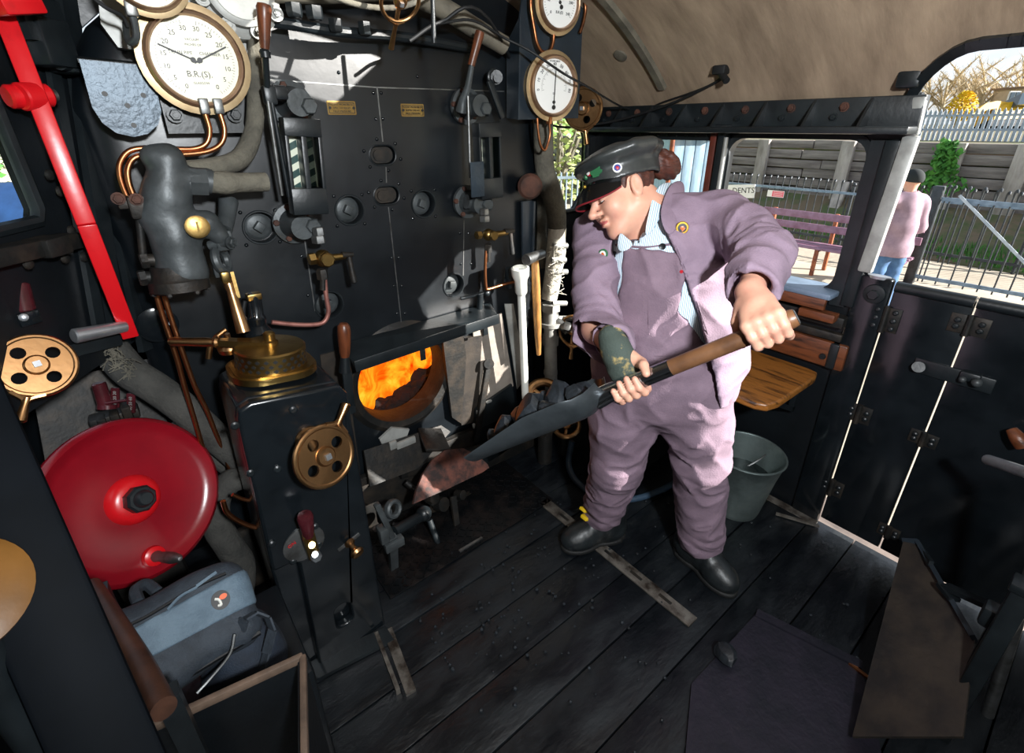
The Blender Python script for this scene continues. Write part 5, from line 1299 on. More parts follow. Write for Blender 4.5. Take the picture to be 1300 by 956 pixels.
def hinge(px, par, w_=.075, h_=.085, nb=3, YO=0):
    c = onX(px[0], px[1], XR - .012); q = MB()
    for s_ in (-1, 1): q.box(c + V((0, s_ * w_ * .3, 0)), (.006, w_ * .52, h_), bev=.001)
    q.cyl(c + V((-.006, 0, -h_ * .55)), c + V((-.006, 0, h_ * .55)), .009, n=10)
    hg = obj('hinge', q, 'dirty_iron', par); q = MB()
    for s_ in (-1, 1):
        for k in range(nb): q.lathe(c + V((-.003, s_ * w_ * .34, (k - (nb - 1) / 2) * h_ * .34)), (-1, 0, 0), [(.009, 0), (.008, .005), (.004, .008)], 10)
    obj('hinge_bolt', q, 'black_satin', hg)
hinge((1123, 405), dA); hinge((1090, 525), dA, .07, .07, 2); hinge((1056, 618), dA, .07, .07, 2)
hinge((1230, 413), dB, .085, .06, 2); hinge((1172, 557), dB, .07, .05, 2); hinge((1128, 675), dB, .06, .05, 2)
q = MB(); q.bar(onX(1160, 462, XR - .016), onX(1262, 492, XR - .016), .05, .008, up=(-1, 0, 0), bev=.003); q.cyl(onX(1166, 466, XR - .012), onX(1166, 466, XR - .035), .018); q.box(onX(1232, 478, XR - .02), (.03, .05, .03), bev=.006); lt = obj('latch_bar', q, 'black_satin', dB)
q = MB(); q.ball(onX(1240, 486, XR - .045), .014); q.ball(onX(1222, 482, XR - .04), .010); obj('latch_knob', q, 'grey_iron', lt)
# sunlit step outside and the sill under the doors
q = MB(); q.box((2.10, .2, -.06), (.22, 1.2, .03), bev=.004); mat('step_steel', '#9a8a80', .5, metal=.3, col2='#776c66', scale=8); struct('trim_7', q, 'step_steel')
q = MB(); q.bar(onZ(985, 652, .006), onZ(1040, 668, .006), .012, .008, up=(0, 0, 1)); q.bar((XR - .03, .42, .004), (XR - .03, .75, .004), .03, .01, up=(0, 0, 1)); struct('trim_8', q, 'worn_strip')
# bright grab pole on the door post
GR = thing('grab_pole', 'pale worn grab pole slanting up the door post', 'pole', (XR, .53, 1.06))
a_, b_ = onX(1098, 345, XR - .02), onX(1158, 172, XR - .02)
q = MB(); q.bar(a_, b_, .042, .03, up=(-1, 0, 0), bev=.006); q.bar(b_, onX(1169, 122, XR - .03), .034, .026, up=(-1, 0, 0), bev=.006); obj('pole', q, 'pale_grey', GR)
q = MB(); q.bar(onX(1062, 388, XR - .008), onX(1118, 178, XR - .008), .05, .01, up=(-1, 0, 0)); q.bar(onX(1076, 388, XR - .01), onX(1136, 178, XR - .01), .04, .03, up=(-1, 0, 0), bev=.003); obj('post_strip', q, 'black_satin', GR)
q = MB(); q.box(onX(1156, 100, XR - .05), (.05, .06, .05), bev=.01); o = obj('roof_block', q, 'black_satin'); tag(o, 'small black block on the roof edge at the doorway corner', 'block')
# wooden arm rest on the sill, ledges and tip-up seat
AR = thing('window_arm_rest', 'wooden arm rest along the sill of the wide window', 'arm rest', (1.95, .8, .95))
mat('sky_blue_sheen', '#6f8196', .4, col2='#566677', scale=9, bump=.1)  # sky reflected in the wooden board, painted in as blue-grey
q = MB(); q.box((1.955, .80, .957), (.15, .46, .022), bev=.006); obj('board', q, 'sky_blue_sheen', AR)
q = MB(); q.box((1.885, .80, .928), (.02, .44, .04), bev=.004); obj('apron', q, 'dark_wood', AR)
q = MB(); q.box((1.94, .72, .865), (.05, .40, .04), bev=.004); q.box((1.955, .75, .80), (.03, .46, .03), bev=.004); o = obj('wall_ledge', q, 'dirty_iron'); tag(o, 'dark stepped ledge under the arm rest', 'ledge')
q = MB(); q.box((1.90, .60, .885), (.05, .12, .03), bev=.004); o = obj('wood_block', q, 'dark_wood'); tag(o, 'brown wood block at the rear end of the arm rest', 'block')
TS = thing('tip_up_seat', 'varnished dark-stained wooden tip-up seat on the cab side', 'seat', (1.75, .70, .65))
q = MB(); pl_ = [(1.53, .60), (1.55, .565), (1.60, .552), (1.88, .548), (1.93, .56), (1.94, .60), (1.94, .98), (1.56, .98), (1.53, .94)]
q.prism(pl_, (0, 0, .655), (1, 0, 0), (0, 1, 0), .03); ob = obj('seat_board', q, 'seat_wood', TS); bv = ob.modifiers.new('b', 'BEVEL'); bv.width = .008; bv.segments = 3
q = MB(); q.box((1.948, .72, .73), (.025, .46, .10), bev=.006); obj('back_board', q, 'dark_wood', TS)
q = MB(); q.bar((1.94, .62, .63), (1.94, .62, .45), .02, .02); q.bar((1.94, .62, .46), (1.62, .62, .63), .02, .02); obj('bracket', q, 'black_satin', TS)
q = MB(); q.bar((1.93, .90, .46), (1.62, .90, .63), .02, .02); q.bar((1.94, .90, .63), (1.94, .90, .45), .02, .02); obj('bracket', q, 'black_satin', TS)
q = MB(); q.box((1.946, .53, .73), (.035, .03, .10), bev=.006); q.lathe((1.932, .56, .72), (-1, 0, 0), [(.012, 0), (.010, .005)], 12); obj('end_clip', q, 'black_satin', TS)
# galvanised bucket
mat('galvanised', '#8b9896', .36, metal=.75, col2='#606c6b', scale=7, mix=(.35, .65), bump=.1, r2=.5)
BK = thing('bucket', 'galvanised steel bucket on the floor behind the stoker', 'bucket', (1.775, .69, 0))
c = V((1.775, .69, 0)); ax = V((.02, -.02, 1)).normalized()
q = MB(); q.lathe(c, ax, [(.094, .0), (.098, .012), (.10, .02), (.126, .20), (.142, .28), (.146, .284), (.146, .290), (.140, .288), (.122, .20), (.094, .022), (.0, .022)], 40, cap1=False); obj('pail', q, 'galvanised', BK)
q = MB(); q.ring(c + ax * .286, ax, .144, .005, 40, 8); obj('rim', q, 'galvanised', BK)
q = MB(); q.lathe(c, ax, [(.118, .17), (.0, .1705)], 30, cap0=False, cap1=False); mat('dark_water', '#1b2222', .08); obj('water', q, 'dark_water', BK)
q = MB(); r_, u_, w_ = frame(ax); q.ring(c + ax * .285, (.3, .8, .3), .142, .004, 24, 6, a0=PI, a1=2 * PI); obj('bail_handle', q, 'dull_steel', BK)
# hose on the floor behind her legs
mat('blue_hose', '#33475a', .45, col2='#27384a', scale=12)
tubeobj('floor_hose', [onZ(726, 560, .16), onZ(722, 590, .05), onZ(733, 612, .016), onZ(760, 630, .016), onZ(800, 634, .016), onZ(840, 622, .016), onZ(880, 600, .016), onZ(915, 590, .03)], .014, 'blue_hose', None, 'blue-grey hose curling over the floor behind the stoker', 'hose')
# worn steel strip in the floor
FS = thing('floor_strip', 'long worn steel strip let into the floor beneath the stoker', 'floor strip', (1.152, .86, 0))
q = MB(); q.box((1.152, .86, .004), (.05, .74, .008), bev=.002); obj('strip', q, 'worn_strip', FS)
q = MB()
for k in range(5): q.box((1.152, .60 + k * .125, .0085), (.012, .05, .002), bev=.0008)
obj('slot', q, 'dirty_iron', FS)
# fall plate in the floor towards the tender
FPp = thing('fall_plate', 'purplish steel fall plate with a scalloped edge in the lower right of the floor', 'floor plate', onZ(1010, 840, 0))
mat('fall_steel', '#2b2833', .45, metal=.4, col2='#1d1f27', scale=12, mix=(.4, .7), bump=.5, bscale=60)
A1, B1, C1, D1_ = onZ(878, 868, .010), onZ(960, 779, .010), onZ(1094, 846, .010), onZ(1120, 960, .010)
pts = []
for i in range(13):
    s_ = i / 12; p = A1.lerp(B1, s_); pts.append(p + (V((1, 0, 0)) * .008 if i % 2 else V((0, 0, 0))))
pts += [C1, D1_, onZ(870, 960, .010)]
q = MB(); q.plate(pts, .010, (0, 0, 1)); obj('plate', q, 'fall_steel', FPp)
q = MB(); q.bar(B1 + V((0, 0, .004)), C1 + V((0, 0, .004)), .03, .008, up=(0, 0, 1)); obj('hinge_strip', q, 'fall_steel', FPp)
q = MB(); q.bar(onZ(1078, 842, .012), onZ(1104, 862, .012), .010, .008, up=(0, 0, 1)); o = obj('brass_sliver', q, 'copper', FPp)
q = MB(); q.bar(onZ(583, 700, .012), onZ(612, 683, .012), .010, .008, up=(0, 0, 1)); o = obj('loose_rod', q, 'dull_steel'); tag(o, 'short loose rod at the edge of the tread plate', 'rod')
# coal lump and crumbs
def lump(c, s, seed, lab=None, par=None, name='coal_lump', grp=None):
    rnd = random.Random(seed); bm = bmesh.new(); bmesh.ops.create_icosphere(bm, subdivisions=2, radius=1)
    dirs = [V((rnd.uniform(-1, 1), rnd.uniform(-1, 1), rnd.uniform(-1, 1))).normalized() for _ in range(9)]
    for v in bm.verts:
        co = v.co.copy()
        for d in dirs:
            k = co.dot(d)
            if k > .62: co -= d * (k - .62)
        v.co = co * s * (1 + rnd.uniform(-.05, .05))
    bm.verts.index_update(); q = MB(); q.add([v.co + V(c) for v in bm.verts], [[v.index for v in f.verts] for f in bm.faces]); bm.free()
    o = obj(name, q, 'coal', par, smooth=20)
    if par is None: tag(o, lab, 'coal', grp)
    return o
p = onZ(921, 832, .03); lump(p, .036, 11, 'lump of coal lying on the floor beside the fall plate')
q = MB(); rnd = random.Random(12)
for i in range(240):
    x = rnd.uniform(.4, 1.9); y = rnd.uniform(.1, 1.2)
    if rnd.random() < .6: x, y = rnd.gauss(.75, .2), rnd.gauss(.95, .12)
    x = min(max(x, .45), 1.9); s_ = rnd.uniform(.002, .007); q.ball((x, y, .001 + s_ * .6), s_, 6, 4, (1, 1, .7))
o = obj('coal_crumbs', q, 'coal', None, smooth=0); tag(o, 'scattered coal crumbs on the floorboards', 'coal crumbs', kind='stuff')
# leaning plate and tender fittings, lower right
LP = thing('leaning_plate', 'grimy brown steel plate leaning up in the lower right corner', 'plate', T(1170, 800, 1.3))
A_, B_, C_, D_, E_ = T(1147, 686, 1.62), T(1166, 690, 1.60), T(1237, 812, 1.28), T(1222, 935, 1.17), T(1082, 935, 1.28)
q = MB(); q.plate([A_, B_, C_, D_, E_], .008, tocam(A_)); obj('plate', q, 'plate_brown', LP)
q = MB(); q.bar(B_, C_, .012, .03, up=tocam(A_)); q.bar(A_ + V((0, 0, -.01)), B_, .01, .03); obj('flange', q, 'blue_black', LP)
TF = thing('tender_bracket', 'dark bracket with a blue-grey strut behind the leaning plate', 'bracket', T(1230, 770, 1.35))
q = MB(); q.bar(T(1200, 744, 1.42), T(1284, 782, 1.25), .03, .014, up=(0, 0, 1)); q.bar(T(1196, 742, 1.43), T(1212, 762, 1.38), .03, .012); q.bar(T(1163, 688, 1.62), T(1182, 716, 1.5), .012, .02); q.box(T(1266, 785, 1.2), (.05, .06, .06), bev=.01); q.bar(T(1266, 795, 1.2), V((T(1266, 800, 1.2).x, T(1266, 800, 1.2).y, 0)), .03, .03); obj('strut', q, 'black_satin', TF)
q = MB(); q.bar(T(1302, 748, 1.12), V((T(1302, 748, 1.12).x - .02, T(1302, 748, 1.12).y, 0)), .045, .04, bev=.006); q.box(T(1302, 746, 1.12), (.055, .05, .025), bev=.006); o = obj('tender_post', q, 'black_satin'); tag(o, 'dark iron post at the bottom right edge', 'post')
TR = thing('tender_handrail', 'polished steel handrail reaching in from the right edge', 'handrail', T(1270, 590, 1.25))
q = MB(); a_, b_ = T(1255, 584, 1.30), T(1345, 614, 1.06); q.cyl(a_, b_, .014, n=18); q.ball(a_, .014, 14, 8); obj('rail', q, 'steel', TR)
q = MB(); q.cyl(b_, V((b_.x + .1, b_.y - .1, 0)), .014); obj('upright', q, 'dull_steel', TR)
q = MB(); q.tube([onX(1284, 545, XR - .05), onX(1292, 556, XR - .06), onX(1300, 566, XR - .06)], [.014, .02, .022], 12); o = obj('door_knob', q, 'dark_wood', dB)
# ================================================================== the stoker with her shovel
mat('skin', '#d9a58c', .5, col2='#cf9480', scale=14, mix=(.4, .7), bump=.05, bscale=120)
MATS['skin'].node_tree.nodes['Principled BSDF'].inputs['Subsurface Weight'].default_value = .08
MATS['skin'].node_tree.nodes['Principled BSDF'].inputs['Subsurface Scale'].default_value = .01
mat('lip', '#b4605c', .45)
mat('lilac_denim', '#8f7b8c', .85, col2='#7a6878', scale=11, mix=(.35, .7), bump=.35, bscale=240)
mat('lilac_overall', '#826d7b', .85, col2='#6d5b68', scale=11, mix=(.35, .7), bump=.35, bscale=240)
mat('cap_leather', '#202426', .36, col2='#3a3d3c', scale=10, mix=(.4, .7), bump=.3, bscale=40)
mat('peak_gloss', '#0c0d0e', .16)
mat('hair_brown', '#3a1c14', .55, col2='#5c2e20', scale=30, mix=(.4, .7), bump=.6, bscale=60, stretch=(1, 1, 4))
mat('pink_band', '#d24b86', .6)
mat('boot_leather', '#14181a', .42, col2='#23282a', scale=16, mix=(.4, .7), bump=.3, bscale=60)
mat('boot_sole', '#0b0c0c', .7)
mat('yellow_tab', '#d9b51c', .6)
mat('dark_tee', '#4a4048', .85)
mat('glove', '#3f4a44', .85, col2='#a8935c', scale=16, mix=(.52, .6), bump=.4, bscale=200)
mat('eye_white', '#e6ddd6', .2); mat('iris', '#2b2019', .15)
m_ = mat('shirt', '#cfdde6', .8, bump=.2, bscale=250); nt = m_.node_tree
tc = nt.nodes.new('ShaderNodeTexCoord'); mp = nt.nodes.new('ShaderNodeMapping'); wv = nt.nodes.new('ShaderNodeTexWave')
mp.inputs['Rotation'].default_value = (0, 0, rad(60)); wv.inputs['Scale'].default_value = 62; wv.bands_direction = 'X'
cr = nt.nodes.new('ShaderNodeValToRGB'); cr.color_ramp.elements[0].color = (*lin('#7fa6bf'), 1); cr.color_ramp.elements[0].position = .12; cr.color_ramp.elements[1].position = .3; cr.color_ramp.elements[1].color = (*lin('#d6e1e8'), 1)
nt.links.new(tc.outputs['Object'], mp.inputs['Vector']); nt.links.new(mp.outputs['Vector'], wv.inputs['Vector']); nt.links.new(wv.outputs['Fac'], cr.inputs['Fac']); nt.links.new(cr.outputs['Color'], nt.nodes['Principled BSDF'].inputs['Base Color'])

# shovel line
SE_, STp = T(987, 412, .98), T(613, 563, 1.36)
SA = (STp - SE_).normalized(); SL = (STp - SE_).length
def sh(s): return SE_ + SA * (SL * s)
# joints
PEL = V((1.185, .752, .80)); CH = V((1.20, .812, 1.13)); NB = V((1.175, .862, 1.275))
nF = V((-.87, -.49, 0)).normalized(); nL = V((.49, -.87, .0)).normalized()
SR, SLf = V((1.115, 1.005, 1.215)), V((1.305, .70, 1.285))
ER, EL = T(758, 418, 1.30), T(970, 322, 1.14)
hR = sh(.425); hL = sh(.025)
HR_, HL_ = PEL + V((-.045, .085, .0)), PEL + V((.05, -.085, .0))
KR, KL = T(783, 590, 1.68), T(888, 585, 1.60)
AR_, AL = T(764, 655, 1.90), T(889, 690, 1.80)
HC = T(789, 247, 1.345); HSC = .88
hf = V((-.923, .303, -.237)).normalized(); hu = V((-.03, .51, .86)); hu = (hu - hf * hu.dot(hf)).normalized(); hx = hf.cross(hu)
_q = Matrix.Rotation(rad(13), 3, _fw); cf, cu, cx_ = _q @ hf, _q @ hu, _q @ hx
_q = Matrix.Rotation(rad(-3), 3, _fw); hf, hu, hx = _q @ hf, _q @ hu, _q @ hx
RCAP = np.array([list(cx_), list(cf), list(cu)]).T; HCC = HC - hu * .004
RH = np.array([list(hx), list(hf), list(hu)]).T
NP = lambda v: np.array(v, float)
ST = thing('person', 'stoker in lilac overalls, jacket and black cap shovelling coal to the fire', 'person', (1.24, .75, 0))
# hands gripping the shaft
def hand(c, A, g, h, rs, thumb):
    """bones of a hand closed on a rod: returns list of (points, radii)"""
    A = A.normalized(); g = (g - A * g.dot(A)).normalized(); h = (h - A * h.dot(A) - g * h.dot(g)).normalized()
    def at(ang, r_, ax): return c + (g * math.cos(ang) + h * math.sin(ang)) * r_ + A * ax
    R_ = rs + .0095; out = []
    pc = c + g * (rs + .016)
    wr = pc - h * .085 + g * .006
    kn = []
    for i, ax in enumerate((-.031, -.0105, .0105, .030)):
        ax *= thumb                                    # index finger lies on the thumb side (+)
        Lf = (.86, .97, 1.0, .93)[i] 
        k0 = pc + h * .016 + A * ax
        kn.append(k0)
        out.append(([wr + A * ax * .35, pc - h * .04 + A * ax * .7, k0], [.019, .0165, .0125]))
        out.append(([k0, at(rad(62), R_ + .004, ax), at(rad(118) * Lf, R_ + .001, ax * .98), at(rad(172) * Lf, R_, ax * .96), at(rad(222) * Lf, R_, ax * .95)], [.0118, .0105, .0096, .0088, .0074]))
    out.append(([wr, pc - h * .035], [.024, .026]))
    t0 = pc - h * .052 + A * .024 * thumb
    out.append(([t0, at(rad(-58), R_ + .008, .046 * thumb), at(rad(-104), R_ + .002, .056 * thumb), at(rad(-150), R_, .058 * thumb)], [.019, .0135, .0112, .0092]))
    return wr, out
rsR = .019; rsL = .020
wR, bR = hand(hR, SA, V((.756, .304, -.05)), V((.151, -.482, -.641)), rsR, -1)
wL, bL = hand(hL, SA, V((-.50, .30, .80)), hL - EL + V((0, 0, -.08)), rsL, 1)
def HD(p):                                       # head in its own frame
    q = (p - NP(HC)) @ RH / HSC
    d = ell(q, (0, -.014, .034), (.075, .096, .083))
    d = smin(d, ell(q, (0, .030, -.028), (.060, .062, .084)), .03)
    ch = cone(q, (-.008, .066, -.097), (.008, .066, -.097), .019, .019); d = smin(d, ch, .03)
    for s_ in (-1, 1):
        d = smin(d, cone(q, (s_ * .012, .058, -.094), (s_ * .056, -.002, -.052), .018, .022), .03)
        d = smin(d, ell(q, (s_ * .037, .060, -.030), (.030, .032, .032)), .025)
    d = smin(d, cone(q, (-.038, .080, .022), (.038, .080, .022), .013, .013), .018)
    for s_ in (-1, 1): d = smax(d, -ell(q, (s_ * .033, .104, .003), (.019, .018, .011)), .012)
    for s_ in (-1, 1):
        d = smin(d, ell(q, (s_ * .032, .078, .002), (.0155, .0155, .0125)), .004)       # lids
    d = smin(d, cone(q, (0, .090, .012), (0, .121, -.026), .0085, .0115), .014)          # nose
    d = smin(d, ell(q, (0, .119, -.029), (.0125, .012, .010)), .008)
    for s_ in (-1, 1): d = smin(d, ell(q, (s_ * .0125, .104, -.032), (.0085, .011, .008)), .007)
    d = smin(d, cone(q, (-.018, .093, -.056), (.018, .093, -.056), .0065, .0065), .009)
    d = smin(d, ell(q, (0, .099, -.055), (.014, .008, .0065)), .007)
    d = smin(d, ell(q, (0, .0955, -.069), (.016, .0085, .0075)), .008)
    d = smax(d, -cone(q, (-.021, .104, -.0622), (.021, .104, -.0622), .0028, .0028), .004)
    d = smin(d, ell(q, (0, .078, -.104), (.016, .014, .013)), .016)
    for s_ in (-1, 1):
        th = .25; Re = np.array([[1, 0, 0], [0, math.cos(th), -math.sin(th)], [0, math.sin(th), math.cos(th)]])
        e_ = ell(q, (s_ * .080, -.012, -.004), (.010, .020, .034), Re)
        e_ = smax(e_, -ell(q, (s_ * .091, -.009, .000), (.008, .011, .022), Re), .006)
        e_ = smin(e_, ell(q, (s_ * .078, -.004, -.028), (.008, .009, .011)), .008)
        d = smin(d, e_, .006)
    return d * HSC
def body_f(p):
    n0 = HC - hu * .055 - hf * .030
    d = HD(p)
    d = smin(d, cone(p, n0, NB + V((0, 0, .01)), .056, .062), .03)
    d = smin(d, chain(p, [NB, CH, PEL + V((0, 0, .10)), PEL], [.07, .085, .08, .085], .08), .05)
    d = smin(d, chain(p, [NB - V((0, 0, .03)), SR, ER, wR], [.06, .052, .038, .025], .02), .03)
    d = smin(d, chain(p, [NB - V((0, 0, .03)), SLf, EL, wL], [.06, .052, .038, .025], .02), .03)
    d = smin(d, chain(p, [PEL, HR_, KR, AR_], [.085, .07, .05, .036], .03), .03)
    d = smin(d, chain(p, [PEL, HL_, KL, AL], [.085, .07, .05, .036], .03), .03)
    d = smin(d, chain(p, [AR_, AR_ + V((-.07, .015, -.065))], [.03, .018], .02), .01)
    d = smin(d, chain(p, [AL, AL + V((-.01, -.10, -.065))], [.034, .022], .02), .01)
    for c_, bones in ((hR, bR), (hL, bL)):
        near = np.linalg.norm(p - NP(c_), axis=1) < .19
        if near.any():
            pp = p[near]; dd = None; pal = None
            for pts, rs in bones:
                e_ = chain(pp, [NP(x) for x in pts], rs, .004)
                if len(rs) >= 4: dd = e_ if dd is None else np.minimum(dd, e_)
                else: pal = e_ if pal is None else smin(pal, e_, .012)
            dn = d[near]; d[near] = smin(smin(dn, pal, .012), dd, .006)
    return d
BOD = sobj('body', body_f, (.72, .24, .03), (1.50, 1.16, 1.56), .0036, ['skin', 'lip'], ST)
inv = np.linalg.inv(RH)
me = BOD.data; co = np.array([v.co[:] for v in me.vertices]) + NP(ST.location)
qh = (co - NP(HC)) @ RH / HSC
lipm = (np.abs(qh[:, 0]) < .0235) & (qh[:, 1] > .090) & (qh[:, 2] < -.0505) & (qh[:, 2] > -.0755) & ((np.abs(qh[:, 2] + .0625) < .0125 - np.abs(qh[:, 0]) * .36))
for pl_ in me.polygons:
    if all(lipm[i] for i in pl_.vertices): pl_.material_index = 1
# eyes looking down: slim almond of white with a dark iris below the lid
def hp(x, y, z): return HC + (hx * x + hf * y + hu * z) * HSC
def cp(x, y, z): return HCC + cx_ * x + cf * y + cu * z
RHm = Matrix((hx, hf, hu)).transposed()
for s_ in (-1, 1):
    q = MB(); q.ball(hp(s_ * .032, .0785, -.0035), .0138 * HSC, 16, 10, (1, 1, .62), RHm); ey = obj('eye', q, 'eye_white', ST)
    q = MB(); q.ball(hp(s_ * .032, .0805, -.0055), .0128 * HSC, 12, 8, (.48, 1, .52), RHm); obj('iris', q, 'iris', ey)
    q = MB(); q.tube([hp(s_ * .018, .0920, -.004), hp(s_ * .032, .0945, -.0075), hp(s_ * .046, .0865, -.006)], [.0012, .002, .0014], 6); obj('eyelash', q, 'hair_brown', ST)
    q = MB(); q.tube([hp(s_ * .018, .0925, .018), hp(s_ * .032, .0945, .023), hp(s_ * .047, .0865, .020)], [.0022, .003, .0016], 6); obj('eyebrow', q, 'hair_brown', ST)
# hair
def hair_f(p):
    q = (p - NP(HC)) @ RH / (HSC * 1.02)
    d = ell(q, (0, -.022, .036), (.081, .100, .085))
    d = smax(d, q[:, 1] - .050 + .35 * np.maximum(0, .05 - q[:, 2]), .01)
    d = smax(d, -(q[:, 2] + .045), .01)
    d = smax(d, -ell(q, (.082, -.006, -.012), (.02, .026, .042)), .006)
    d = smax(d, -ell(q, (-.082, -.006, -.012), (.02, .026, .042)), .006)
    return d + .0018 * np.sin(q[:, 1] * 220 + 60 * q[:, 2]) 
sobj('hair', hair_f, tuple(NP(HC) - .18), tuple(NP(HC) + .18), .005, 'hair_brown', ST)
bc = T(838, 208, 1.375)
def bun_f(p):
    q = p - NP(bc)
    d = ell(q, (0, 0, 0), (.040, .040, .038)); d = smin(d, ell(q, (.02, -.02, -.008), (.030, .03, .034)), .02)
    d = smin(d, cone(p, bc, T(816, 206, 1.36), .03, .022), .02)
    return d + .003 * np.sin(p[:, 0] * 170 + p[:, 2] * 140) + .002 * np.sin(p[:, 1] * 260)
sobj('hair_bun', bun_f, tuple(NP(bc) - .10), tuple(NP(bc) + .10), .005, 'hair_brown', ST)
q = MB(); q.ring(T(823, 202, 1.35), T(845, 207, 1.375) - T(820, 203, 1.36), .024, .0085, 20, 8); obj('hair_tie', q, 'pink_band', ST)
# cap
def cap_f(p):
    q = (p - NP(HCC)) @ RCAP
    z = q[:, 2] - .30 * (-q[:, 1]) * .5
    band = smax(np.sqrt((q[:, 0] / .083) ** 2 + ((q[:, 1] + .010) / .106) ** 2) * .094 - .094, np.abs(z - .058) - .026, .006)
    crown = ell(q - np.array([0, -.004, .098]), (0, 0, 0), (.116, .126, .034), np.array([[1, 0, 0], [0, math.cos(.16), math.sin(.16)], [0, -math.sin(.16), math.cos(.16)]]))
    d = smin(band, crown, .012)
    wr = .0022 * np.sin(q[:, 0] * 70 + 3 * np.sin(q[:, 1] * 40)) * np.clip((q[:, 2] - .07) * 40, 0, 1)
    d = d + wr
    return smax(d, -ell(q, (0, -.014, .030), (.074, .094, .08)), .004)
CP = sobj('cap', cap_f, tuple(NP(HC) - .22), tuple(NP(HC) + .24), .0045, 'cap_leather', ST)
CP['label'] = 'black leather cap with pin badges'
q = MB(); vs = []; fs = []; n = 20
for j, (d_, z_) in enumerate(((0, 0), (.018, -.012), (.032, -.032), (.042, -.058))):
    for i in range(n + 1):
        a = rad(-66 + 132 * i / n); k = 1 - .55 * (abs(a) / rad(66)) ** 3
        x = .082 * math.sin(a) * (1 + d_ * 2.0); y = -.010 + (.104 + d_ * k) * math.cos(a) ; z = .040 + z_ * k + .15 * 0 - .012 * (math.sin(a) ** 2)
        vs.append(cp(x, y, z))
for dz in (0, -.004):
    o0 = len(q.v)
    q.add([v + cu * dz for v in vs], [(j * (n + 1) + i, j * (n + 1) + i + 1, (j + 1) * (n + 1) + i + 1, (j + 1) * (n + 1) + i) for j in range(3) for i in range(n)])
obj('peak', q, 'peak_gloss', CP)
q = MB(); q.tube([v - cu * .002 for v in vs[3 * (n + 1):]], .0024, 6, 0); mat('red_edge', '#7a1a22', .5); obj('peak_edge', q, 'red_edge', CP)
def pinb(name, c, n_, r, m1, m2, par, lab=None, m3=None):
    q = MB(); q.lathe(c, n_, [(r, -.002), (r, .002), (r * .9, .0035), (0, .0036)], 20, cap1=False); b_ = obj(name, q, m1, par, label=lab)
    q = MB(); q.lathe(c + n_ * .0034, n_, [(r * .70, 0), (r * .66, .001), (0, .0012)], 18, cap1=False); i_ = obj('badge_face', q, m2, b_)
    if m3:
        q = MB(); rr2, uu2, ww2 = frame(n_); q.lathe(c + n_ * .0044, n_, [(r * .36, 0), (0, .0008)], 12, cap1=False); q.bar(c - uu2 * r * .5 + n_ * .0046, c + rr2 * r * .4 + n_ * .0046, r * .2, .0006, up=n_); obj('badge_mark', q, m3, b_)
    return b_
mat('badge_red', '#b3202c', .35); mat('badge_green', '#2f6a45', .4); mat('badge_blue', '#2d3f86', .35); mat('badge_gold', '#b9923a', .3, metal=.8); mat('badge_white', '#e6e6e2', .35); mat('badge_dark', '#191a1d', .35); mat('badge_orange', '#cc6428', .4)
def onband(ang, z): 
    a = rad(ang); c = cp(.086 * math.sin(a), -.010 + .109 * math.cos(a), z); n_ = (cx_ * math.sin(a) / .083 + cf * math.cos(a) / .106).normalized(); return c, n_
side = -1 if hx.dot(_rt) * 0 + hx.dot(CAM - HC) < 0 else 1
c, n_ = onband(side * 62, .052); pinb('pin_badge', c, n_, .0125, 'badge_white', 'badge_blue', CP, 'round white and red pin badge', 'badge_red')
for k in (0,):
    q = MB(); c, n_ = onband(side * 30, .056); q.prism([(p[0] + .004 * math.sin(i * 2.3), p[1]) for i, p in enumerate(circ(.013, 14, sx=1.35))], c + n_ * .001, cx_ * math.cos(rad(30)) - cf * math.sin(rad(30)) * side, cu, .003); obj('pin_badge', q, 'badge_green', CP, label='green locomotive-shaped pin badge')
c, n_ = onband(side * 14, .062); pinb('pin_badge', c, n_, .008, 'badge_red', 'badge_white', CP, 'small red and white pin badge')
c, n_ = onband(side * 2, .058); pinb('pin_badge', c, n_, .007, 'badge_green', 'badge_green', CP, 'small green pin badge')
q = MB(); pk = cp(side * .03, .118, .024); q.ball(pk, .005, 10, 6); obj('pin_badge', q, 'badge_gold', CP)
# ---- clothing fields
def wrin(p, f1=38., f2=61.):
    a = np.sin(p[:, 0] * f1 + 2.1 * np.sin(p[:, 2] * 23 + p[:, 1] * 9)); b_ = np.sin(p[:, 2] * f2 + 2.4 * np.sin(p[:, 0] * 19 - p[:, 1] * 27)); return a * .5 + b_ * .5
def crease(p, s):
    R_ = np.array([[.8, .1, .6], [-.2, .95, .2], [-.55, -.3, .78]]).T
    q = p @ R_; w = vnoise(p * 9 + s) * .5
    a = 1 - np.abs(2 * vnoise(np.stack([q[:, 0] * 9 + s, q[:, 1] * 10 + w * 3, q[:, 2] * 15 + w * 5], 1)) - 1)
    q2 = p @ R_.T; b = 1 - np.abs(2 * vnoise(np.stack([q2[:, 0] * 10 + 3 * s, q2[:, 1] * 9 + w * 3, q2[:, 2] * 14 - w * 5], 1)) - 1)
    return -.0085 * (a ** 3 - .35) - .006 * (b ** 3 - .35)
def folds(p, c, axis, freq, width, amp):
    q = p - NP(c); s_ = q @ NP(axis); r2 = (q * q).sum(1)
    return .42 * amp * (1.2 - 2.2 * np.abs(np.sin(s_ * freq * .8 + 1.9 * np.sin(q[:, 0] * 24 + q[:, 1] * 21))) ** .8) * np.exp(-r2 / (width * width))
def lat(p): return (p - NP(CH)) @ NP(nL)
def fwd(p): return (p - NP(CH)) @ NP(nF)
RT = np.array([list(nL), list(nF), [0, 0, 1]]).T
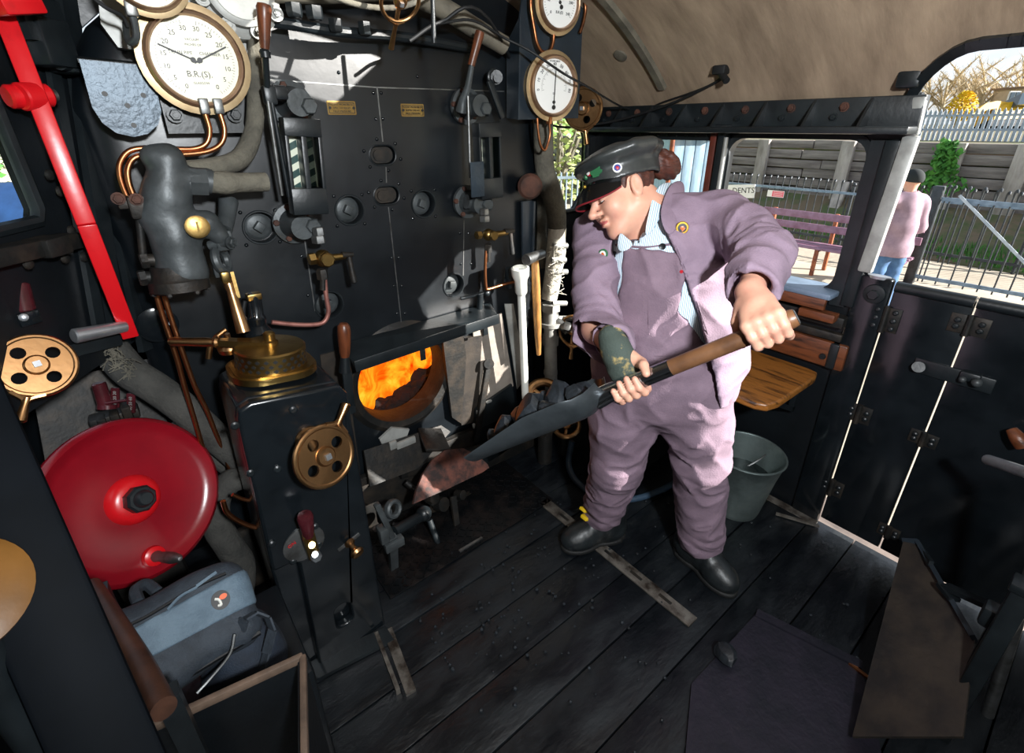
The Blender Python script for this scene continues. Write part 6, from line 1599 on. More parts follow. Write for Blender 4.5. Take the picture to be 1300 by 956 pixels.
def torso(p, g=0.0):
    d = ell(p, NP(PEL) + np.array([0, 0, .02]), (.176 + g, .128 + g, .17 + g), RT)
    d = smin(d, ell(p, (NP(PEL) * .45 + NP(CH) * .55), (.168 + g, .128 + g, .20 + g), RT), .06)
    d = smin(d, ell(p, NP(CH) + np.array([0, 0, .01]), (.172 + g, .125 + g, .165 + g), RT), .05)
    d = smin(d, chain(p, [SR + V((.01, -.02, -.01)), NB - V((0, 0, .045)), SLf + V((-.01, .02, -.01))], [.058 + g, .062 + g, .058 + g], .03), .05)
    return d
def legs(p):
    d = chain(p, [HR_, HR_ * .5 + KR * .5, KR, AR_ + V((.0, 0, .02))], [.112, .102, .084, .074], .03)
    d2 = chain(p, [HL_, HL_ * .5 + KL * .5, KL, AL + V((.0, 0, .02))], [.112, .102, .085, .076], .03)
    return smin(d, d2, .02)
def trou_f(p):
    d = legs(p)
    up = torso(p, .010)
    bib = smax(up, p[:, 2] - 1.212, .004)
    latv = lat(p)
    bw_ = .082 + np.clip((1.06 - p[:, 2]) * .9, 0, .12)
    bib = smax(bib, np.where(p[:, 2] > .93, np.abs(latv + .012) - bw_, -1.0), .006)
    bib = smax(bib, np.where(p[:, 2] > 1.0, -fwd(p) - .0, -1.), .006)
    d = smin(d, bib, .035)
    for c_, f_, w_, a_ in ((KR, 60, .13, .0055), (KL, 55, .14, .0055), (AR_ + V((0, 0, .05)), 80, .09, .009), (AL + V((0, 0, .05)), 75, .10, .008), (PEL + V((0, 0, -.06)), 70, .12, .005), (PEL + V((0, 0, .14)), 85, .12, .0055)):
        d = d + folds(p, c_, (.25, .2, .95), f_, w_, a_)
    d = d + crease(p, 3)
    cut = np.where(((p - NP(AR_)) ** 2).sum(1) < ((p - NP(AL)) ** 2).sum(1), AR_.z - .022, AL.z - .018)
    return smax(d, cut - p[:, 2] + .012 * np.sin(p[:, 0] * 40 + p[:, 1] * 30), .006)
sobj('overalls', trou_f, (.85, .35, .05), (1.55, 1.12, 1.22), .0058, 'lilac_overall', ST)
# jacket: open at the front
def latpx(x, y):
    q_ = onP(x, y, CH + nF * .13, nF); return (q_ - CH).dot(nL), q_.z
Ledge = [latpx(776, 282), latpx(772, 330), latpx(778, 380), latpx(790, 430), latpx(796, 470), latpx(800, 520)]
Redge = [latpx(826, 262), latpx(842, 290), latpx(862, 330), latpx(880, 380), latpx(897, 430), latpx(908, 470), latpx(915, 520)]
def edge(E): 
    E = sorted(E, key=lambda t: t[1]); return np.array([e_[1] for e_ in E]), np.array([e_[0] for e_ in E])
Lz, Lx = edge(Ledge); Rz, Rx = edge(Redge)
def arms(p):
    dR = chain(p, [SR + V((.01, -.01, 0)), SR * .5 + ER * .5, ER, ER * .45 + wR * .55, wR - (wR - ER).normalized() * .030], [.068, .064, .059, .056, .054], .02)
    dL = chain(p, [SLf + V((-.01, .01, 0)), SLf * .5 + EL * .5, EL, EL * .45 + wL * .55, wL - (wL - EL).normalized() * .018], [.072, .068, .061, .057, .054], .02)
    uR = NP((wR - ER).normalized()); uL = NP((wL - EL).normalized())
    dR = dR + folds(p, ER, (SR - ER).normalized(), 85, .10, .006) + folds(p, (ER + wR) / 2, uR, 90, .07, .004)
    dL = dL + folds(p, EL, (SLf - EL).normalized(), 80, .11, .007) + folds(p, (SLf + EL) / 2, uL, 70, .08, .004)
    dR = smax(dR, (p - NP(wR)) @ uR + .012, .004); dL = smax(dL, (p - NP(wL)) @ uL + .008, .004)
    hR2 = cone(p, wR - V(uR) * .05, wR + V(uR) * .08, .042, .042); hL2 = cone(p, wL - V(uL) * .05, wL + V(uL) * .08, .042, .042)
    dR = smax(dR, -np.where((p - NP(wR)) @ uR > -.07, hR2, 1.), .004); dL = smax(dL, -np.where((p - NP(wL)) @ uL > -.055, hL2, 1.), .004)
    return np.minimum(dR, dL)
def jacket_f(p):
    out = torso(p, .020)
    # skirts flare from the waist
    sk = ell(p, NP(PEL) + np.array([0.01, 0.0, .10]), (.225, .172, .30), RT)
    out = smin(out, smax(sk, p[:, 2] - 1.02, .03), .05)
    inn = smin(torso(p, .004), smax(ell(p, NP(PEL) + np.array([.01, 0, .10]), (.207, .152, .30), RT), p[:, 2] - 1.02, .03), .05)
    out = out + crease(p, 7) * 1.05
    d = smax(out, -inn, .003)
    lt = lat(p); fw_ = fwd(p)
    le = np.interp(p[:, 2], Lz, Lx); re = np.interp(p[:, 2], Rz, Rx)
    opn = np.maximum(np.maximum(le - lt, lt - re), -(fw_ - .005))
    opn = np.where(p[:, 2] > 1.30, 1.0, opn)
    d = smax(d, -opn, .004)
    # neckline
    d = smax(d, -(cone(p, NB - V((0, 0, .06)), HC - hf * .02, .072, .075)), .006)
    d = smin(d, arms(p) + crease(p, 7) * 1.1, .018)
    d = smax(d, (.785 + .03 * np.sin(lt * 14) ) - p[:, 2], .004)
    return d
sobj('jacket', jacket_f, (.86, .30, .74), (1.56, 1.15, 1.40), .0056, 'lilac_denim', ST)
# shirt showing at neck and along the jacket opening, dark tee at the throat
def shirt_f(p):
    d = torso(p, .0015)
    d = smax(d, .95 - p[:, 2], .004); d = smax(d, -(fwd(p) + .02), .006)
    return smax(d, -cone(p, NB - V((0, 0, .09)) + nF * .045, HC - hf * .02, .052, .07), .004)
sobj('shirt', shirt_f, (.98, .55, .90), (1.42, 1.12, 1.36), .007, 'shirt', ST)
def tee_f(p): return smax(cone(p, NB - V((0, 0, .10)) + nF * .03, NB + V((0, 0, .005)) + nF * .005, .066, .061), p[:, 2] - 1.265 - .4 * (fwd(p) * 0), .004)
sobj('undershirt', tee_f, (1.0, .7, 1.1), (1.32, 1.02, 1.32), .006, 'dark_tee', ST)
def collar(pts, w_, th, m, nm):
    q = MB(); ax0 = NB + V((0, 0, .02))
    vs = []
    for (x, y, t, dx, dy, dt) in pts: vs += [T(x, y, t), T(x + dx, y + dy, t + dt)]
    n = len(pts); fs = [(2 * i, 2 * i + 1, 2 * i + 3, 2 * i + 2) for i in range(n - 1)]
    q.add(vs, fs); o = obj(nm, q, m, ST, smooth=60); md = o.modifiers.new('s', 'SOLIDIFY'); md.thickness = th; md.offset = 0; sb = o.modifiers.new('u', 'SUBSURF'); sb.levels = 2; sb.render_levels = 2
    return o
# shirt collar: near side standing along the neck, folded point over the chest
collar([(846, 232, 1.40, 12, -2, .01), (838, 232, 1.34, 12, 22, -.005), (828, 246, 1.30, 12, 30, -.01), (824, 268, 1.275, 4, 28, -.012), (820, 285, 1.262, -2, 18, -.008)], .03, .004, 'shirt', 'shirt_collar')
collar([(786, 290, 1.30, -4, 26, -.01), (794, 300, 1.285, -6, 22, -.012), (806, 308, 1.275, -6, 8, -.01)], .03, .004, 'shirt', 'shirt_collar')
collar([(862, 228, 1.42, 8, 4, .01), (850, 232, 1.36, 20, 20, -.01), (842, 248, 1.31, 26, 28, -.015), (836, 270, 1.27, 22, 26, -.012), (842, 290, 1.262, 6, 10, -.004)], .03, .006, 'lilac_denim', 'jacket_collar')
# buttons and badges
def chestpt(x, y, d=.0): 
    o_ = ray(x, y)
    lo2, hi2 = 1.0, 1.7
    tt = np.linspace(1.0, 1.7, 400); pts_ = NP(CAM) + tt[:, None] * NP(o_); dd = np.minimum(jacket_f(pts_), np.minimum(trou_f(pts_), shirt_f(pts_)))
    i = int(np.argmax(dd < 0)); return V(pts_[i]) , o_
for (x, y) in ((841, 313), (780, 323)):
    c, d_ = chestpt(x, y); n_ = (nF + V((0, 0, .12))).normalized(); q = MB(); q.lathe(c - n_ * .001, n_, [(.0085, 0), (.009, .003), (.007, .005), (.003, .004), (0, .004)], 18, cap1=False); obj('bib_button', q, 'badge_dark', ST)
c, d_ = chestpt(866, 289); pinb('lapel_badge', c + nF * .002, (nF + V((.1, -.2, .1))).normalized(), .0165, 'badge_gold', 'badge_dark', ST, 'round enamel badge with coloured shield', 'badge_orange')
c, d_ = chestpt(766, 322); pinb('lapel_badge', c + nF * .002, (nF + V((-.1, .2, .05))).normalized(), .0135, 'badge_green', 'badge_white', ST, 'oval badge with white and orange centre', 'badge_orange')
c, d_ = chestpt(865, 345); q = MB(); q.lathe(c, nF, [(.005, 0), (.004, .002), (0, .002)], 12, cap1=False); obj('red_pin', q, 'badge_red', ST)
# seams on the bib
def strip(name, pl, r_, m):
    q = MB(); pts_ = []
    for (x, y) in pl:
        c, d_ = chestpt(x, y); pts_.append(c)
    q.tube(pts_, r_, 5, 3); return obj(name, q, m, ST)
strip('bib_hem', [(782, 311), (800, 313), (820, 314), (845, 311), (852, 310)], .0035, 'lilac_overall')
strip('bib_seam', [(822, 318), (822, 350), (823, 390), (824, 425)], .0016, 'lilac_overall')
strip('waistband_seam', [(806, 448), (830, 452), (855, 450), (880, 444)], .0018, 'lilac_overall')
strip('placket_seam', [(852, 296), (868, 335), (884, 380), (899, 425)], .0016, 'lilac_denim')
# glove
def glove_f(p):
    a = NP(wR); u_ = NP((hR - wR).normalized())
    d = cone(p, V(a - u_ * .030), V(a + u_ * .02), .031, .034)
    pal = None
    for pts, rs in bR:
        if len(rs) < 4:
            e_ = chain(p, [NP(x) for x in pts], [r_ + .004 for r_ in rs], .004); pal = e_ if pal is None else smin(pal, e_, .012)
    d = smin(d, pal, .014)
    return d + .001 * wrin(p, 120, 150)
GL = sobj('glove', glove_f, tuple(NP(hR) - .2), tuple(NP(hR) + .2), .0045, 'glove', ST, 'dark fingerless glove with yellow patches')
# boots
def boot(a, toe, nm, lab=None):
    f_ = (V((toe.x, toe.y, 0)) - V((a.x, a.y, 0))).normalized(); s_ = V((-f_.y, f_.x, 0)); Rm = np.array([list(s_), list(f_), [0, 0, 1]]).T
    o_ = V((toe.x, toe.y, 0)) - f_ * .13
    def f(p):
        q = (p - NP(o_)) @ Rm
        d = ell(q, (0, .062, .044), (.052, .074, .050)); d = smin(d, ell(q, (0, -.06, .055), (.045, .078, .055)), .04)
        d = smin(d, cone(q, (0, -.07, .08), (0, -.08, .235), .056, .062), .04); d = smin(d, cone(q, (0, -.03, .10), (0, .04, .06), .05, .042), .03)
        d = d + .0016 * np.sin(q[:, 1] * 150) * np.exp(-((q[:, 1] - .01) / .04) ** 2)
        return smax(d, .012 - q[:, 2], .006)
    b_ = sobj('boot', f, tuple(NP(o_) - .22), tuple(NP(o_) + np.array([.22, .22, .36])), .0055, 'boot_leather', ST)
    def fs(p):
        q = (p - NP(o_)) @ Rm
        d = np.minimum(ell(q * np.array([1, 1, 0]), (0, .055, 0), (.050, .080, 1)), ell(q * np.array([1, 1, 0]), (0, -.075, 0), (.043, .068, 1)))
        d = smin(d, np.maximum(np.abs(q[:, 0]) - .036, np.abs(q[:, 1] + .02) - .08), .02)
        return smax(d, np.abs(q[:, 2] - .010) - .0095, .003)
    so_ = sobj('sole', fs, tuple(NP(o_) + np.array([-.2, -.2, -.03])), tuple(NP(o_) + np.array([.2, .2, .06])), .005, 'boot_sole', b_)
    q = MB()
    for k in range(4):
        y_ = .03 - k * .022; z_ = .088 + k * .012; c = o_ + f_ * y_ + V((0, 0, z_)); q.tube([c - s_ * .022, c + V((0, 0, .006)), c + s_ * .022], .003, 6, 3)
    obj('lace', q, 'boot_sole', b_)
    return b_
bt = boot(AR_, V((1.030, .985, 0)), 'r')
q = MB(); q.box(T(741, 647, 1.86), (.02, .03, .012), Matrix.Rotation(.5, 3, 'Y'), .003); q.box(T(743, 657, 1.86), (.024, .03, .014), Matrix.Rotation(.4, 3, 'Y'), .003); obj('pull_tab', q, 'yellow_tab', bt)
boot(AL, V((1.350, .455, 0)), 'l')

# ================================================================== shovel and its coal
SV = thing('firing_shovel', 'long-handled firing shovel with a wooden shaft held by the stoker', 'shovel', sh(.4))
mat('shaft_wood', '#7d573a', .38, col2='#4f3524', scale=7, mix=(.4, .7), bump=.08)
mat('blade_steel', '#454b4f', .42, metal=.45, col2='#2c3134', scale=8, mix=(.4, .7), bump=.15, r2=.5)
mat('ferrule_steel', '#b9bec3', .2, metal=1.0, col2='#7c8187', scale=8, mix=(.4, .7))
q = MB(); q.tube([sh(-.045), sh(-.03), sh(.03), sh(.1), sh(.30)], [.017, .0195, .020, .0185, .0185], 20, 3); obj('shaft', q, 'shaft_wood', SV)
q = MB(); q.lathe(sh(-.046), -SA, [(.017, 0), (.012, .002), (0, .002)], 18, cap1=False); obj('end_cap', q, 'dull_steel', SV)
# blade frame: along the shaft but a little flatter, lifted on the near side
bb = sh(.50); bd = (STp - bb).normalized(); bl = (STp - bb).length
bn0 = (V((0, 0, 1)) - bd * bd.z).normalized(); vw = tocam(bb + bd * bl * .5)
best = min(range(-80, 81), key=lambda a: abs((Matrix.Rotation(rad(a), 3, bd) @ bn0).dot(vw) - .11) + .002 * abs(a))
bn = Matrix.Rotation(rad(best), 3, bd) @ bn0; bs = bd.cross(bn)
q = MB(); q.tube([sh(.29), sh(.36), sh(.46), bb + bd * .03 - bn * .004], [.0195, .020, .022, .026], 20, 5); obj('socket', q, 'ferrule_steel', SV)
q = MB(); vs = []; nu, nv = 18, 16; thb = .004
def bl_pt(u, v, off):
    # u 0..1 along, v -1..1 across
    w_ = .118 * min(1, (u + .02) * 6) ** .55 * (1 - .10 * max(0, u - .6)); dep = .066 * (1 - .55 * max(0, u - .45) / .55)
    if u < .14: dep = .066 * (.35 + .65 * u / .14)
    a = abs(v); hgt = dep * (a ** 3.2)
    back = .045 * max(0, 1 - u / .13) ** 1.5
    return bb + bd * (u * bl * (1 - .03 * v * v)) + bs * (w_ * v) + bn * (hgt + back - .03 + off)
for off_ in (0, -thb):
    for i in range(nu + 1):
        for j in range(nv + 1): vs.append(bl_pt(i / nu, -1 + 2 * j / nv, off_))
N1 = (nu + 1) * (nv + 1); fs = []
for i in range(nu):
    for j in range(nv):
        a = i * (nv + 1) + j; fs.append((a, a + 1, a + nv + 2, a + nv + 1)); fs.append((N1 + a, N1 + a + nv + 1, N1 + a + nv + 2, N1 + a + 1))
def rim(ids):
    for a, b_ in zip(ids[:-1], ids[1:]): fs.append((a, b_, N1 + b_, N1 + a))
rim([i * (nv + 1) for i in range(nu + 1)]); rim([i * (nv + 1) + nv for i in range(nu + 1)]); rim(list(range(nv + 1))); rim([nu * (nv + 1) + j for j in range(nv + 1)])
q.add(vs, fs); obj('blade', q, 'blade_steel', SV, smooth=50)
rnd = random.Random(21); k = 0
for (u, v, s_) in ((.30, -.1, .050), (.42, .35, .042), (.48, -.35, .048), (.60, .1, .046), (.20, .3, .036), (.74, -.25, .034), (.78, .3, .030), (.33, -.55, .030), (.16, -.25, .034), (.56, .6, .026), (.88, .05, .022)):
    lump(bl_pt(u, v * .8, s_ * .75 + .022), s_ * 1.1, 40 + k, 'lump of coal heaped on the stoker’s shovel', None, 'coal_lump', 'coal lumps on the shovel'); k += 1
# ================================================================== outside the cab
GZ = -.70
mat('paving', '#bdb19f', .9, col2='#a69a88', scale=1.2, mix=(.35, .7), bump=.3, bscale=18)
mat('lawn', '#5d8a3a', .95, col2='#86a052', scale=2.2, mix=(.35, .7), bump=.6, bscale=14)
mat('bank_earth', '#6d5f4c', .95, col2='#4d5a36', scale=1.6, mix=(.45, .6), bump=.6, bscale=12)
mat('dark_cast', '#3a4046', .5, metal=.3, col2='#262a2e', scale=10)
mat('rail_blue', '#7e93a8', .4, metal=.4, col2='#5e7286', scale=9)
mat('sleeper', '#918a86', .9, col2='#514b49', scale=2.0, mix=(.35, .7), bump=.7, bscale=16, stretch=(3, .5, 5))
mat('sleeper_pale', '#b5aea8', .9, col2='#7d766f', scale=2.0, mix=(.35, .7), bump=.7, bscale=16, stretch=(3, 3, .7))
mat('palisade', '#b9c4cf', .5, metal=.3, col2='#93a1b0', scale=6)
mat('bench_slat', '#8c6a80', .55, col2='#71495a', scale=8, mix=(.4, .7))
mat('bench_iron', '#a4562e', .6, col2='#6b3420', scale=8)
mat('ivy', '#3f7a34', .8, col2='#5c9a3c', scale=7)
mat('twig', '#d0bd98', .9, col2='#a8977a', scale=5)
mat('forsythia', '#e3c21e', .8, col2='#c9a514', scale=6)
mat('digger_yellow', '#e5b312', .45, col2='#c79a10', scale=4)
mat('house_wall', '#d8c4a6', .9, col2='#c8b496', scale=3)
mat('house_roof', '#86705e', .9)
mat('shed_blue', '#a9bfd2', .8, col2='#7f9ab2', scale=4, stretch=(1, 6, .6))
mat('bark', '#8b8272', .9, col2='#5d564a', scale=6, bump=.6)
mat('jeans', '#4a6f9a', .85, col2='#3a5a82', scale=9)
mat('lilac_coat', '#9c8492', .85, col2='#87707e', scale=9)
mat('knit_cap', '#1c2224', .9)
def slab(x0, x1, y0, y1, z, th=.2):
    q = MB(); q.box(((x0 + x1) / 2, (y0 + y1) / 2, z - th / 2), (x1 - x0, y1 - y0, th)); return q
struct('ground', slab(-60, 160, -60, 160, GZ - .02), 'lawn')
struct('path', slab(2.25, 10.95, -40, 60, GZ, .015), 'paving')
# planted bank in front of the timber wall and the raised land behind it
q = MB(); q.add([V((x, y, z)) for y in (-12, 40) for x, z in ((10.95, GZ - .3), (10.95, GZ + .02), (11.6, GZ + .12), (12.6, -.25), (13.3, -.05), (13.3, GZ - .3))], [(0, 6, 7, 1), (1, 7, 8, 2), (2, 8, 9, 3), (3, 9, 10, 4), (4, 10, 11, 5), (0, 1, 2, 3, 4, 5), (6, 11, 10, 9, 8, 7)])
struct('terrain', q, 'bank_earth')
q = MB(); q.box((71.5, 14, .2), (116, 60, 1.6)); struct('land', q, 'bank_earth')
# grass tufts along the foot of the fence
q = MB(); rnd = random.Random(31)
for i in range(2600):
    x = rnd.uniform(10.98, 11.9); y = rnd.uniform(-1.5, 9); z = GZ + .02 + max(0, x - 11) * .12; h_ = rnd.uniform(.06, .22); dx, dy = rnd.uniform(-.06, .06), rnd.uniform(-.06, .06)
    q.add([V((x - .012, y - .012, z)), V((x + .012, y + .012, z)), V((x + dx, y + dy, z + h_))], [(0, 1, 2)])
o = obj('grass_strip', q, 'ivy', None, smooth=0); tag(o, 'green grass strip along the foot of the railings', 'grass', kind='stuff')
# iron railings with hooked heads
XF = 10.85; ZT = .52
RFN = thing('iron_railings', 'long iron railings with hooked picket heads beside the station path', 'railings', (XF, 4, GZ))
q = MB(); q.cyl((XF, 0, 0), (XF, 0, ZT - GZ - .10), .011, n=8); q.tube([(XF, 0, ZT - GZ - .11), (XF - .01, 0, ZT - GZ - .04), (XF - .03, -.02, ZT - GZ), (XF - .06, -.03, ZT - GZ - .03)], [.013, .016, .020, .010], 8, 3)
pk0 = obj('picket', q, 'dark_cast', RFN, local=True); pk0.location = (-XF, -4 - 1.0, 0)
y = -.86
while y < 8.4:
    c_ = pk0.copy(); COL.objects.link(c_); c_.parent = RFN; c_.location = (-XF, y - 4, 0); y += .135
q = MB(); q.box((XF, 3.7, ZT - .22), (.03, 9.6, .045)); obj('rail', q, 'rail_blue', RFN)
q = MB(); q.box((XF, 3.7, GZ + .15), (.03, 9.6, .045)); obj('rail', q, 'dark_cast', RFN)
for y in (.9, 3.4, 5.9):
    q = MB(); q.box((XF + .03, y, (GZ + ZT) / 2 - .05), (.045, .045, ZT - GZ - .1)); q.ball((XF + .03, y, ZT - .06), .035); obj('post', q, 'dark_cast', RFN)
# gate with heavy post and brace
gp = T(1194, 236, 6.8); GX = gp.x
GT = thing('iron_gate', 'iron gate with heavy dark post and pale diagonal brace, seen over the cab doors', 'gate', (GX, gp.y - 1.2, GZ))
q = MB(); q.box((GX, gp.y, (gp.z + GZ) / 2), (.12, .12, gp.z - GZ), bev=.01); obj('post', q, 'dark_cast', GT)
zt = gp.z - .05
q = MB(); q.cyl((GX, 0, GZ + .05), (GX, 0, zt - .02), .010, n=8); q.tube([(GX, 0, zt - .03), (GX - .01, 0, zt + .03), (GX - .03, -.02, zt + .06), (GX - .05, -.03, zt + .03)], [.012, .015, .017, .009], 8, 3)
g0 = obj('picket', q, 'dark_cast', GT); 
for k in range(1, 19):
    c_ = g0.copy(); COL.objects.link(c_); c_.parent = GT; c_.location = (0, gp.y - k * .155, 0)
g0.location = (0, gp.y - .10, 0)
for o_ in [g0] + [c for c in GT.children if c.name.startswith('picket') and c is not g0]: o_.location = (0, o_.location.y, 0)
q = MB(); q.box((GX, gp.y - 1.45, zt - .12), (.03, 2.8, .05)); obj('rail', q, 'rail_blue', GT)
q = MB(); q.box((GX, gp.y - 1.45, GZ + .12), (.03, 2.8, .05)); obj('rail', q, 'rail_blue', GT)
b0 = onX(1218, 248, GX - .03); b1 = onX(1312, 345, GX - .03); q = MB(); q.bar(b0, b0 + (b1 - b0) * 1.25, .035, .012, up=(-1, 0, 0)); obj('brace', q, 'palisade', GT)
# retaining wall of old sleepers
XS = 13.3
SW = thing('sleeper_wall', 'high retaining wall of old timber sleepers behind the railings', 'wall of sleepers', (XS, 5, -.1)); rnd = random.Random(6)
for r_ in range(6):
    y = -3 + rnd.uniform(0, 1.2)
    while y < 17:
        L = rnd.uniform(2.3, 2.7); q = MB(); q.box((XS + rnd.uniform(-.02, .03), y + L / 2, -.02 + r_ * .212), (.13, L - .015, .20 - rnd.uniform(0, .03)), Matrix.Rotation(rnd.uniform(-.010, .010), 3, 'X'), .012); obj('sleeper', q, 'sleeper', SW); y += L
for (x, y0, y1) in ((968, 182, 290), (1074, 182, 290), (1212, 182, 300), (910, 182, 290), (1300, 182, 300)):
    t_ = onX(x, 200, XS - .12); q = MB(); q.box((XS - .13, t_.y, .48), (.14, .26, 1.32), bev=.012); obj('upright', q, 'sleeper_pale', SW)
a_, b_ = onX(1072, 232, XS - .25), onX(1046, 292, XS - .9); q = MB(); q.bar(a_, b_, .22, .10, up=(-1, 0, 0), bev=.01); obj('strut', q, 'sleeper_pale', SW)
# ivy
q = MB(); rnd = random.Random(9)
for i in range(420):
    s_ = rnd.random(); p = onX(1204 + rnd.gauss(0, 4) - 10 * s_, 182 + 62 * s_, XS - .22) + V((rnd.uniform(-.08, .04), rnd.gauss(0, .07 + .14 * s_ * s_), rnd.gauss(0, .05))); d = V((rnd.uniform(-1, 0), rnd.uniform(-1, 1), rnd.uniform(-.5, 1))).normalized(); a_, b_, c_ = frame(d); r_ = rnd.uniform(.035, .07)
    q.add([p + a_ * r_, p + b_ * r_, p - a_ * r_, p - b_ * r_ * 1.3], [(0, 1, 2, 3)])
o = obj('ivy', q, 'ivy', None, smooth=0); tag(o, 'green ivy climbing the sleeper wall', 'ivy', kind='stuff')
# palisade fence beyond
XP = 20.0
PF = thing('palisade_fence', 'pale steel palisade fence on the bank beyond the sleeper wall', 'fence', (XP, 3, 1.0))
q = MB(); q.box((XP, 0, 1.38), (.03, .07, .80)); q.plate([V((XP - .015, -.035, 1.78)), V((XP - .015, .035, 1.78)), V((XP - .015, 0, 1.86))], .03, (-1, 0, 0)); p0 = obj('pale', q, 'palisade', PF); l0 = p0.location.copy()
for k in range(1, 70):
    c_ = p0.copy(); COL.objects.link(c_); c_.parent = PF; c_.location = (0, 0 - .5 + k * .118 - 1.0, 0)
q = MB(); q.box((XP + .03, 3, 1.30), (.04, 9, .06)); q.box((XP + .03, 3, 1.68), (.04, 9, .06)); obj('rail', q, 'palisade', PF)
# bench
bp = T(1040, 292, 7.9); BX = bp.x; BYc = (onX(965, 290, BX).y + onX(1168, 312, BX).y) / 2; BL = abs(onX(965, 290, BX).y - onX(1168, 312, BX).y)
BN = thing('platform_bench', 'long purple-brown slatted bench in front of the railings', 'bench', (BX, BYc, GZ))
for (dx, z, nm) in ((0, GZ + .84, 'back_slat'), (-.0, GZ + .66, 'back_slat'), (-.16, GZ + .44, 'seat_slat'), (-.30, GZ + .44, 'seat_slat'), (-.44, GZ + .43, 'seat_slat')):
    q = MB(); q.box((BX + dx, BYc, z), ((.03, BL, .11) if nm == 'back_slat' else (.11, BL, .035)), bev=.006); obj(nm, q, 'bench_slat', BN)
for s_ in (-.42, 0, .42):
    q = MB(); y = BYc + s_ * BL; q.bar((BX + .03, y, GZ), (BX + .03, y, GZ + .9), .05, .05); q.bar((BX - .45, y, GZ), (BX - .45, y, GZ + .42), .05, .05); q.bar((BX - .47, y, GZ + .40), (BX + .03, y, GZ + .40), .05, .04); obj('frame', q, 'bench_iron', BN)
# notices on the railings
c = onX(985, 246, XF - .05); NB_ = thing('framed_notice', 'small black-framed notice with a pink printed panel on the railings', 'notice', c)
q = MB(); q.box(c, (.02, .38, .17), bev=.004); obj('frame', q, 'badge_dark', NB_)
q = MB(); q.box(c + V((-.011, 0, 0)), (.002, .34, .13)); pnl = obj('sheet', q, 'badge_white', NB_)
mat('notice_pink', '#e0546c', .6); q = MB(); q.box(c + V((-.0125, -.045, .0)), (.001, .23, .11)); obj('pink_panel', q, 'notice_pink', pnl)
q = MB()
for k in range(4): q.box(c + V((-.0132, -.045, .036 - k * .024)), (.0006, .19, .006))
obj('print_lines', q, 'badge_white', pnl)
c = onX(940, 243, XF - .07); RS_ = thing('lettered_sign', 'white sign ending in bold black letters beside the stoker’s shoulder', 'sign', c)
q = MB(); q.prism(rr(.62, .28, .01, 2), c, (0, -1, .10), (0, .10, 1), .015); q.box(c + V((.03, 0, -.5)), (.04, .04, .9)); obj('board', q, 'badge_white', RS_)
q = MB(); q.text('DENTS', c + V((-.002, -.06, .02)), (0, -1, .10), (0, .10, 1), .16, .001); obj('letters', q, 'ink', RS_, smooth=0)
# ---- visitor standing outside, back turned
VC = T(1160, 227, 5.6)
VS = thing('person', 'visitor in a lilac jacket, dark cap and jeans standing with back turned by the gate', 'person', (VC.x, VC.y, GZ))
hz = VC.z; H_ = hz + .10 - GZ; Vx, Vy = VC.x, VC.y
lt_ = V((-.55, -.83, 0)).normalized(); lt_ = V((_rt.x, _rt.y, 0)).normalized(); fr_ = V((lt_.y * -1, lt_.x, 0))        # his right hand is to the picture's right; he faces away
if fr_.dot(VC - CAM) < 0: fr_ = -fr_
def vp(a, b_, z): return V((Vx, Vy, GZ)) + lt_ * a + fr_ * b_ + V((0, 0, z * H_))
def vis_f(p):
    d = ell(p, vp(-.0, .02, .93), (.078, .088, .108)); d = smin(d, cone(p, vp(0, 0, .88), vp(0, 0, .80), .055, .07), .03)
    d = smin(d, chain(p, [vp(0, 0, .79), vp(0, 0, .65), vp(0, 0, .53)], [.12, .13, .13], .05), .04)
    for s_ in (-1, 1):
        d = smin(d, chain(p, [vp(s_ * .17, 0, .80), vp(s_ * .24, .03, .62), vp(s_ * .20, .20, .55)], [.055, .042, .03], .02), .03)
        d = smin(d, chain(p, [vp(s_ * .20, .20, .55), vp(s_ * .18, .27, .545)], [.03, .02], .02), .02)
        d = smin(d, chain(p, [vp(s_ * .09, 0, .50), vp(s_ * .10, .02, .27), vp(s_ * .10, 0, .05)], [.085, .058, .04], .02), .03)
        d = smin(d, cone(p, vp(s_ * .10, -.03, .025), vp(s_ * .11, .13, .02), .04, .035), .02)
        for k in range(4): d = smin(d, cone(p, vp(s_ * (.18 + .0), .26, .545 + k * .010 - .015), vp(s_ * (.15), .33, .54 + k * .010 - .02), .010, .008), .006)
        d = smin(d, ell(p, vp(s_ * .078, .01, .925), (.015, .02, .03)), .01)
    d = smin(d, ell(p, vp(0, .105, .925), (.015, .03, .02)), .01)
    return d
lo_ = (Vx - .5, Vy - .5, GZ - .02); hi_ = (Vx + .5, Vy + .5, GZ + H_ + .1)
sobj('body', vis_f, lo_, hi_, .012, 'skin', VS)
def vcoat(p):
    d = chain(p, [vp(0, 0, .80), vp(0, 0, .66), vp(0, 0, .50), vp(0, 0, .42)], [.14, .175, .19, .20], .04)
    d = smin(d, cone(p, vp(-.15, 0, .80), vp(.15, 0, .80), .085, .085), .05)
    for s_ in (-1, 1): d = smin(d, chain(p, [vp(s_ * .18, 0, .79), vp(s_ * .26, .02, .62), vp(s_ * .21, .18, .56)], [.085, .075, .06], .02), .03)
    d = smax(d, vp(0, 0, .43).z - p[:, 2], .01); d = smax(d, -cone(p, vp(0, 0, .84), vp(0, 0, 1.0), .065, .08), .01)
    return d + .008 * np.sin(p[:, 2] * 26 + 2 * np.sin(p[:, 1] * 13)) * .6
sobj('jacket', vcoat, lo_, hi_, .014, 'lilac_coat', VS)
